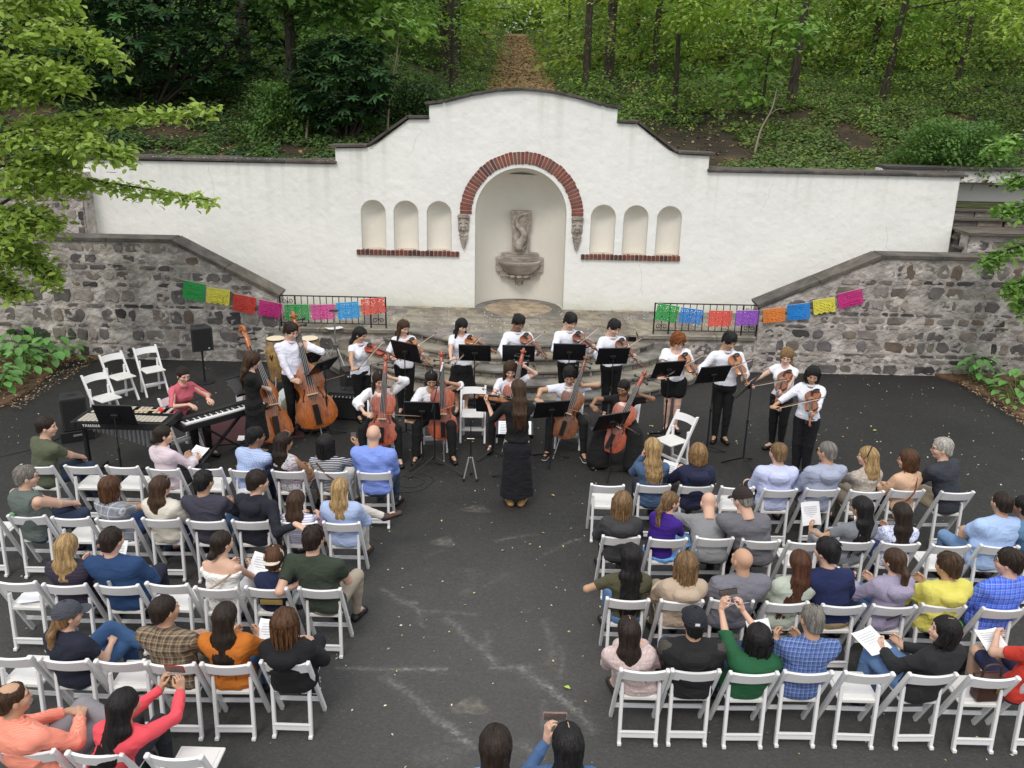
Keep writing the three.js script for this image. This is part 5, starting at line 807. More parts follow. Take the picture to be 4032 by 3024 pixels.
// ---------------------------------------------------------------- audience chairs in rows
const ROWS = [
  ['front row of the left block', -9.18 - .25, [-5.52, -5.02, -4.55, -4.04, -3.58, -3.1, -2.6, -2.09, -1.6]], ['second row of the left block', -7.92 - .25, [-5.52, -4.98, -4.52, -4.06, -3.6, -3.14, -2.67, -2.18, -1.72]], ['third row of the left block', -6.68 - .25, [-4.42, -3.96, -3.5, -3.05, -2.6, -2.14, -1.67]], ['fourth row of the left block', -5.6 - .25, [-3.88, -3.44, -3.0, -2.59, -2.19, -1.71]], ['last row of the left block', -4.6 - .25, [-3.2, -2.72, -2.2]],
  ['front row of the right block', -8.97 - .25, [1.14, 1.66, 2.13, 2.61, 3.08, 3.58, 4.1, 4.59, 5.12]], ['second row of the right block', -7.74 - .25, [1.14, 1.6, 2.1, 2.56, 3.0, 3.5, 3.96, 4.46, 4.96, 5.46]], ['third row of the right block', -6.61 - .25, [1.08, 1.54, 2.01, 2.47, 2.96, 3.42, 3.88, 4.38]], ['last row of the right block', -5.64 - .25, [1.07, 1.48, 1.92, 2.36, 2.84, 3.33, 3.8, 4.28]]];
const ORD = ['first', 'second', 'third', 'fourth', 'fifth', 'sixth', 'seventh', 'eighth', 'ninth', 'tenth'];
const rc = rngOf(404);
for (const [row, z, xs] of ROWS) xs.forEach((x, i) => chair(x + rr(-.012, .012, rc), z + rr(-.03, .03, rc), PI + rr(-.045, .045, rc), `white folding chair, ${ORD[i]} from the left in the ${row}`, 'white folding chairs of the audience'));
for (const [x, z, a, l] of [[-6.28, -12.45, .95, 'nearest of the three empty white chairs at the far left, behind the vibraphone'], [-6.5, -13.5, .9, 'middle one of the three empty white chairs at the far left'], [-6.14, -13.9, .72, 'farthest of the three empty white chairs, nearest the stone wall'], [-4.72, -11.5, .95, 'white folding chair under the pianist'], [-.58, -12.12, .02, 'empty white folding chair between the second and third cellists'], [2.28, -11.2, -.95, 'empty white chair turned sideways at the right of the cellists'], [-1.88, -11.55, .12, 'white folding chair under the leftmost cellist'], [-1.13, -11.72, .12, 'white folding chair under the second cellist from the left'], [-.03, -12.15, 0, 'white folding chair under the cellist behind the conductor'], [.86, -11.95, -.15, 'white folding chair under the boy cellist'], [1.62, -11.58, -.3, 'white folding chair under the cellist in black']]) chair(x, z, a, l);

// ---------------------------------------------------------------- people
const skinM = new THREE.MeshPhysicalMaterial({ vertexColors: true, roughness: .55, sheen: .2, sheenRoughness: .6 });
const SKIN = { pale: [.72, .47, .37], fair: [.66, .41, .3], tan: [.52, .31, .2], olive: [.45, .26, .16], brown: [.28, .15, .09] };
const HAIRC = { black: [.012, .011, .012], dark: [.025, .016, .012], brown: [.06, .033, .018], chest: [.09, .042, .02], auburn: [.085, .034, .018], red: [.24, .085, .025], blond: [.4, .27, .13], sandy: [.26, .16, .075], light: [.2, .125, .065], grey: [.2, .19, .18], white: [.45, .44, .42] };
const strandT = field(256, (u, v) => { const a = pn(u, v * .999, 64, 5), b = pn(u, v, 16, 8), c = pfbm(u, v, 4, 3, 2); const s = .62 + .36 * a * .7 + .3 * (b - .4) + .3 * (c - .5); return [s, s * .985, s * .96]; }, true);
strandT.repeat.set(2, .8);
const hairMs = {}, hairMat = (k) => hairMs[k] ??= new THREE.MeshPhysicalMaterial({ color: new THREE.Color().setRGB(...HAIRC[k].map((c) => c * 1.5)), map: strandT, roughness: .5, specularIntensity: .6, bumpMap: strandT, bumpScale: .006 });
const clothMs = new Map(), weave = field(256, (u, v) => { const w = .05 * pfbm(u, v, 6, 2, 8), a = 1 - Math.abs(2 * pn(u + w, v + w, 9, 4) - 1), b = 1 - Math.abs(2 * pn(u + 2 * w, v, 17, 6) - 1); return .2 + .45 * a * a + .3 * b * b + .06 * pn(u, v, 120, 1); });
weave.repeat.set(1.3, 1.5);
function cloth(c, rough = .9) { const k = c + '|' + rough; if (!clothMs.has(k)) clothMs.set(k, new THREE.MeshPhysicalMaterial({ color: new THREE.Color(c), roughness: rough, sheen: .25, sheenRoughness: .7, bumpMap: weave, bumpScale: .008 })); return clothMs.get(k); }
function pattern(f, rx, ry, rough = .9) { const t = field(128, f, true, rx, ry); return new THREE.MeshPhysicalMaterial({ color: 0xffffff, map: t, roughness: rough, sheen: .2, bumpMap: weave, bumpScale: .007 }); }
const hexv = (h) => { const c = new THREE.Color(h); return [c.r, c.g, c.b].map((x) => x <= .0031308 ? x * 12.92 : 1.055 * Math.pow(x, 1 / 2.4) - .055); };
const mix3 = (a, b, t) => a.map((x, i) => lerp(x, b[i], t));
const plaid = (base, dark, light, n) => { const B = hexv(base), D = hexv(dark), L = hexv(light); return pattern((u, v) => { const s = (q) => { const m = (q * 4) % 1; return m < .35 ? 1 : m > .62 && m < .72 ? .6 : 0; }; let c = mix3(B, D, .45 * (s(u) + s(v))); const l = (q) => ((q * 4 + .5) % 1) < .09 ? 1 : 0; return mix3(c, L, .5 * Math.max(l(u), l(v))); }, n, n); };
const stripes = (a, b, n, duty = .5) => { const A = hexv(a), B = hexv(b); return pattern((u, v) => ((v * 8) % 1) < duty ? B : A, 1, n); };
const floral = (base, cols, n, dens = .55) => { const B = hexv(base), C = cols.map(hexv); return pattern((u, v) => { const k = pfbm(u, v, 9, 2, 3), w = pn(u, v, 12, 9); return k > dens ? C[Math.floor(w * C.length) % C.length] : B; }, n, n); };

function ellip(x, y, z, cx, cy, cz, rx, ry, rz) { x -= cx; y -= cy; z -= cz; const k0 = Math.hypot(x / rx, y / ry, z / rz), k1 = Math.hypot(x / (rx * rx), y / (ry * ry), z / (rz * rz)); return k1 < 1e-6 ? -Math.min(rx, ry, rz) : k0 * (k0 - 1) / k1; }
const smin = (a, b, k) => { const h = k - Math.abs(a - b); return Math.min(a, b) - (h > 0 ? h * h / (4 * k) : 0); };
function headField(fem) {
  return (x, y, z) => {
    const ax = Math.abs(x);
    let d = ellip(x, y, z, 0, .032, -.012, .074, .083, .094);
    d = smin(d, ellip(x, y, z, 0, -.04, .022, fem ? .054 : .059, .068, .06), .04);
    d = smin(d, ellip(x, y, z, 0, -.092, .052, fem ? .02 : .026, .018, .022), .03);
    d = smin(d, ellip(ax, y, z, .036, -.022, .058, .028, .03, .028), .03);
    d = smin(d, ellip(ax, y, z, .028, .028, .074, .03, .012, .016), .02);
    d = Math.max(d, -ellip(ax, y, z, .031, .006, .098, .018, .012, .018) - .0);
    d = smin(d, ellip(x, y, z, 0, -.012, .09, .011, .03, .014), .014); d = smin(d, ellip(x, y, z, 0, -.028, .1, .016, .012, .013), .01);
    d = smin(d, ellip(x, y, z, 0, -.056, .08, .024, .012, .012), .012);
    d = smin(d, ellip(ax, y, z, .077, -.008, -.004, .009, .03, .018), .008);
    const t = clamp((-.05 - y) / .12, 0, 1), nx = x, nz = z + .02 + .02 * t; d = smin(d, Math.max(Math.hypot(nx, nz) - (fem ? .044 : .053) - .008 * t, -.19 - y, y + .03), .03);
    return d;
  };
}
const headBox = new THREE.Box3(V(-.11, -.205, -.13), V(.11, .14, .13)), headCache = {};
function headGeo(fem, h) { return headCache[fem + '|' + h] ??= net(headField(fem), headBox, h); }
function handPrims(curl, spread = 1) { // right hand: wrist at the origin, fingers along +y, palm towards +z, thumb towards +x
  const ps = [], P = (x, y, z) => V(x, y, z);
  const roots = [[.029, .085, .0], [.01, .09, .002], [-.009, .087, .001], [-.027, .078, -.002]], len = [.068, .076, .071, .056];
  roots.forEach((q, i) => ps.push(prim(P(q[0] * .45, .004, 0), P(q[0], q[1], q[2]), .015, .0125, .014)));
  roots.forEach((q, i) => { let a = V(q[0], q[1] - .004, q[2]), ang = curl * .5; const out = (i - 1.4) * -.07 * spread; for (let k = 0; k < 3; k++) { const l = len[i] * [.45, .31, .24][k], dir = V(Math.sin(out) * Math.cos(ang), Math.cos(ang) * Math.cos(out), Math.sin(ang)), e = a.clone().addScaledVector(dir, l); ps.push(prim(a, e, .0092 - k * .0007, .0085 - k * .0007, .003)); a = e; ang += curl * (k ? .7 : .95); } });
  const t0 = P(.012, .02, .006), t1 = P(.043, .052, .016 + curl * .008), t2 = P(.052 - curl * .012, .078, .024 + curl * .016), t3 = P(.05 - curl * .022, .1, .03 + curl * .022);
  ps.push(prim(t0, t1, .017, .0125, .012), prim(t1, t2, .0115, .0095, .004), prim(t2, t3, .0095, .0078, .003), prim(P(0, -.02, 0), P(0, .02, 0), .0235, .021, .015, V(1, 0, 0), 1.25));
  return ps;
}
const handCache = {}; function handGeo(curl, h) { const k = curl + '|' + h; if (!handCache[k]) { const ps = handPrims(curl); handCache[k] = net(fieldOf(ps), boundsOf(ps, .008), h); } return handCache[k]; }
function ik(sh, wr, l1, l2, pole) { const d = V().subVectors(wr, sh); let L = d.length(); const m = (l1 + l2) * .995; if (L > m) { wr = sh.clone().addScaledVector(d, m / L); L = m; d.subVectors(wr, sh); } const n = d.clone().normalize(), a = (l1 * l1 - l2 * l2 + L * L) / (2 * L), h = Math.sqrt(Math.max(0, l1 * l1 - a * a)), p = pole.clone().addScaledVector(n, -pole.dot(n)).normalize(); return [sh.clone().addScaledVector(n, a).addScaledVector(p, h), wr]; }
const X = V(1, 0, 0);
const tone = (geo, c) => paint(geo, () => c);
let nPeople = 0;

// s: { at:[x,z], turn, H, sex, sit, head:[x,y,z] of the head centre in the person's own frame, yaw, pitch, roll, arms:{L,R}, legs, top, bottom, shoes, hair, skin }
function person(label, s, group) {
  const t = thing('person', label, 'person', [s.at[0], s.at[2] ?? 0, s.at[1]], s.turn, group), id = ++nPeople, fine = s.fine ?? false;
  const fem = s.sex === 'f', kid = s.sex === 'c', H = s.H ?? (kid ? 1.3 : fem ? 1.62 : 1.72), k = H / 1.7, hs = kid ? .93 : fem ? .97 : 1.03, fat = s.fat ?? 1;
  const sw = .94 * (s.sw ?? (kid ? .135 : fem ? .165 : .198)) * (kid ? 1 : k), sit = s.sit ?? true, hipY = sit ? .515 : .525 * H;
  const hc = V(...(s.head ?? (sit ? [0, 1.12, .03] : [0, H - .115 * hs, .02])));
  const hip = V(s.hipx ?? 0, hipY, sit ? -.05 : 0), q = new THREE.Quaternion().setFromEuler(new THREE.Euler(s.pitch ?? 0, s.yaw ?? 0, s.roll ?? 0, 'YXZ'));
  const nb = hc.clone().add(V(0, -.165 * hs, -.03).applyAxisAngle(UP, (s.yaw ?? 0) * .3)), ax = nb.clone().sub(hip), tors = ax.length(), up = ax.clone().normalize();
  const tw = s.twist ?? 0, SX = V(Math.cos(tw), 0, -Math.sin(tw)), SZ = V().crossVectors(SX, up).normalize(), at = (f, x = 0, z = 0) => hip.clone().addScaledVector(ax, f).addScaledVector(SX, x).addScaledVector(SZ, z - .035 * Math.sin(f * PI) * (sit ? 1 : .25));
  const shL = at(.9, sw, -.005), shR = at(.9, -sw, -.005), bw = s.belly ?? (fat > 1.1 ? .03 : 0);
  const R0 = (fem ? .92 : kid ? .75 : 1) * fat;
  const torso = (e) => [prim(at(-.02, .055 * R0, -.01), at(-.02, -.055 * R0, -.01), .105 * R0 + e, .105 * R0 + e, .05), prim(at(.05), at(.42, 0, bw), .098 * R0 + e, (fem ? .082 : .095) * R0 + e + bw * .6, .06, SX, fem ? 1.35 : 1.42), prim(at(.42, 0, bw * .7), at(.74), (fem ? .082 : .095) * R0 + e + bw * .4, .102 * R0 + e, .06, SX, fem ? 1.34 : 1.5), prim(at(.84, sw * .72, -.005), at(.84, -sw * .72, -.005), .066 * R0 + e, .066 * R0 + e, .06), prim(at(.93, sw * .5, -.012), at(.97, 0, -.012), .042 * R0 + e * .7, .052 + e * .5, .05), prim(at(.93, -sw * .5, -.012), at(.97, 0, -.012), .042 * R0 + e * .7, .052 + e * .5, .05), ...(fem ? [prim(at(.66, .065, .07), at(.66, -.065, .07), .058 + e, .058 + e, .05)] : [])];
  // arms
  const l1 = .285 * k * (kid ? .95 : 1), l2 = .25 * k * (kid ? .95 : 1), arms = {}, kneeY = .53;
  const def = sit ? { L: { to: [.09, kneeY + .1, .24], pole: [.6, -.3, -.6] }, R: { to: [-.09, kneeY + .1, .24], pole: [-.6, -.3, -.6] } } : { L: { to: [sw + .06, hipY - .05, .06], pole: [.2, 0, -1] }, R: { to: [-sw - .06, hipY - .05, .06], pole: [-.2, 0, -1] } };
  for (const S of ['L', 'R']) { const a = { ...def[S], ...(s.arms?.[S] ?? {}) }, sh = S === 'L' ? shL : shR, [el, wr] = ik(sh, V(...a.to), l1, l2, V(...a.pole)); arms[S] = { sh, el, wr, a }; }
  const aR = (kid ? .7 : fem ? .8 : .95) * Math.sqrt(fat), armP = (A, e, f0 = 0, f1 = 2) => { const o = []; if (f1 > 0) o.push(prim(A.sh, A.sh.clone().lerp(A.el, Math.min(1, f1)), .054 * aR + e, lerp(.054, .041, Math.min(1, f1)) * aR + e, .02)); if (f1 > 1) { const g = f1 - 1; o.push(prim(A.el, A.el.clone().lerp(A.wr, g), .041 * aR + e, lerp(.041, .026, g) * aR + e, .02)); } return o; };
  // legs
  const thigh = .245 * H, sx = .085 * (kid ? .75 : 1), LG = { L: {}, R: {} };
  if (sit) for (const [S, m] of [['L', 1], ['R', -1]]) { const kn = V(hip.x + m * (s.knees ?? .1), kneeY + (kid ? -.02 : 0), hip.z + thigh * 1.0 + .04), an = V(hip.x + m * (s.feet ?? .1), .075, kn.z + (s.reach ?? .04)); LG[S] = { h: V(hip.x + m * sx, hipY, hip.z + .03), k: kn, a: an, t: V(m * .25, -.12, 1) }; if (kid) { an.y = kn.y - .3; } }
  else for (const [S, m] of [['L', 1], ['R', -1]]) { const o = s.stance ?? .07; LG[S] = { h: V(m * sx, hipY - .02, 0), k: V(m * (sx + o) / 2 + .0, .285 * H, .02), a: V(m * o, .075, -.01), t: V(m * .3, -.1, 1) }; }
  if (s.legs === 'crossR') { LG.L = { h: LG.L.h, k: V(hip.x + .03, .66, hip.z + thigh + .0), a: V(hip.x - .33, .52, hip.z + thigh + .06), t: V(-1, .25, .25) }; }
  if (s.legs === 'crossL') { LG.R = { h: LG.R.h, k: V(hip.x - .03, .66, hip.z + thigh), a: V(hip.x + .33, .52, hip.z + thigh + .06), t: V(1, .25, .25) }; }
  const lR = (kid ? .72 : fem ? .95 : 1) * Math.sqrt(fat), legP = (L, e, f1 = 2) => { const o = [prim(L.h, L.h.clone().lerp(L.k, Math.min(1, f1)), .083 * lR + e, lerp(.083, .056, Math.min(1, f1)) * lR + e, .03)]; if (f1 > 1) { const g = f1 - 1, c = L.k.clone().lerp(L.a, .35 * g / Math.max(g, .35)); o.push(prim(L.k, L.k.clone().lerp(L.a, g), .054 * lR + e, lerp(.054, .036, g) * lR + e * (s.bottom?.flare ?? 1), .02), prim(L.k.clone().lerp(L.a, .15), L.k.clone().lerp(L.a, .45), .05 * lR + e * .8, .05 * lR + e * .6, .02)); } return o; };
  // ---- the body: one figure; bare limbs, hands and head on finer grids
  const sleeve = s.top?.sleeve ?? 'long', bare = { none: 0, cap: .35, short: .62, elbow: 1.05, three: 1.45, long: 1.93 }[sleeve], legBare = s.bottom?.len ?? 1.92;
  const core = [...torso(-.012), ...['L', 'R'].flatMap((S) => [...armP(arms[S], -.004), ...legP(LG[S], -.006)]), prim(nb, hc.clone().add(V(0, -.06, -.02)), .048, .046, .03), ...['L', 'R'].map((S) => prim(LG[S].a, LG[S].a.clone().addScaledVector(LG[S].t.clone().normalize(), .12), .034, .026, .02))];
  const sk = SKIN[s.skin ?? 'fair'], gs = [tone(net(fieldOf(core), boundsOf(core, .02), fine ? .024 : .03), sk)];
  if (bare < 1.8) for (const S of ['L', 'R']) { const ps = armP(arms[S], 0); gs.push(tone(net(fieldOf(ps), boundsOf(ps, .015), fine ? .012 : .014), sk)); }
  if (legBare < 1.7 && !s.bottom?.skirt) for (const S of ['L', 'R']) { const ps = legP(LG[S], 0); gs.push(tone(net(fieldOf(ps), boundsOf(ps, .015), .016), sk)); }
  if (sleeve === 'off') { const ps = torso(0); gs.push(tone(net(fieldOf(ps), boundsOf(ps, .015), .016), sk)); }
  const Hm = new THREE.Matrix4().compose(hc, q, V(hs, hs, hs)), hg = headGeo(fem || kid, fine ? .0075 : .01).clone().applyMatrix4(Hm); gs.push(tone(hg, sk));
  const hairCol = HAIRC[s.hair?.color ?? 'dark'], brow = s.hair?.color === 'white' ? [.3, .29, .28] : hairCol.map((c) => Math.min(.12, c * 1.2 + .008));
  for (const m of [-1, 1]) gs.push(tone(new THREE.SphereGeometry(.0118, 8, 6).scale(1, .62, 1).translate(m * .031, .006, .0782).applyMatrix4(Hm), [.7, .68, .64]), tone(new THREE.SphereGeometry(.0062, 8, 6).scale(1, 1, .5).translate(m * .0305, .0055, .0885).applyMatrix4(Hm), [.02, .014, .01]), tone(tube([V(m * .014, .024, .0915), V(m * .03, .029, .0905), V(m * .048, .023, .079)], .0034, 6, 5).applyMatrix4(Hm), brow), tone(tube([V(m * .018, .0135, .0885), V(m * .031, .0175, .0895), V(m * .044, .011, .082)], .0022, 6, 4).applyMatrix4(Hm), [.03, .02, .016]));
  gs.push(tone(new THREE.SphereGeometry(.021, 8, 6).scale(1, .27, .4).translate(0, -.0545, .0885).applyMatrix4(Hm), fem ? [sk[0] * .82, sk[1] * .45, sk[2] * .5] : [sk[0] * .85, sk[1] * .6, sk[2] * .62]));
  for (const S of ['L', 'R']) { const A = arms[S], a = A.a, f = (a.dir ? V(...a.dir) : A.wr.clone().sub(A.el)).normalize(), n = V(...(a.palm ?? [S === 'L' ? -.5 : .5, -.8, 0])), z = n.addScaledVector(f, -n.dot(f)).normalize(), x = V().crossVectors(f, z), g = handGeo(a.curl ?? .55, fine || a.big ? .0062 : .0078).clone(); if (S === 'L') { g.scale(-1, 1, 1); const ix = g.index.array; for (let i = 0; i < ix.length; i += 3) { const w = ix[i]; ix[i] = ix[i + 1]; ix[i + 1] = w; } const nn = g.attributes.normal; } const kk = (kid ? .8 : fem ? .92 : 1.03); g.applyMatrix4(new THREE.Matrix4().makeBasis(x, f, z).scale(V(kk, kk, kk)).setPosition(A.wr.clone().addScaledVector(f, .006))); gs.push(tone(g, sk)); A.f = f; A.z = z; A.x = x; A.hand = A.wr.clone().addScaledVector(f, .085 * kk).addScaledVector(z, .02); }
  const body = mesh('body', merge(gs), skinM, t); body.name = 'body';
  // ---- clothing
  const foldy = (f, amp, fx, fy) => (x, y, z) => { const d = f(x, y, z); if (Math.abs(d) > .03) return d; const w = vnoise(x * 5 + id, y * 5, z * 5) * .5, a = vnoise(x * fx + id * 7 + w, y * fy + z * 3 + w, z * fx), b = 1 - 2 * Math.abs(vnoise(x * 7 + w * 2, y * 15 + x * 4 * Math.sin(id) + w * 3, z * 7 + id)); return d + amp * (.7 * a + .75 * b * b * (b > 0 ? 1 : -1) * -1); };
  const tp = s.top ?? {}, e = tp.loose ?? .012, hemY = tp.hem ?? (sit ? .45 : hipY - .04);
  const shirtP = torso(e), tf = fieldOf(shirtP), sleeves = bare > 0 ? ['L', 'R'].map((S) => { const A = arms[S], ee = e + (tp.puff ?? 0), ps = armP(A, ee, 0, bare), f = fieldOf(ps), first = bare <= 1, d = (first ? A.el.clone().sub(A.sh) : A.wr.clone().sub(A.el)).normalize(), c = first ? A.sh.clone().lerp(A.el, bare) : A.el.clone().lerp(A.wr, bare - 1), pl = d.dot(c); return { ps, f: (x, y, z) => Math.max(f(x, y, z), x * d.x + y * d.y + z * d.z - pl) }; }) : [];
  const neck = tp.neck ?? .062, nc = nb.clone().add(V(0, .045, .02)).addScaledVector(SZ, tp.dip ?? .02);
  const shirtF = foldy((x, y, z) => { let d = Math.max(tf(x, y, z), hemY - y); for (const a of sleeves) d = smin(d, a.f(x, y, z), .03); d = Math.max(d, neck - Math.hypot(x - nc.x, (y - nc.y) * .8, z - nc.z)); if (sleeve === 'off') d = Math.max(d, (x - nb.x) * up.x + (y - nb.y) * up.y + (z - nb.z) * up.z + tors * .17); if (sleeve === 'none') for (const A of [shL, shR]) d = Math.max(d, Math.abs((x - hip.x) * SX.x + (z - hip.z) * SX.z) - sw * .93); return d; }, (tp.fold ?? .0075) * 1.1, 9, 13);
  const shirt = net(shirtF, boundsOf([...shirtP, ...sleeves.flatMap((a) => a.ps)], .02), fine ? .0135 : .0155);
  const shirtMesh = mesh(tp.name ?? 'shirt', shirt, tp.mat ?? cloth(tp.color ?? '#dfe3ea'), t);
  if (tp.sleeveColor) { const sg = sleeves.map((a) => net(foldy((x, y, z) => a.f(x, y, z) - .004, .005, 9, 12), boundsOf(a.ps, .02), .0155)); mesh('sleeves', merge(sg), cloth(tp.sleeveColor), t); }
  if (tp.collar) { const g = new THREE.TorusGeometry(.063, .014, 6, 18, PI * 1.75).rotateZ(-PI * .375 - PI / 2 + PI).rotateX(PI / 2).scale(1.05, 1.25, 1).applyQuaternion(new THREE.Quaternion().setFromUnitVectors(UP, up)).rotateY(0).translate(nb.x, nb.y + .012, nb.z - .004); mesh('collar', g, tp.collar === true ? shirtMesh.material : cloth(tp.collar), t); }
  if (tp.hood) { const hk = .8 + .2 * R0, ps = [prim(at(.99, .085, -.04), at(.9, .045, -.12), .03, .042, .06), prim(at(.99, -.085, -.04), at(.9, -.045, -.12), .03, .042, .06), prim(at(.9, .05, -.12), at(.9, -.05, -.12), .045, .045, .06), prim(at(.99, .085, -.03), at(1.0, .05, .05), .026, .02, .03), prim(at(.99, -.085, -.03), at(1.0, -.05, .05), .026, .02, .03), prim(at(.88, 0, -.12), at(.74, 0, -.125), .05, .022, .06, SX, 2.1 * hk)]; const f = fieldOf(ps); mesh('hood', net(foldy((x, y, z) => Math.max(f(x, y, z), .052 - Math.hypot(x - nb.x, y - nb.y - .05, z - nb.z)), .004, 8, 8), boundsOf(ps, .02), .013), tp.hood === true ? shirtMesh.material : cloth(tp.hood), t); }
  const bt = s.bottom ?? {}, be = bt.loose ?? .009, wy = bt.waist ?? (sit ? hemY + .04 : Math.max(hemY + .03, hipY + .08));
  if (!bt.none) {
    let ps, pf;
    if (bt.skirt) { const b = bt.skirt; ps = sit ? [prim(at(0), at(.12), .12 + be, .1 + be, .04, SX, 1.4), prim(V(hip.x, hipY + .01, hip.z + .05), V(hip.x, kneeY, hip.z + .42), .105, .1, .06, X, 1.7), prim(V(hip.x, kneeY - .02, hip.z + .42), V(hip.x, b + .02, hip.z + .46), .1, .13, .06, X, bt.fw ?? 1.8)] : [prim(at(.12), V(0, hipY - .08, 0), .095, .125, .04, X, 1.35), prim(V(0, hipY - .08, 0), V(0, b, bt.back ?? 0), .125, bt.rb ?? .2, .05, X, bt.fw ?? 1.25)]; const f = fieldOf(ps); pf = (x, y, z) => Math.max(f(x, y, z) + (bt.pleat ?? .006) * Math.sin(Math.atan2(x - hip.x, z - hip.z) * (bt.pn ?? 13)) * sstep(hipY + .05, b, y), b - y, y - wy); }
    else { ps = [...torso(be).slice(0, 2), ...['L', 'R'].flatMap((S) => legP(LG[S], be + (bt.wide ?? 0), legBare))]; const lf = fieldOf(ps.slice(2)), tf2 = fieldOf(ps.slice(0, 2)), cut = ['L', 'R'].map((S) => { const L = LG[S], g = legBare - 1, d = (g > 0 ? L.a.clone().sub(L.k) : L.k.clone().sub(L.h)).normalize(), c = g > 0 ? L.k.clone().lerp(L.a, g) : L.h.clone().lerp(L.k, legBare); return [d, d.dot(c), L]; }); pf = (x, y, z) => Math.max(smin(lf(x, y, z), Math.max(tf2(x, y, z), y - wy), .02), .012 - y); }
    mesh(bt.name ?? (bt.skirt ? 'skirt' : legBare < 1.5 ? 'shorts' : 'trousers'), net(foldy(pf, bt.fold ?? .005, 8, 8), boundsOf(ps, .02), fine ? .0165 : .021), bt.mat ?? cloth(bt.color ?? '#15161a'), t);
  }
  // shoes
  const shc = s.shoes ?? '#15151a';
  for (const S of ['L', 'R']) { const L = LG[S], d = L.t.clone().normalize(), low = L.a.y < .12, kk = kid ? .8 : 1; if (low) d.y = 0, d.normalize(); const heel = L.a.clone().addScaledVector(d, -.035 * kk), toe = L.a.clone().addScaledVector(d, .15 * kk); if (low) { heel.y = .038; toe.y = .03; } else { const dn = L.k.clone().sub(L.a).normalize().multiplyScalar(-.03); heel.add(dn); toe.add(dn); } const sd = V().crossVectors(d, UP).normalize(), ps = [prim(heel, toe, .037 * kk, .034 * kk, .02, sd, 1.18), prim(L.a.clone().add(V(0, low ? .015 : 0, 0)), heel.clone().lerp(toe, .25), .037 * kk, .03 * kk, .03)], f = fieldOf(ps); mesh('shoe', net((x, y, z) => Math.max(f(x, y, z), low ? .002 - y : -1), boundsOf(ps, .012), .0125), cloth(shc, .5), t); if (s.soles) { const g = net((x, y, z) => { const p = V(x, y, z).sub(heel), u = clamp(p.dot(d), 0, .185 * kk); return low ? Math.max(f(x, y, z) - .006, y - .024, .001 - y) : f(x, y, z) - .004 + (p.addScaledVector(d, -u).y > -.018 ? .05 : 0); }, boundsOf(ps, .02), .0125); if (g.index.count) mesh('sole', g, cloth(s.soles, .6), t); } }
  // ---- hair
  const hr = s.hair ?? { style: 'short' }, st = hr.style;
  if (st !== 'bald') {
    const inv = new THREE.Matrix4().copy(Hm).invert().elements, thick = hr.thick ?? { short: .013, buzz: .007, crop: .011, bob: .022, long: .017, pony: .009, bun: .01, curly: .036, wavy: .026, mop: .024, thin: .009 }[st] ?? .014;
    const back = SZ.clone().multiplyScalar(-1), cps = [], H2 = (x, y, z) => V(x, y, z).applyMatrix4(Hm), len = hr.len ?? .3;
    if (st === 'long' || st === 'wavy') { const a = H2(0, .02, -.055), b = nb.clone().addScaledVector(back, .075).add(V(0, .045, 0)).lerp(H2(0, -.15, -.085), .45), L = len, c = b.clone().addScaledVector(up, -L * .45).addScaledVector(back, .045 * Math.min(1, L * 3)), d = c.clone().addScaledVector(up, -L * .55).addScaledVector(back, .0); d.y = Math.max(d.y, .5); cps.push(prim(a, b, .072, .058, .03, SX, 1.25), prim(b, c, .058, .047, .03, SX, hr.wide ?? 1.75), prim(c, d, .047, .02, .03, SX, hr.wide ?? 1.9)); if (hr.front) for (const m of [-1, 1]) cps.push(prim(H2(m * .075, -.02, .0), H2(m * .085, -.12, .02), .026, .024, .02), prim(H2(m * .085, -.12, .02), H2(m * .09, -.12 - hr.front, .045), .026, .014, .02)); }
    if (st === 'bob') { const L = len; cps.push(prim(H2(0, .01, -.035), H2(0, -.07 - L * .35, -.045), .088, .084, .03, V(1, 0, 0).applyQuaternion(q), 1.12)); for (const m of [-1, 1]) cps.push(prim(H2(m * .07, 0, .0), H2(m * .074, -.06 - L * .35, .012), .03, .03, .03)); }
    if (st === 'pony') { const a = H2(0, hr.high ?? .02, -.105), b = a.clone().add(V(0, -.07, 0)).addScaledVector(back, .05), c = b.clone().add(V(hr.px ?? 0, -len, 0)).addScaledVector(back, .0); cps.push(prim(a, b, .024, .034, .015), prim(b, c, .038, .014, .015)); }
    if (st === 'bun') cps.push(prim(H2(0, hr.high ?? -.05, -.11), H2(0, (hr.high ?? -.05) - .012, -.125), .042, .04, .012));
    if (hr.half) cps.push(prim(H2(0, .03, -.1), H2(0, -.08, -.11), .03, .03, .02));
    const cf = cps.length ? fieldOf(cps) : null, low = hr.nape ?? { short: -.062, buzz: -.06, crop: -.055, thin: -.06, mop: -.075, curly: -.1, pony: -.075, bun: -.075, bob: -.1, long: -.13, wavy: -.13 }[st] ?? -.07, line = hr.line ?? .058, ew = hr.ears ?? (fem ? .075 : .066);
    const rough = hr.rough ?? { curly: .016, wavy: .009, mop: .009, short: .005, crop: .005, bob: .005 }[st] ?? .004, fr = st === 'curly' ? 34 : st === 'wavy' || st === 'mop' ? 22 : 30, sides = st === 'short' || st === 'buzz' || st === 'thin' || st === 'crop' || st === 'mop';
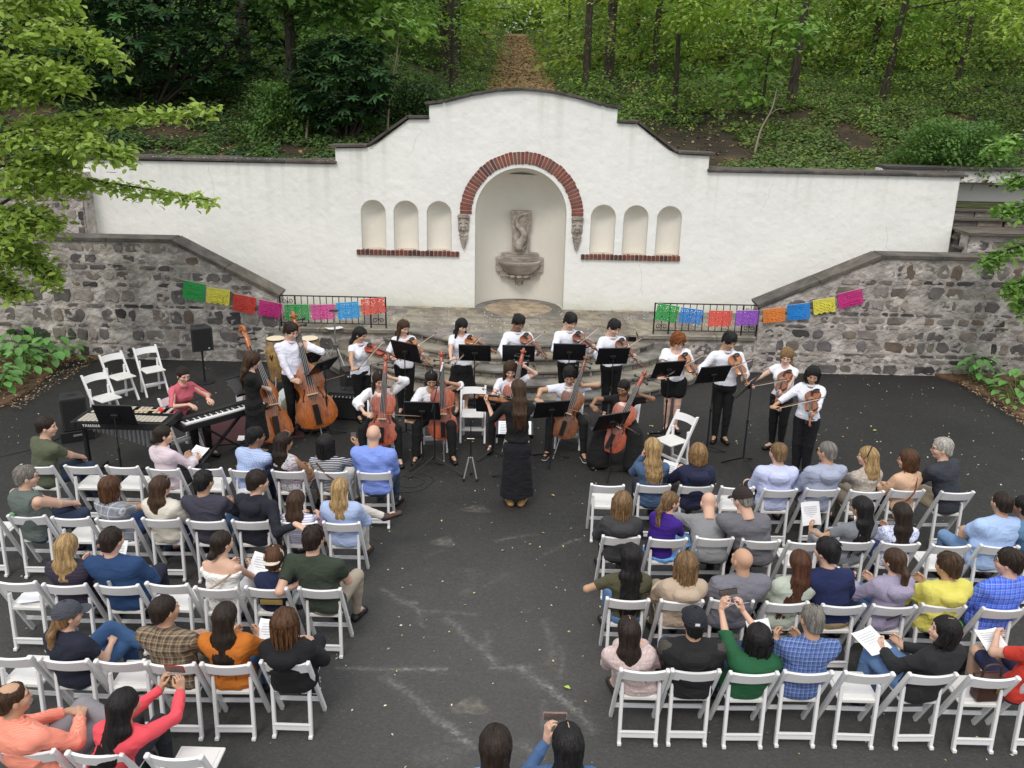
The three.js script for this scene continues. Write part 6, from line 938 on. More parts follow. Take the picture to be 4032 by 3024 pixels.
    const hf = (x, y, z) => {
      const X1 = inv[0] * x + inv[4] * y + inv[8] * z + inv[12], Y1 = inv[1] * x + inv[5] * y + inv[9] * z + inv[13], Z1 = inv[2] * x + inv[6] * y + inv[10] * z + inv[14];
      let d = ellip(X1, Y1, Z1, 0, .032 + (st === 'curly' ? .012 : thick * .3), -.014, .076 + thick * (sides ? .75 : 1), .085 + thick, .096 + thick * .9);
      d = smin(d, Math.max(ellip(X1, Y1, Z1, 0, -.03, -.05, .062 + thick * .6, .09, .062 + thick * .6), low - Y1), .02);
      d = Math.max(d, low - Y1);
      if (sides) d = Math.max(d, -.012 - Math.max(0, -Z1 - .015) * .75 - Y1); // above the ears, down to the nape behind
      if (st === 'thin') d = Math.max(d, .062 - Math.hypot(X1, (Y1 - .115), Z1 + .0) * 1.0);
      if (cf) d = smin(d, cf(x, y, z), .02);
      const face = Math.max(ellip(X1, Y1, Z1, 0, -.035, .1, hr.fw ?? .068, .035 + line, .075), -1); d = Math.max(d, -face);
      if (hr.bangs) d = Math.min(d, ellip(X1, Y1, Z1, 0, .045, .07, .062, .034, .03));
      if (Math.abs(d) < .03) { const a = Math.atan2(X1, Z1 + .01) * 6; d += rough * (vnoise(a * fr / 18 + id, Y1 * fr * .45, Z1 * 12) + (st === 'curly' ? vnoise(X1 * 60, Y1 * 60, Z1 * 60 + id) : .4 * vnoise(a * fr / 7, Y1 * 14, id))); }
      return d;
    };
    const bb = new THREE.Box3().expandByPoint(hc.clone().subScalar(.17 + thick)).expandByPoint(hc.clone().addScalar(.15 + thick)); if (cps.length) bb.union(boundsOf(cps, .02));
    const g = net(hf, bb, fine ? .0095 : .0115), im = new THREE.Matrix4().copy(Hm).invert(), v = V(); uvBy(g, (x, y, z) => { v.set(x, y, z).applyMatrix4(im); return [Math.atan2(v.x, -v.z + (v.y > .06 ? .04 : 0)) * .5, v.y * 1.6]; });
    const sr = rngOf(id * 17 + 3), hg2 = [g], shell = (a, y, o = 0) => H2(Math.sin(a) * (.077 + thick + o), y, -.014 - Math.cos(a) * (.096 + thick * .9 + o));
    const strand = (pts, r0) => { const q2 = trunkGeo(pts, [r0, r0 * .9, r0 * .25]); uvBy(q2, (x, y) => [.1 + r0 * 40, y * 1.6]); hg2.push(q2); };
    if (st === 'long' || st === 'wavy') { const e0 = cps[1], e2 = cps[2], wv = st === 'wavy' ? .022 : .008, fw = hr.wide ?? 1.8; for (let i = 0; i < 20; i++) { const u = rr(-1, 1, sr), o = back.clone().multiplyScalar(.036 * Math.sqrt(Math.max(0, 1 - u * u)) + .004), P1 = V(e0.ax, e0.ay, e0.az).addScaledVector(SX, u * .062 * 1.4).add(o), P2 = V(e2.ax, e2.ay, e2.az).addScaledVector(SX, u * .05 * fw + rr(-wv, wv, sr)).add(o), P3 = V(e2.ax + e2.dx, e2.ay + e2.dy, e2.az + e2.dz).addScaledVector(SX, u * .045 * fw + rr(-wv, wv, sr)).addScaledVector(up, -rr(-.04, .05, sr)).addScaledVector(back, .012); strand([P1, P1.clone().lerp(P2, .5).addScaledVector(SX, rr(-wv, wv, sr)), P2, P2.clone().lerp(P3, .5).addScaledVector(SX, rr(-wv, wv, sr)), P3], rr(.007, .013, sr)); } }
    else if (st === 'bob') for (let i = 0; i < 22; i++) { const a = rr(-2.2, 2.2, sr), L = .07 + len * .75; strand([shell(a, .05), shell(a + rr(-.1, .1, sr), -.03, .004), shell(a + rr(-.16, .16, sr), -.03 - L * rr(.75, 1.12, sr), rr(-.012, .014, sr))], rr(.007, .012, sr)); }
    else if (st === 'mop' || st === 'short') for (let i = 0; i < 18; i++) { const a = rr(0, 6.28, sr), y = .06 + .05 * sr(), o = rr(0, .9, sr), c = (k, yy) => H2(Math.sin(a) * (.07 + thick) * k, yy, -.014 - Math.cos(a) * (.088 + thick) * k); strand([c(.25, .115 + thick), c(.7, .095 + thick), c(1.05, y - .03 * o)], rr(.006, .01, sr)); }
    else if (st === 'pony') { const p0 = cps[1]; for (let i = 0; i < 8; i++) { const s0 = V(p0.ax, p0.ay, p0.az).addScaledVector(SX, rr(-.025, .025, sr)), s1 = V(p0.ax + p0.dx, p0.ay + p0.dy - rr(-.03, .04, sr), p0.az + p0.dz).addScaledVector(SX, rr(-.028, .028, sr)); strand([s0, s0.clone().lerp(s1, .5).addScaledVector(SX, rr(-.02, .02, sr)).addScaledVector(back, .012), s1], rr(.006, .011, sr)); } }
    else if (st === 'curly') for (let i = 0; i < 70; i++) { const a = rr(-2.3, 2.3, sr), y = rr(-.08, .13, sr), k = Math.sqrt(Math.max(.1, 1 - Math.pow((y - .03) / .14, 2))), c = H2(Math.sin(a) * .112 * k, y, -.014 - Math.cos(a) * .125 * k), pts = []; for (let q3 = 0; q3 <= 5; q3++) pts.push(c.clone().add(V(Math.cos(q3 * 1.9 + a) * .012, -.008 * q3, Math.sin(q3 * 1.9 + a) * .012))); strand(pts, .006); }
    mesh('hair', merge(hg2), hairMat(hr.color ?? 'dark'), t);
    if (hr.parting) mesh('parting', tube([H2(hr.parting[0], .125 + thick * .5, .02), H2(hr.parting[0] * .8, .128 + thick * .6, -.02), H2(hr.parting[0] * .5, .112 + thick * .6, -.06)], .0028, 10, 5), mat(sk, .6), t);
  }
  if (s.cap) { // baseball cap; back = worn backwards
    const b = s.cap.back ? -1 : 1, c = cloth(s.cap.color, .85), g = new THREE.SphereGeometry(.103, 24, 12, 0, 2 * PI, 0, PI * .52).scale(.93, 1.02, 1.12).translate(0, .035, -.008).applyMatrix4(Hm), cap = mesh('cap', g, c, t);
    const br = new THREE.CylinderGeometry(.085, .085, .006, 20, 1, false, -PI / 2, PI).scale(.95, 1, 1.05); warp(br, (v) => { v.y -= v.x * v.x * 2.2; }); mesh('brim', br.rotateX(.12).rotateY(b < 0 ? PI : 0).translate(0, .038, b * .092).applyMatrix4(Hm), c, cap); mesh('button', new THREE.SphereGeometry(.01, 8, 6).translate(0, .142, -.008).applyMatrix4(Hm), c, cap);
    if (s.cap.logo) mesh('logo', new THREE.BoxGeometry(.035, .02, .003).translate(0, 0, s.cap.logo[0] * .122).rotateY(s.cap.logo[2] ?? 0).translate(0, .06, 0).applyMatrix4(Hm), mat([.8, .8, .8], .7), cap);
    if (s.cap.back) mesh('strap_opening', new THREE.SphereGeometry(.03, 12, 8, 0, 2 * PI, 0, PI / 2).scale(1, .9, .25).translate(0, .045, .112).applyMatrix4(Hm), hairMat(hr.color ?? 'brown'), cap);
  }
  if (s.glasses) { const gl = [], dk = s.glasses === 'sun'; for (const m of [-1, 1]) { gl.push(new THREE.TorusGeometry(.0195, .0022, 5, 16).scale(1.1, .9, 1).translate(m * .031, .004, .103).applyMatrix4(Hm), rod(V(m * .052, .008, .1), V(m * .08, .006, .0), .0022, .0022, 5).applyMatrix4(Hm)); } gl.push(rod(V(-.01, .008, .104), V(.01, .008, .104), .0022, .0022, 5).applyMatrix4(Hm)); const o = mesh('glasses', gl, ebonyM, t); if (dk) mesh('lenses', [-1, 1].map((m) => new THREE.CylinderGeometry(.021, .021, .003, 16).rotateX(PI / 2).scale(1.1, .9, 1).translate(m * .031, .004, .104).applyMatrix4(Hm)), ebonyM, o); }
  if (s.headSun) { const o = mesh('sunglasses', [-1, 1].map((m) => new THREE.SphereGeometry(.026, 10, 6).scale(1.1, .8, .3).rotateX(-.9).translate(m * .033, .128, .055).applyMatrix4(Hm)).concat([-1, 1].map((m) => rod(V(m * .06, .125, .05), V(m * .092, .03, -.03), .003, .003, 5).applyMatrix4(Hm))), mat([.2, .18, .15], .3), t); }
  if (s.band) mesh('headband', new THREE.TorusGeometry(.104, .007, 6, 28, PI).scale(.9, 1.06, 1).rotateX(-.25).translate(0, .03, -.01).applyMatrix4(Hm), cloth(s.band), t);
  if (s.tie) { const g = bar(at(.93, 0, .075), at(.42, 0, .125), .065, .012, .004); mesh('tie', g, cloth(s.tie, .6), t); }
  if (s.strap) { const [f0, x0, f1, x1, c] = s.strap, m = .5 * (x0 + x1); mesh('bag_strap', tube([at(f0, x0, -.09), at((f0 + f1) / 2, m, -.155), at(f1, x1, -.145)], .009, 14, 5).scale(1, 1, 1), cloth(c, .6), t); }
  if (s.backMark) { const [f0, x0, w, h, c] = s.backMark; const p = at(f0, x0, -.1 * R0 - e - .028); mesh('back_print', rbox(0, 0, 0, w, h, .02, .004).applyMatrix4(new THREE.Matrix4().makeBasis(SX, up, SZ).setPosition(p)), cloth(c, .7), t); }
  t.userData.rig = undefined; delete t.userData.rig;
  return { t, J: { hip, nb, hc, arms, up, SX, SZ, at, Hm, q, shL, shR }, world: (v) => v.clone().applyEuler(t.rotation).add(t.position), dirW: (v) => v.clone().applyEuler(t.rotation) };
}
function phone(label, P, pos, facing, upv, color, w = .15, h = .075) { // screen towards -facing
  const o = thing('phone', label, 'phone'); mesh('case', rbox(0, 0, 0, w, h, .011, .006), cloth(color, .4), o); mesh('screen', rbox(0, 0, -.006, w * .92, h * .88, .002, .0008), mat([.16, .14, .13], .2), o); mesh('lens', new THREE.CylinderGeometry(.006, .006, .003, 10).rotateX(PI / 2).translate(w * .4, h * .25, .006), ebonyM, o);
  return align(o, P.world(pos), P.dirW(upv), P.dirW(facing));
}
function heldPaper(label, P, pos, n, upv, w = .216, h = .28) { const o = thing('programme', label, 'programme'), g = new THREE.BoxGeometry(w, h, .0015, 6, 6, 1); warp(g, (v) => { v.z += .02 * (v.x / w) ** 2 * 4 - .015 * Math.sin(v.y / h * 3); }); mesh('page', g, paperM, o); const L = []; for (let i = 0; i < 7; i++) L.push(box(0, h * (.3 - i * .09), .008, w * .7, .006, .001)); mesh('printed_text', L, mat([.5, .5, .52], .9), o); return align(o, P.world(pos), P.dirW(upv), P.dirW(n)); }

// ---------------------------------------------------------------- the audience, row by row
const ROW = {}; 'La Lb Lc Ld Le Ra Rb Rc Rd'.split(' ').forEach((k, i) => (ROW[k] = ROWS[i]));
const plainPants = ['#20263a', '#2b2d33', '#1b1c22', '#39414f', '#4a4640'];
function aud(key, i, hx, hy, label, s) { // a sitter: row, seat number, head centre in the court
  const [, z, xs] = ROW[key], x = xs[i - 1], turn = PI + (s.face ?? 0), dx = hx - x, dz = s.dz ?? .08, c = Math.cos(turn), n = Math.sin(turn);
  return person(label, { sit: true, at: [x, z], turn, head: [dx * c - dz * n, hy, dx * n + dz * c], bottom: { color: plainPants[(i * 3) % 5] }, ...s }, s.group);
}
const lap = (y = .64, z = .2) => ({ L: { to: [.07, y, z], pole: [.7, -.2, -.6], curl: .8 }, R: { to: [-.07, y, z], pole: [-.7, -.2, -.6], curl: .8 } });
const read = (y = .66) => ({ L: { to: [.1, y - .05, .25], pole: [.8, -.4, -.3], curl: .9, palm: [-.6, .3, -.6], dir: [-.2, .4, .8] }, R: { to: [-.1, y - .05, .25], pole: [-.8, -.4, -.3], curl: .9, palm: [.6, .3, -.6], dir: [.2, .4, .8] } });
const knees = { L: { to: [.08, .63, .36], pole: [.8, -.1, -.4], curl: .7 }, R: { to: [-.05, .65, .38], pole: [-.8, -.1, -.4], curl: .7 } };
// left block, front row
aud('La', 1, -5.45, 1.19, 'man with short dark hair in an olive T-shirt, seated first in the front left row', { sex: 'm', face: -.6, yaw: -.75, sw: .21, fat: 1.06, skin: 'fair', hair: { style: 'crop', color: 'dark' }, top: { color: '#565c48', sleeve: 'short' }, bottom: { color: '#2c3a4e' }, arms: knees });
{ const P = aud('La', 4, -4.08, 1.12, 'woman with a low dark bun in a pale pink blazer, front left row', { sex: 'f', face: -.45, yaw: -.7, skin: 'fair', hair: { style: 'bun', color: 'dark' }, top: { color: '#d9c9d2', sleeve: 'long', collar: true, fold: .006 }, arms: read(.72) }); heldPaper('white programme in the lap of the woman in the pale pink blazer', P, V(.0, .69, .36), V(0, .85, -.4), V(0, .5, .8)); }
aud('La', 6, -3.0, 1.12, 'man with dark hair in a pale blue checked shirt, front left row', { sex: 'm', face: -.4, yaw: -.55, skin: 'brown', hair: { style: 'short', color: 'black' }, top: { mat: plaid('#b7c8ea', '#8ba6dc', '#eef2fb', 9), sleeve: 'long', collar: true }, bottom: { color: '#2a3550' }, arms: knees });
aud('La', 7, -2.67, 1.06, 'woman with long dark hair and sunglasses on her head in a sleeveless floral dress', { sex: 'f', face: -.25, yaw: -.55, skin: 'olive', hair: { style: 'long', color: 'dark', len: .36 }, headSun: 1, top: { mat: floral('#c7c0c6', ['#d58fb2', '#6f9c94', '#e9e3e6', '#a07a94'], 6, .46), sleeve: 'none', name: 'dress' }, bottom: { mat: floral('#8d8a90', ['#d58fb2', '#6f9c94', '#e9e3e6'], 6, .46), skirt: .3 } });
{ const P = aud('La', 8, -2.18, 1.04, 'woman with a black bob in a striped T-shirt, filming with a phone', { sex: 'f', yaw: -.25, skin: 'olive', hair: { style: 'bob', color: 'black', len: .16 }, top: { mat: stripes('#2e3038', '#cfd1d6', 6, .42), sleeve: 'elbow' }, bottom: { color: '#d8d4cc' }, strap: [.98, .1, .35, -.14, '#5a3526'], arms: { R: { to: [-.22, .9, .24], pole: [-.7, -.8, -.1], curl: .9, dir: [.25, .9, .3], palm: [.8, 0, .2], big: 1 } } }); phone('dark phone held up by the woman in the striped T-shirt', P, V(-.17, 1.0, .28), V(.1, 0, 1), V(0, 1, 0), '#2a1d18', .07, .14); }
aud('La', 9, -1.61, 1.18, 'broad bald man in a blue shirt at the aisle end of the front row', { sex: 'm', fat: 1.16, sw: .225, skin: 'fair', hair: { style: 'bald', color: 'brown' }, top: { color: '#7f98e4', sleeve: 'long', collar: true, fold: .011 }, bottom: { color: '#3a4858' }, face: -.12, arms: lap() });
// second row
aud('Lb', 2, -5.01, 1.14, 'grey-haired man with glasses in a grey fleece vest over a lavender shirt', { sex: 'm', face: -.5, yaw: -.55, fat: 1.12, glasses: 1, skin: 'fair', hair: { style: 'short', color: 'grey' }, top: { color: '#5d6764', sleeve: 'none', collar: true, fold: .006, loose: .02 }, bottom: { color: '#2b3850' }, arms: knees, backMark: [.66, .02, .06, .035, '#9ad6a6'], undersleeve: '#a7acd8' });
aud('Lb', 4, -4.15, 1.04, 'woman with a glossy brown bob in a grey and white checked blouse', { sex: 'f', face: -.35, yaw: -.45, skin: 'tan', hair: { style: 'bob', color: 'chest', len: .08 }, top: { mat: plaid('#8f939c', '#7c808a', '#f2f2f4', 2.6), sleeve: 'short' }, bottom: { color: '#2f4672' }, arms: knees });
aud('Lb', 5, -3.62, 1.06, 'woman with long dark brown hair in a cream shawl sweater', { sex: 'f', face: -.2, yaw: -.35, skin: 'fair', hair: { style: 'long', color: 'brown', len: .22 }, headSun: 1, top: { color: '#d6d0c4', sleeve: 'long', loose: .026, fold: .01 }, bottom: { color: '#233a7a' } });
{ const P = aud('Lb', 6, -3.17, 1.13, 'man with short black hair in a dark slate shirt, second left row', { sex: 'm', yaw: -.35, skin: 'tan', hair: { style: 'short', color: 'black' }, top: { color: '#3b3b49', sleeve: 'long', collar: true, fold: .01 }, bottom: { color: '#4a6a92' }, arms: read(.72) }); heldPaper('white programme rolled in the hand of the man in the slate shirt', P, V(-.26, .78, .28), V(-.3, .3, -.8), V(0, 1, .2), .15, .2); }
aud('Lb', 7, -2.61, 1.14, 'man in a black hooded jacket with an arm along the next chair back', { sex: 'm', face: -.35, yaw: -.55, roll: .0, sw: .21, skin: 'fair', hair: { style: 'short', color: 'dark', thick: .018 }, top: { color: '#1c1f2a', sleeve: 'long', hood: true, fold: .01 }, bottom: { color: '#565b5e' }, arms: { R: { to: [-.62, .83, -.2], pole: [-.1, -1, -.5], curl: .35, dir: [-.9, -.15, -.1], palm: [.1, -1, 0], big: 1 } } });
aud('Lb', 8, -2.22, .93, 'small girl with long brown hair in a lavender striped top', { sex: 'c', yaw: -.3, skin: 'fair', hair: { style: 'long', color: 'brown', len: .2, nape: -.12 }, top: { mat: stripes('#b9b9dc', '#f1f0f6', 5, .5), sleeve: 'short' }, bottom: { color: '#b08a9a' } });
aud('Lb', 9, -1.76, 1.08, 'woman with long blonde hair in a pale blue knitted sweater at the aisle', { sex: 'f', skin: 'fair', hair: { style: 'long', color: 'blond', len: .26 }, yaw: -.15, top: { color: '#a9bbe0', sleeve: 'long', loose: .026, fold: .008 }, legs: 'crossR', bottom: { color: '#c9c4bd' }, shoes: '#3a2a22' });
// third row
{ const P = aud('Lc', 2, -3.98, 1.05, 'woman with long blonde hair in a dark purple quilted jacket', { sex: 'f', yaw: -.15, skin: 'fair', fat: 1.08, hair: { style: 'long', color: 'blond', len: .26, wide: 2 }, top: { mat: stripes('#2e2838', '#3a3346', 4, .3), sleeve: 'long', loose: .022 }, arms: read(.72) }); heldPaper('white programme held up by the blonde woman in the dark purple jacket', P, V(-.22, .76, .3), V(.1, .5, -.8), V(0, .8, .45), .2, .26); }
aud('Lc', 3, -3.57, 1.12, 'man with dark brown hair in a blue fleece with a navy yoke', { sex: 'm', yaw: -.3, sw: .21, fat: 1.06, skin: 'fair', hair: { style: 'short', color: 'dark' }, top: { color: '#22406a', sleeve: 'long', collar: '#26325a', fold: .007, loose: .018 }, backMark: [.7, 0, .03, .055, '#d5d9e2'], bottom: { color: '#252a38' } });
{ const P = aud('Lc', 5, -2.58, 1.12, 'woman with a low dark knot of hair in a white off-shoulder lace top', { sex: 'f', face: -.15, yaw: -.5, skin: 'fair', hair: { style: 'bun', color: 'dark', high: -.075 }, top: { mat: floral('#d8d5cf', ['#f4f2ee', '#ffffff'], 9, .42), sleeve: 'off', loose: .02 }, strap: [.86, -.13, .5, .1, '#b89a86'], arms: read(.7), bottom: { color: '#d9d9dc' } }); heldPaper('white programme in the lap of the woman in white lace', P, V(-.2, .68, .3), V(-.2, .85, -.4), V(0, .5, .8)); }
aud('Lc', 6, -2.12, .97, 'boy in a cream cap worn backwards and a navy jersey with gold stripes', { sex: 'c', H: 1.38, skin: 'fair', hair: { style: 'mop', color: 'chest', nape: -.1 }, cap: { color: '#e6ddcd', back: 1 }, top: { color: '#1b2444', sleeve: 'short', loose: .018 }, backMark: [.42, 0, .2, .05, '#b89b52'], bottom: { color: '#c3cad6' } });
aud('Lc', 7, -1.75, 1.18, 'man with dark curly hair in a dark green polo shirt', { sex: 'm', sw: .225, fat: 1.06, face: -.15, skin: 'fair', hair: { style: 'mop', color: 'dark', thick: .018, nape: -.06 }, yaw: -.15, top: { color: '#333d32', sleeve: 'short', collar: true, fold: .009 }, bottom: { color: '#a39888' }, arms: { L: { to: [.2, .72, -.1], pole: [.5, -.2, -1], curl: .6 } }, knees: .14 });
// fourth row
aud('Ld', 2, -3.44, 1.06, 'woman in a grey cap with a blonde ponytail and a navy top, legs crossed', { sex: 'f', face: -.35, yaw: -.5, fat: 1.1, skin: 'fair', hair: { style: 'pony', color: 'sandy', len: .2, high: -.03 }, cap: { color: '#454852' }, top: { color: '#1d2233', sleeve: 'short', loose: .02 }, legs: 'crossR', bottom: { color: '#35557f', len: 1.75 }, shoes: '#d8d2c2' });
aud('Ld', 4, -2.67, 1.13, 'man with dark hair in a brown plaid shirt, looking up to the right', { sex: 'm', face: -.1, yaw: -.6, pitch: -.12, skin: 'tan', hair: { style: 'crop', color: 'dark' }, top: { mat: plaid('#8b7a62', '#3c352f', '#b5a283', 4.2), sleeve: 'long', collar: true }, bottom: { color: '#6f7468' }, arms: lap(.68, .24) });
{ const P = aud('Ld', 5, -2.2, 1.08, 'woman with long dark hair in an orange sweater', { sex: 'f', yaw: -.1, skin: 'tan', hair: { style: 'long', color: 'dark', len: .34 }, top: { color: '#c06f24', sleeve: 'three', loose: .02, puff: .008, fold: .009 }, bottom: { color: '#41608a' }, arms: read(.7) }); heldPaper('white programme in the lap of the woman in the orange sweater', P, V(-.2, .67, .3), V(0, .85, -.35), V(0, .4, .9)); }
aud('Ld', 6, -1.74, 1.02, 'woman with wavy brown shoulder-length hair in a black hooded sweatshirt at the aisle', { sex: 'f', fat: 1.1, skin: 'fair', hair: { style: 'bob', color: 'chest', len: .24, thick: .032, rough: .012 }, band: '#3a2a20', top: { color: '#121317', sleeve: 'long', hood: true, loose: .024, fold: .009 }, bottom: { color: '#1a1c24' }, shoes: '#2a2b3c', soles: '#e6e6e6', feet: -.04, hipx: 0 });
// last left row
aud('Le', 1, -3.31, 1.08, 'balding man in a coral striped shirt and grey trousers, legs crossed', { sex: 'm', face: -.35, yaw: -.5, pitch: -.1, fat: 1.1, sw: .22, skin: 'tan', hair: { style: 'thin', color: 'brown' }, top: { mat: stripes('#f08a72', '#f6a692', 16, .4), sleeve: 'long', collar: true, fold: .009 }, legs: 'crossR', bottom: { color: '#86848a', wide: .008 }, shoes: '#2f5f86', soles: '#e8e8ea', arms: lap(.7, .25) });
{ const P = aud('Le', 2, -2.56, 1.05, 'woman with very long black hair in a coral jacket holding a phone up', { sex: 'f', face: -.15, yaw: -.25, skin: 'tan', hair: { style: 'long', color: 'black', len: .58, wide: 1.75 }, top: { color: '#e4505c', sleeve: 'long', fold: .009 }, arms: { L: { to: [-.16, .84, .42], pole: [.5, -.9, .2], curl: .8, dir: [-.1, .9, .25], palm: [-.8, 0, .4], big: 1 }, R: { to: [-.31, .84, .38], pole: [-1, -.5, .1], curl: .8, dir: [.1, .9, .25], palm: [.8, 0, .4], big: 1 } } }); phone('phone in a red case held up by the woman in the coral jacket', P, V(-.235, .975, .45), V(.05, .3, 1), V(0, 1, -.3), '#d0281e'); }
// right block, front row
aud('Ra', 2, 1.63, 1.16, 'woman with long streaked blonde hair in a denim jacket, hand at her face', { sex: 'f', yaw: .2, skin: 'fair', hair: { style: 'wavy', color: 'blond', len: .3, wide: 1.9 }, top: { color: '#445c7c', sleeve: 'long', collar: true, fold: .009 }, bottom: { color: '#1f2536' }, arms: { L: { to: [.09, 1.0, .13], pole: [.5, -1, .1], curl: 1.1, dir: [-.3, .9, 0], palm: [-.6, 0, -.6], big: 1 } } });
{ const P = aud('Ra', 3, 2.16, 1.11, 'person with short reddish-blond hair in a navy quilted jacket with a hood', { sex: 'f', yaw: .12, fat: 1.1, skin: 'pale', hair: { style: 'bob', color: 'sandy', len: 0, thick: .026, nape: -.085 }, top: { color: '#1f2440', sleeve: 'long', hood: true, loose: .022 }, arms: read(.76) }); heldPaper('white programme held left of the navy quilted jacket', P, V(.24, .76, .2), V(.4, .4, -.8), V(-.3, .8, .4), .18, .25); }
aud('Ra', 5, 3.08, 1.14, 'boy with short light brown hair in a pale lavender hooded sweatshirt', { sex: 'm', H: 1.66, yaw: .3, skin: 'fair', hair: { style: 'short', color: 'light' }, top: { color: '#c3cbee', sleeve: 'long', hood: true, loose: .02 }, bottom: { color: '#22252e', len: .9 }, knees: .16 });
aud('Ra', 6, 3.64, 1.17, 'man with cropped grey hair and sunglasses in a grey-blue hooded sweatshirt', { sex: 'm', yaw: .55, face: .15, glasses: 'sun', skin: 'tan', hair: { style: 'crop', color: 'grey' }, top: { color: '#a2aac0', sleeve: 'long', hood: true, loose: .018, collar: '#f08a76' }, bottom: { color: '#5a5448' }, arms: lap() });
aud('Ra', 7, 4.11, 1.12, 'blonde woman with a black headband in a beige lace top', { sex: 'f', yaw: .75, face: .3, skin: 'fair', hair: { style: 'long', color: 'blond', len: .17, half: 1 }, band: '#15151a', top: { mat: floral('#a99f94', ['#c2b9ae', '#b3a99e'], 6, .45), sleeve: 'elbow' }, bottom: { color: '#8a8274' }, arms: knees });
aud('Ra', 8, 4.58, 1.09, 'woman with a brown bob and glasses in a peach top with a brown bag strap', { sex: 'f', yaw: .75, face: .35, glasses: 1, skin: 'fair', hair: { style: 'bob', color: 'chest', len: .03 }, top: { color: '#d9b496', sleeve: 'three' }, strap: [.98, -.06, .4, .12, '#8a3f1e'], bottom: { color: '#20222a' } });
aud('Ra', 9, 4.95, 1.24, 'grey-haired man in a dark slate blazer at the right end of the front row', { sex: 'm', yaw: .75, face: .55, glasses: 1, skin: 'fair', sw: .21, hair: { style: 'short', color: 'white', thick: .016 }, top: { color: '#343841', sleeve: 'long', collar: true, fold: .006, loose: .018 }, bottom: { color: '#b0a48e' }, arms: knees });
// right block, second row
aud('Rb', 1, 1.15, 1.07, 'woman with brown shoulder-length hair in a charcoal hooded sweatshirt at the aisle', { sex: 'f', yaw: -.2, fat: 1.1, skin: 'fair', hair: { style: 'bob', color: 'light', len: .14, thick: .026 }, top: { color: '#3a3a3d', sleeve: 'long', hood: true, loose: .022 }, bottom: { color: '#1f2026' } });
aud('Rb', 2, 1.64, 1.1, 'girl with a curly light brown ponytail in a purple velvet top, turned to the right', { sex: 'c', H: 1.42, hip: 1, face: -.7, yaw: -.5, skin: 'fair', hair: { style: 'pony', color: 'light', len: .2, high: .0, rough: .012 }, top: { color: '#3a1a82', sleeve: 'long', fold: .006, loose: .016 }, bottom: { color: '#6fa6e0', skirt: .42 }, shoes: '#5a4a3e' });
aud('Rb', 3, 2.14, .87, 'man in a grey T-shirt bending far forward, bald crown just showing', { sex: 'm', dz: -.36, sw: .21, fat: 1.08, face: -.1, pitch: .75, skin: 'fair', hair: { style: 'bald' }, top: { color: '#86878a', sleeve: 'short' }, bottom: { color: '#2c2d33' }, arms: { L: { to: [.16, .6, .42], pole: [1, .3, 0] }, R: { to: [-.12, .6, .42], pole: [-1, .3, 0] } } });
aud('Rb', 4, 2.37, 1.14, 'man in a dark brown cap and grey shirt leaning to the left', { sex: 'm', yaw: .5, pitch: .35, fat: 1.15, sw: .22, skin: 'fair', glasses: 1, hair: { style: 'buzz', color: 'grey' }, cap: { color: '#2c211e', logo: [-1, 0, .5] }, top: { color: '#6b6b72', sleeve: 'long', collar: true, loose: .018, fold: .01 }, bottom: { color: '#23262f' }, arms: lap(.62, .3) });
{ const P = aud('Rb', 6, 3.58, 1.08, 'woman with long black hair in a grey T-shirt holding up a programme', { sex: 'f', yaw: .35, face: .2, glasses: 1, skin: 'tan', hair: { style: 'long', color: 'black', len: .36 }, top: { color: '#7b7e86', sleeve: 'short' }, bottom: { color: '#a6a8b0' }, arms: { L: { to: [.24, .66, .25], pole: [.8, -.6, -.3], curl: .9, dir: [-.1, .8, .4], palm: [-.6, 0, -.6], big: 1 } } }); heldPaper('white programme held high by the woman with long black hair', P, V(.24, .84, .3), V(.3, .25, -.9), V(.1, .95, .2), .19, .25); }
{ const P = aud('Rb', 7, 4.0, 1.02, 'girl with long dark brown hair in a white and blue flowered top', { sex: 'f', H: 1.52, yaw: .1, skin: 'tan', hair: { style: 'long', color: 'dark', len: .34 }, top: { mat: floral('#dfe3f4', ['#8fa0dc', '#b7c1ea'], 10, .56), sleeve: 'short', puff: .008 }, bottom: { color: '#2f4170' }, arms: read(.7) }); heldPaper('white programme beside the girl in the flowered top', P, V(.18, .72, .26), V(.3, .4, -.8), V(0, .8, .4), .16, .22); }
aud('Rb', 9, 5.0, 1.16, 'man with dark hair in a pale blue polo shirt and jeans, second right row', { sex: 'm', sw: .225, fat: 1.14, face: .12, yaw: .05, skin: 'tan', hair: { style: 'crop', color: 'dark' }, top: { color: '#a9c3ec', sleeve: 'short', collar: true, fold: .009, loose: .018 }, bottom: { color: '#6d8cb4' }, knees: .16, arms: lap(.68, .28) });
aud('Rb', 10, 5.22, 1.13, 'girl with dark hair in a faded denim jacket at the right edge', { sex: 'f', H: 1.5, yaw: .5, face: .2, skin: 'brown', hair: { style: 'bun', color: 'black' }, top: { color: '#5f84a6', sleeve: 'long', collar: true }, bottom: { color: '#8f7484' } });
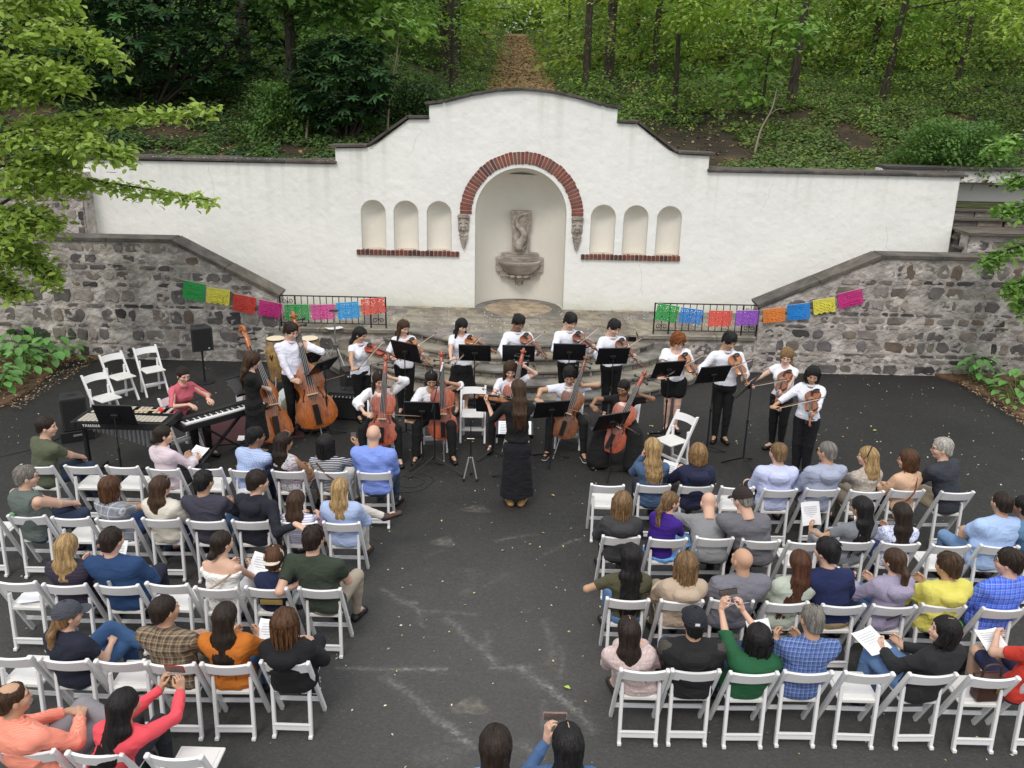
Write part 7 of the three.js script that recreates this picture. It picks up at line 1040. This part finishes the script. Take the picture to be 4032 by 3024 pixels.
// right block, third row
aud('Rc', 1, 1.09, 1.1, 'woman with very long wavy black hair in an olive top and jeans at the aisle', { sex: 'f', yaw: .1, skin: 'tan', hair: { style: 'wavy', color: 'black', len: .42, wide: 1.8 }, top: { color: '#4c4b35', sleeve: 'short', hem: .53 }, bottom: { color: '#5f83ae' }, arms: { L: { to: [.26, .66, .14], pole: [.8, 0, -.5], curl: .8, big: 1 } } });
aud('Rc', 2, 1.59, 1.03, 'woman with wavy brown shoulder-length hair in a beige jacket', { sex: 'f', yaw: .2, fat: 1.05, glasses: 1, skin: 'fair', hair: { style: 'bob', color: 'light', len: .16, thick: .026, rough: .009 }, top: { color: '#bca995', sleeve: 'long', hood: true, loose: .024, fold: .01 }, bottom: { color: '#8a7c6a' } });
aud('Rc', 3, 2.09, 1.09, 'bald man in a grey shirt, third right row', { sex: 'm', yaw: .3, face: .12, fat: 1.14, sw: .22, skin: 'tan', hair: { style: 'bald', color: 'grey' }, top: { color: '#74747e', sleeve: 'long', collar: true, fold: .01, loose: .018 }, bottom: { color: '#3c3c42' }, arms: lap() });
aud('Rc', 4, 2.6, 1.08, 'woman with long straight reddish-brown hair in a pale sage sweater', { sex: 'f', yaw: .1, skin: 'fair', hair: { style: 'long', color: 'auburn', len: .42, wide: 1.6 }, top: { color: '#b4bdb0', sleeve: 'long', loose: .02 }, bottom: { color: '#1d2644' } });
aud('Rc', 5, 2.83, 1.2, 'man with black hair in a navy sweater and khaki trousers', { sex: 'm', yaw: .5, face: .1, skin: 'fair', hair: { style: 'short', color: 'black', thick: .02 }, top: { color: '#1c2650', sleeve: 'long', fold: .006, hem: .52 }, bottom: { color: '#a08d6e' }, arms: lap() });
{ const P = aud('Rc', 6, 3.44, 1.12, 'woman with a dark ponytail in a lavender hooded sweatshirt, phone in hand', { sex: 'f', yaw: .25, face: .25, skin: 'fair', hair: { style: 'pony', color: 'brown', len: .24, thick: .014 }, top: { color: '#9d96ae', sleeve: 'long', hood: true, loose: .022 }, strap: [.6, -.16, .3, .1, '#2a2630'], bottom: { color: '#4c688e' }, arms: read(.74) }); heldPaper('white programme on the knee of the woman in lavender', P, V(.2, .69, .36), V(.2, .85, -.3), V(.1, .3, .95), .19, .25); phone('pale phone held over the programme by the woman in lavender', P, V(.12, .77, .36), V(0, -.5, .8), V(0, .8, .5), '#8a8478', .07, .14); }
aud('Rc', 7, 3.93, 1.08, 'person with short brown hair in a bright yellow rain jacket', { sex: 'm', H: 1.6, yaw: .4, face: .12, skin: 'tan', hair: { style: 'mop', color: 'brown', thick: .018, nape: -.07 }, top: { color: '#dad268', sleeve: 'long', hood: true, loose: .026, fold: .013, collar: '#20243a' }, bottom: { color: '#4c688e' }, arms: read(.72) });
aud('Rc', 8, 4.46, 1.13, 'bearded man with glasses in a bright blue and white checked shirt', { sex: 'm', yaw: .75, face: .2, glasses: 1, fat: 1.1, sw: .22, skin: 'fair', hair: { style: 'short', color: 'dark', thick: .02 }, top: { mat: plaid('#3358d0', '#6f8cec', '#e9eefc', 5), sleeve: 'elbow', collar: true }, bottom: { color: '#4a5058' }, arms: lap() });
// right block, last row
aud('Rd', 1, .96, 1.0, 'woman with long straight dark hair in a pale pink lace blouse at the aisle', { sex: 'f', yaw: .1, skin: 'fair', hair: { style: 'long', color: 'dark', len: .36, parting: [.0] }, top: { mat: floral('#cdb8b6', ['#d9c8c4', '#c4aeac'], 7, .5), sleeve: 'long', loose: .02 }, bottom: { color: '#c8b6b2' }, shoes: '#2a211e' });
aud('Rd', 2, 1.47, 1.09, 'person in a black cap and black puffer vest over grey sleeves', { sex: 'm', fat: 1.1, skin: 'tan', hair: { style: 'crop', color: 'black', nape: -.09 }, cap: { color: '#20232c', logo: [-1] }, top: { color: '#1b1b1d', sleeve: 'long', sleeveColor: '#4a443f', loose: .02, fold: .012, hood: true }, bottom: { color: '#34404e' } });
{ const P = aud('Rd', 3, 1.99, .95, 'woman with a round black bob in a green sweater, holding a phone overhead', { sex: 'f', pitch: -.2, yaw: .05, fat: 1.1, skin: 'fair', hair: { style: 'bob', color: 'black', len: .06, thick: .03 }, top: { color: '#1f5a38', sleeve: 'elbow', loose: .02 }, bottom: { color: '#33466a' }, arms: { L: { to: [.12, .93, .36], pole: [1, -.4, .2], curl: .8, dir: [-.15, .95, .1], palm: [-.8, 0, .3], big: 1 }, R: { to: [-.03, .97, .38], pole: [-.9, -.3, .2], curl: .8, dir: [.25, .9, .1], palm: [.8, 0, .3], big: 1 } } }); phone('phone held up sideways by the woman in the green sweater', P, V(.06, 1.06, .42), V(0, .3, 1), V(.25, 1, -.3), '#20242a'); }
{ const P = aud('Rd', 4, 2.39, 1.14, 'grey-haired man in a blue plaid shirt, last right row', { sex: 'm', yaw: .2, skin: 'tan', hair: { style: 'short', color: 'grey', thick: .009 }, top: { mat: plaid('#5f78b0', '#37497e', '#b9c6e6', 7), sleeve: 'long', collar: true }, bottom: { color: '#8e8178' }, arms: read(.74) }); heldPaper('white programme held to the left of the man in blue plaid', P, V(.22, .72, .32), V(.2, .7, -.6), V(.1, .6, .7), .19, .25); }
{ const P = aud('Rd', 6, 3.44, 1.06, 'woman with a black bob and black shirt, face turned up to the left', { sex: 'f', yaw: .95, pitch: -.2, face: .4, skin: 'fair', fat: 1.08, hair: { style: 'bob', color: 'black', len: .06, parting: [.02] }, top: { color: '#202124', sleeve: 'long', collar: true, loose: .02, fold: .01 }, bottom: { color: '#6384b2' }, arms: read(.72) }); heldPaper('white programme in the lap of the woman in the black shirt', P, V(.14, .7, .36), V(.2, .85, -.3), V(0, .3, .95), .2, .26); }
{ const P = aud('Rd', 8, 4.34, 1.1, 'person in dark shorts and a red top at the right edge, bare knees showing', { sex: 'm', yaw: .1, skin: 'fair', hair: { style: 'short', color: 'light' }, top: { color: '#c2382c', sleeve: 'short' }, bottom: { color: '#22294a', len: .8 }, knees: .12, hipx: .1, arms: { L: { to: [.16, .74, .3], pole: [.9, -.3, -.2], curl: .8, palm: [-.6, .3, -.6], big: 1 } } }); heldPaper('white programme on bare knees at the right edge', P, V(.16, .68, .36), V(.2, .9, -.3), V(0, .3, .95), .18, .24); }
// two women standing at the bottom of the picture
person('woman with dark hair in a light blue top, standing at the bottom centre', { at: [-.05, -3.98], turn: PI, sit: false, sex: 'f', H: 1.565, skin: 'fair', hair: { style: 'long', color: 'dark', len: .12, thick: .024, parting: [.0] }, top: { color: '#6f9ce0', sleeve: 'short', hem: .8 }, bottom: { color: '#22242c' } });
{ const P = person('woman with long black hair in a denim jacket filming with a phone, bottom centre', { at: [.36, -3.98], turn: PI, sit: false, sex: 'f', H: 1.6, yaw: .1, skin: 'fair', hair: { style: 'long', color: 'black', len: .3, parting: [.0] }, top: { color: '#46648c', sleeve: 'long', collar: true, hem: .8 }, bottom: { color: '#22242c' }, arms: { L: { to: [.1, 1.24, .33], pole: [.7, -1, 0], curl: .9, dir: [-.05, .95, .2], palm: [-.8, 0, .3], big: 1 } } }); phone('phone in a pink case held up at the bottom centre', P, V(.05, 1.36, .4), V(0, .3, 1), V(0, 1, -.3), '#d8a6a0'); }

// ---------------------------------------------------------------- the players
const VARN = { red: varnish([.5, .075, .025]), brown: varnish([.4, .12, .03]), amber: varnish([.58, .2, .035]), dark: varnish([.28, .075, .025]), cello: varnish([.62, .15, .075]), nut: varnish([.33, .13, .055]), bass: varnish([.6, .18, .025]) };
const W = '#e6e9f4', K = '#101114';
function violinist(label, at, turn, s, v, vLabel) { // violin under the chin, bow across the strings
  const H = s.H ?? 1.6, d = V(...(v.dir ?? [.55, -.16, .8])).normalize(), f0 = V(...(v.front ?? [-.28, .9, .25])), f = f0.addScaledVector(d, -f0.dot(d)).normalize();
  const nk = V(.055, H - .115 - .185, .06), L = .355 * (v.k ?? 1), org = nk.clone().addScaledVector(d, .02), bd0 = V().crossVectors(f, d).normalize(), bd = bd0.addScaledVector(d, v.skew ?? 0).addScaledVector(f, .12).normalize();
  const contact = org.clone().addScaledVector(d, L * .6).addScaledVector(f, .055), t = v.t ?? .55, frog = contact.clone().addScaledVector(bd, -t * .72), lh = org.clone().addScaledVector(d, L * 1.3).addScaledVector(f, -.035), rh = frog.clone().addScaledVector(bd, -.055).add(V(0, .01, -.03));
  const P = person(label, { sit: false, at, turn, fine: true, yaw: .42, pitch: .3, roll: -.12, shoes: '#0d0d10', ...s, arms: { L: { to: lh.clone().addScaledVector(d, -.075).add(V(0, -.04, 0)).toArray(), pole: [.5, -1, .1], curl: 1.15, dir: d.clone().multiplyScalar(.5).add(V(0, .75, 0)).toArray(), palm: [-.85, .1, -.3] }, R: { to: rh.clone().addScaledVector(bd, -.03).toArray(), pole: [-.8, -.65, -.35], curl: .85, dir: bd.clone().add(V(0, -.35, .1)).toArray(), palm: [.1, -.9, -.4] }, ...(s.arms ?? {}) } }, s.group);
  const o = stringInstrument('violin', 'violin', vLabel, VARN[v.c ?? 'brown'], L); align(o, P.world(org), P.dirW(d), P.dirW(f));
  const b = makeBow('bow of ' + (v.bow ?? vLabel.replace(/^\S+ violin (of|held by) /, '')), .72); align(b, P.world(frog), P.dirW(bd), P.dirW(f.clone().negate()));
  return P;
}
const blackBottom = { color: K };
violinist('girl with long black hair in a white shirt playing violin, leftmost of the violinists', [-2.38, -12.85], .75, { sex: 'f', H: 1.53, skin: 'tan', hair: { style: 'long', color: 'black', len: .2 }, top: { color: W, sleeve: 'cap', hem: .76, collar: true }, bottom: blackBottom }, { c: 'red', t: .72, dir: [.3, -.12, .85] }, 'red violin of the leftmost standing girl');
violinist('girl with parted long brown hair playing violin behind a tilted music stand', [-1.74, -13.2], .25, { sex: 'f', H: 1.57, skin: 'fair', hair: { style: 'long', color: 'brown', len: .16, front: .1, parting: [0] }, top: { color: W, sleeve: 'three', hem: .8, fold: .005 }, bottom: blackBottom }, { c: 'amber', t: .45, dir: [.4, -.4, .75] }, 'amber violin of the girl behind the tilted stand');
violinist('girl with a black fringe and long pleated black skirt playing violin', [-.82, -13.25], .15, { sex: 'f', H: 1.6, skin: 'fair', fat: 1.05, hair: { style: 'long', color: 'black', len: .14, front: .1, bangs: 1 }, top: { color: W, sleeve: 'short', hem: .86 }, bottom: { color: K, skirt: .42, rb: .2, pn: 24, pleat: .01, waist: .96 } }, { c: 'amber', t: .8, dir: [.72, -.2, .68] }, 'amber violin of the girl in the pleated skirt');
violinist('boy with short black hair playing violin left of the tallest boy', [.08, -13.22], .1, { sex: 'm', H: 1.68, sw: .185, skin: 'brown', hair: { style: 'mop', color: 'black' }, top: { color: W, sleeve: 'long', collar: true, hem: .92 }, bottom: blackBottom }, { c: 'brown', t: .6, dir: [.55, -.4, .75] }, 'brown violin of the boy left of the tallest boy');
violinist('tallest boy with black hair in a white shirt and black tie playing violin', [.9, -13.22], .12, { sex: 'm', H: 1.72, sw: .185, skin: 'fair', hair: { style: 'mop', color: 'black', thick: .03 }, tie: '#0c0c0e', top: { color: W, sleeve: 'long', collar: true, hem: .95 }, bottom: blackBottom }, { c: 'dark', t: .5, dir: [.6, -.35, .72] }, 'dark violin of the tallest boy in a tie');
violinist('boy with black hair in a white shirt playing violin, right of the tallest boy', [1.6, -13.24], .1, { sex: 'm', H: 1.63, sw: .18, skin: 'fair', hair: { style: 'mop', color: 'black' }, top: { color: W, sleeve: 'long', collar: true, hem: .9 }, bottom: blackBottom }, { c: 'dark', t: .55, dir: [.5, -.5, .72] }, 'dark violin of the boy right of the tallest boy');
violinist('violinist with curly red hair and glasses in a white blouse and black shorts', [2.52, -12.68], -.05, { sex: 'f', H: 1.58, skin: 'pale', glasses: 1, hair: { style: 'curly', color: 'red' }, top: { color: '#eceef6', sleeve: 'short', puff: .02, loose: .022, hem: .86, neck: .085 }, bottom: { color: K, len: .42, wide: .035 }, shoes: '#14171a' }, { c: 'amber', t: .62, dir: [.5, -.5, .72] }, 'amber violin of the red-haired player');
violinist('boy with wavy black hair in a white shirt playing violin beside the red-haired player', [3.2, -12.26], -.12, { sex: 'm', H: 1.72, sw: .19, skin: 'tan', hair: { style: 'mop', color: 'black', thick: .03 }, top: { color: W, sleeve: 'long', collar: true, hem: .94 }, bottom: blackBottom }, { c: 'amber', t: .68, dir: [.38, -.6, .72] }, 'amber violin of the wavy-haired boy on the right');
violinist('girl with curly reddish-blond hair in a sleeveless white top playing viola', [3.99, -11.98], -.75, { sex: 'f', H: 1.58, skin: 'pale', hair: { style: 'wavy', color: 'sandy', len: .1, thick: .022 }, top: { color: '#edeff5', sleeve: 'cap', hem: .88 }, bottom: blackBottom }, { c: 'brown', t: .78, k: 1.1, dir: [.2, -.5, .8] }, 'brown viola of the girl with curly blond hair');
violinist('player with a black bob in a white knotted shirt, rightmost of the violinists', [4.1, -11.15], -.7, { sex: 'f', H: 1.57, skin: 'tan', hair: { style: 'bob', color: 'black', len: .1 }, top: { color: W, sleeve: 'three', collar: true, hem: .84, loose: .018 }, bottom: { color: '#14151c', wide: .012 }, shoes: '#16161a', soles: '#d8d8d8' }, { c: 'brown', t: .7, k: 1.06, dir: [.3, -.45, .78] }, 'brown viola of the rightmost player');
// conductor, seen from behind, violin in hand
violinist('conductor with long dark hair in a black top and long black skirt, seen from behind', [.08, -9.95], PI, { sex: 'f', H: 1.68, yaw: .3, pitch: .15, skin: 'fair', hair: { style: 'long', color: 'brown', len: .34 }, top: { color: '#0e0e10', sleeve: 'elbow', hem: .92, loose: .014 }, bottom: { color: '#15161d', skirt: .14, rb: .165, fw: 1.3, pleat: .006, pn: 5, fold: .006, back: .02 }, shoes: '#b08a58' }, { c: 'amber', t: .5, dir: [.75, -.1, .6] }, 'amber violin of the conductor');
// cellists: endpin on the ground, cello between the knees
function cellist(label, at, turn, s, c, cLabel) {
  const e = V(...c.pin), sc = V(...c.scroll), u = sc.clone().sub(e).normalize(), fr = V(...(c.front ?? [0, .25, 1])), f = fr.addScaledVector(u, -fr.dot(u)).normalize(), L = .74, org = e.clone().addScaledVector(u, L * .42), right = V().crossVectors(u, f).negate().normalize(); // to the player's right hand side
  const toL = (v) => v.clone().sub(V(at[0], 0, at[1])).applyAxisAngle(UP, -turn), dl = (v) => v.clone().applyAxisAngle(UP, -turn);
  const t = c.t ?? .5, contact = org.clone().addScaledVector(u, L * .6).addScaledVector(f, .17), bd = right.clone().negate().add(V(0, c.rise ?? .05, 0)).normalize(), frog = contact.clone().addScaledVector(bd, -t * .7), lh = org.clone().addScaledVector(u, L * (c.stop ?? 1.12)).addScaledVector(f, .05).addScaledVector(right, -.0);
  const P = person(label, { sit: true, at, turn, fine: true, yaw: .1, pitch: .3, knees: .24, feet: .26, reach: .06, shoes: '#0d0d10', ...s, arms: { L: { to: toL(lh).add(V(.07, -.02, -.04)).toArray(), pole: [1, .1, -.2], curl: 1.0, dir: dl(right).multiplyScalar(.9).add(V(0, .25, .3)).toArray(), palm: [0, .1, -1] }, R: { to: toL(frog).add(dl(bd).multiplyScalar(-.06)).toArray(), pole: [-1, .2, -.2], curl: .8, dir: dl(bd).add(V(0, -.3, .2)).toArray(), palm: [.2, -.6, -.7] } } });
  align(stringInstrument('cello', 'cello', cLabel, VARN[c.c ?? 'cello'], L), org, u, f); align(makeBow('bow of ' + cLabel.replace(/^.*?cello of /, ''), .71), frog, bd, f.clone().negate());
  return P;
}
cellist('girl with long dark hair in a wide-sleeved white blouse playing cello, leftmost cellist', [-1.88, -11.55], .12, { sex: 'f', head: [.0, 1.15, .1], yaw: .3, skin: 'fair', hair: { style: 'long', color: 'dark', len: .12, front: .16, parting: [0] }, top: { color: '#e9ecf2', sleeve: 'three', puff: .012, loose: .016 }, bottom: blackBottom }, { pin: [-1.82, 0, -11.02], scroll: [-1.78, 1.27, -11.45], front: [.05, .3, 1], t: .25, rise: .0, stop: 1.3 }, 'reddish cello of the leftmost cellist');
cellist('girl in a puff-sleeved white blouse playing cello, second cellist from the left', [-1.13, -11.72], .1, { sex: 'f', head: [-.03, 1.12, .1], yaw: .05, pitch: .4, skin: 'tan', hair: { style: 'long', color: 'black', len: .14, parting: [0] }, top: { color: '#e9ecf2', sleeve: 'elbow', puff: .014, neck: .085 }, bottom: { color: K, wide: .012 } }, { pin: [-.95, 0, -11.3], scroll: [-1.0, 1.24, -11.62], front: [.05, .3, 1], t: .7, rise: .35, stop: 1.12 }, 'reddish cello of the second cellist');
cellist('girl with wavy dark hair in a white T-shirt playing cello, half hidden behind the conductor', [-.03, -12.15], 0, { sex: 'f', head: [0, 1.14, .08], pitch: .35, skin: 'pale', hair: { style: 'wavy', color: 'brown', len: .12, front: .1 }, top: { color: W, sleeve: 'short' }, bottom: blackBottom }, { pin: [-.13, 0, -11.6], scroll: [.12, 1.25, -12.02], front: [-.1, .3, 1], t: .4, rise: .5, stop: 1.36 }, 'reddish cello of the girl behind the conductor');
cellist('boy with black hair in a white polo shirt playing a brown cello', [.84, -11.95], -.1, { sex: 'm', H: 1.62, sw: .18, head: [.0, 1.14, .1], yaw: .05, pitch: .4, skin: 'tan', hair: { style: 'mop', color: 'black', thick: .026 }, top: { color: '#dfe4f4', sleeve: 'short', collar: true }, bottom: blackBottom, shoes: '#131316', soles: '#cfcfcf' }, { c: 'nut', pin: [.62, 0, -11.48], scroll: [1.0, 1.2, -11.85], front: [-.1, .3, 1], t: .6, stop: 1.1 }, 'brown cello of the boy cellist');
cellist('girl in a black top and wide black skirt playing cello', [1.6, -11.58], -.25, { sex: 'f', head: [.0, 1.1, .1], yaw: -.35, pitch: .3, skin: 'brown', hair: { style: 'bun', color: 'black', high: -.04 }, top: { color: '#0f0f11', sleeve: 'short', neck: .075, dip: .04 }, bottom: { color: '#0f0f12', wide: .045, flare: 2.4, name: 'wide_skirt' } }, { pin: [1.2, 0, -11.08], scroll: [1.78, 1.16, -11.45], front: [-.2, .3, 1], t: .55, rise: -.1, stop: 1.22 }, 'bright red cello of the girl in black');
// pianist
person('woman with dark hair tied back in a coral pink shirt playing the digital piano', { sit: true, at: [-4.72, -11.5], turn: .95, fine: true, sex: 'f', head: [0, 1.17, .12], pitch: .25, yaw: -.1, skin: 'fair', hair: { style: 'bun', color: 'dark', high: -.03 }, top: { color: '#cc6674', sleeve: 'elbow', collar: true }, bottom: blackBottom, arms: { L: { to: [.16, .84, .42], pole: [1, -.6, -.3], curl: .6, dir: [-.1, -.15, 1], palm: [0, -1, 0] }, R: { to: [-.14, .84, .42], pole: [-1, -.6, -.3], curl: .6, dir: [.1, -.15, 1], palm: [0, -1, 0] } } });
// double basses
function bassist(label, at, turn, s, b, bLabel) {
  const e = V(...b.pin), u = V(...b.scroll).sub(e).normalize(), fr = V(...b.front), f = fr.addScaledVector(u, -fr.dot(u)).normalize(), L = 1.02, org = e.clone().addScaledVector(u, L * .16), toL = (v) => v.clone().sub(V(at[0], 0, at[1])).applyAxisAngle(UP, -turn), dl = (v) => v.clone().applyAxisAngle(UP, -turn), r = V().crossVectors(u, f).negate();
  const lh = org.clone().addScaledVector(u, L * 1.2).addScaledVector(f, .1), rh = org.clone().addScaledVector(u, L * (b.at ?? .66)).addScaledVector(f, .24);
  const bd = r.clone().negate().add(V(0, .05, 0)).normalize(), frog = rh.clone().addScaledVector(bd, -.16);
  const P = person(label, { sit: false, at, turn, fine: true, ...s, arms: { L: { to: toL(lh).add(dl(r).multiplyScalar(-.06)).toArray(), pole: [1, -.2, -.2], curl: 1, dir: dl(r).multiplyScalar(.6).add(V(0, .5, .3)).toArray(), palm: [0, 0, -1] }, R: { to: (b.bow ? toL(frog).add(dl(bd).multiplyScalar(-.05)) : toL(rh)).toArray(), pole: [-.8, -.4, -.6], curl: .8, dir: dl(bd).add(V(0, -.5, .1)).toArray(), palm: [.3, -.4, -.8] } } });
  align(stringInstrument('double bass', 'double_bass', bLabel, VARN.bass, L), org, u, f); if (b.bow) align(makeBow('bow of the boy with the double bass', .7), frog, bd, f.clone().negate()); return P;
}
bassist('boy with dark hair in a white shirt and black trousers playing a double bass', [-3.3, -12.3], .55, { sex: 'm', H: 1.72, yaw: .35, pitch: .3, skin: 'fair', hair: { style: 'mop', color: 'dark' }, top: { color: '#e4e5f3', sleeve: 'long', collar: true, hem: .95 }, bottom: blackBottom, shoes: '#101013' }, { pin: [-2.85, 0, -12.05], scroll: [-3.3, 1.72, -12.55], front: [.25, .3, .95], bow: 1 }, 'large amber-brown double bass of the boy in the white shirt');
bassist('girl with dark wavy hair in a black dress playing a double bass', [-3.6, -11.28], 1.75, { sex: 'f', H: 1.56, yaw: .3, pitch: .2, skin: 'pale', hair: { style: 'wavy', color: 'brown', len: .26, thick: .03, wide: 1.8 }, top: { color: '#0d0d10', sleeve: 'cap', hem: .78, name: 'dress_bodice' }, bottom: { color: '#0d0d10', skirt: .3, rb: .17, fw: 1.1, pleat: .003, waist: 1.0, name: 'dress' }, shoes: '#101013' }, { pin: [-3.35, 0, -11.42], scroll: [-3.85, 1.32, -12.0], front: [.72, .2, .6], at: .72 }, 'amber-brown double bass of the girl in the black dress');

// ---------------------------------------------------------------- small things on chairs and ground
{ const b = thing('handbag', 'dark brown leather handbag with gold clasp on a chair in the last right row', 'handbag', [3.88, .465, -5.78], .1); mesh('bag', rbox(0, .1, 0, .24, .2, .12, .02, 2), mat([.06, .025, .018], .4), b); mesh('flap', rbox(0, .15, -.064, .22, .1, .012, .006), mat([.07, .03, .02], .4), b); mesh('clasp', rbox(.02, .12, .075, .02, .05, .012, .004), mat([.6, .42, .12], .3, { metalness: .9 }), b); mesh('handle', tube([V(-.08, .2, 0), V(-.06, .3, 0), V(.06, .3, 0), V(.08, .2, 0)], .009, 14, 6), mat([.06, .025, .018], .4), b); }
sheet('white programme left on the first empty chair of the third left row', -4.4, .482, -6.9, .25, .18, .3);
sheet('white programme at the left edge by the fourth left row', -4.2, .7, -5.75, .26, .2, .6);
{ const b = thing('bag', 'black bag on the ground under the chairs of the third right row', 'bag', [4.15, 0, -6.75], .2); mesh('pouch', rbox(0, .1, 0, .22, .2, .14, .05, 2), mat([.015, .015, .016], .7), b); const g = thing('frisbee', 'flat green disc on the ground under the second right row', 'disc', [4.5, .012, -7.5]); mesh('disc', lathe([[.001, .01], [.1, .01], [.11, 0], [.1, -.004]], 24), mat([.12, .55, .06], .5), g); }
// fallen blossom and leaves
{
  const r = rngOf(321), l = [], l2 = [], l3 = [];
  for (let i = 0; i < 1500; i++) { const z = -2.5 - 13.2 * r(), x = rr(-8.3, 8.4, r); if (z > -13 || Math.abs(x) > 4.6) l.push([x, .008, z, rr(.35, 1.05, r), r() * 6.28, rr(0, .5, r), tint(pick([[.62, .58, .44], [.7, .66, .52], [.6, .52, .22], [.42, .36, .24]], r), .2, r)]); }
  for (let i = 0; i < 300; i++) l.push([rr(-4.3, 4.5, r), TY + .014, rr(-17.7, -15.9, r), rr(.5, 1.2, r), r() * 6.28, rr(0, .4, r), [.8, .78, .7]]);
  for (let i = 0; i < 260; i++) { const x = rr(-8, -3.65, r) * (r() < .5 ? 1 : 1); l.push([x + (r() < .6 ? 1.2 * r() : 0), 3.665, rr(-18.1, -17.7, r), rr(.4, 1, r), r() * 6.28, rr(0, .5, r), [.78, .76, .68]]); }
  tag(stuff(scatter('fallen_petals', leafGeo(.032, .022, .3, 1), mat([1, 1, 1], .8, { side: THREE.DoubleSide }), l)), 'pale fallen petals and seeds scattered over asphalt and paving', 'petals');
  for (let i = 0; i < 46; i++) l2.push([rr(-2, 6, r), .014, rr(-13, -3, r), rr(.5, 1.2, r), r() * 6.28, rr(.1, .5, r), tint(pick([G.lime, G.yellow, [.35, .27, .1]], r), .3, r)]);
  tag(stuff(scatter('fallen_leaves', leafGeo(.07, .045, .4, 1), mat([1, 1, 1], .7, { side: THREE.DoubleSide }), l2)), 'few green and yellow leaves fallen on the asphalt', 'leaves');
}

renderer.render(scene, camera);
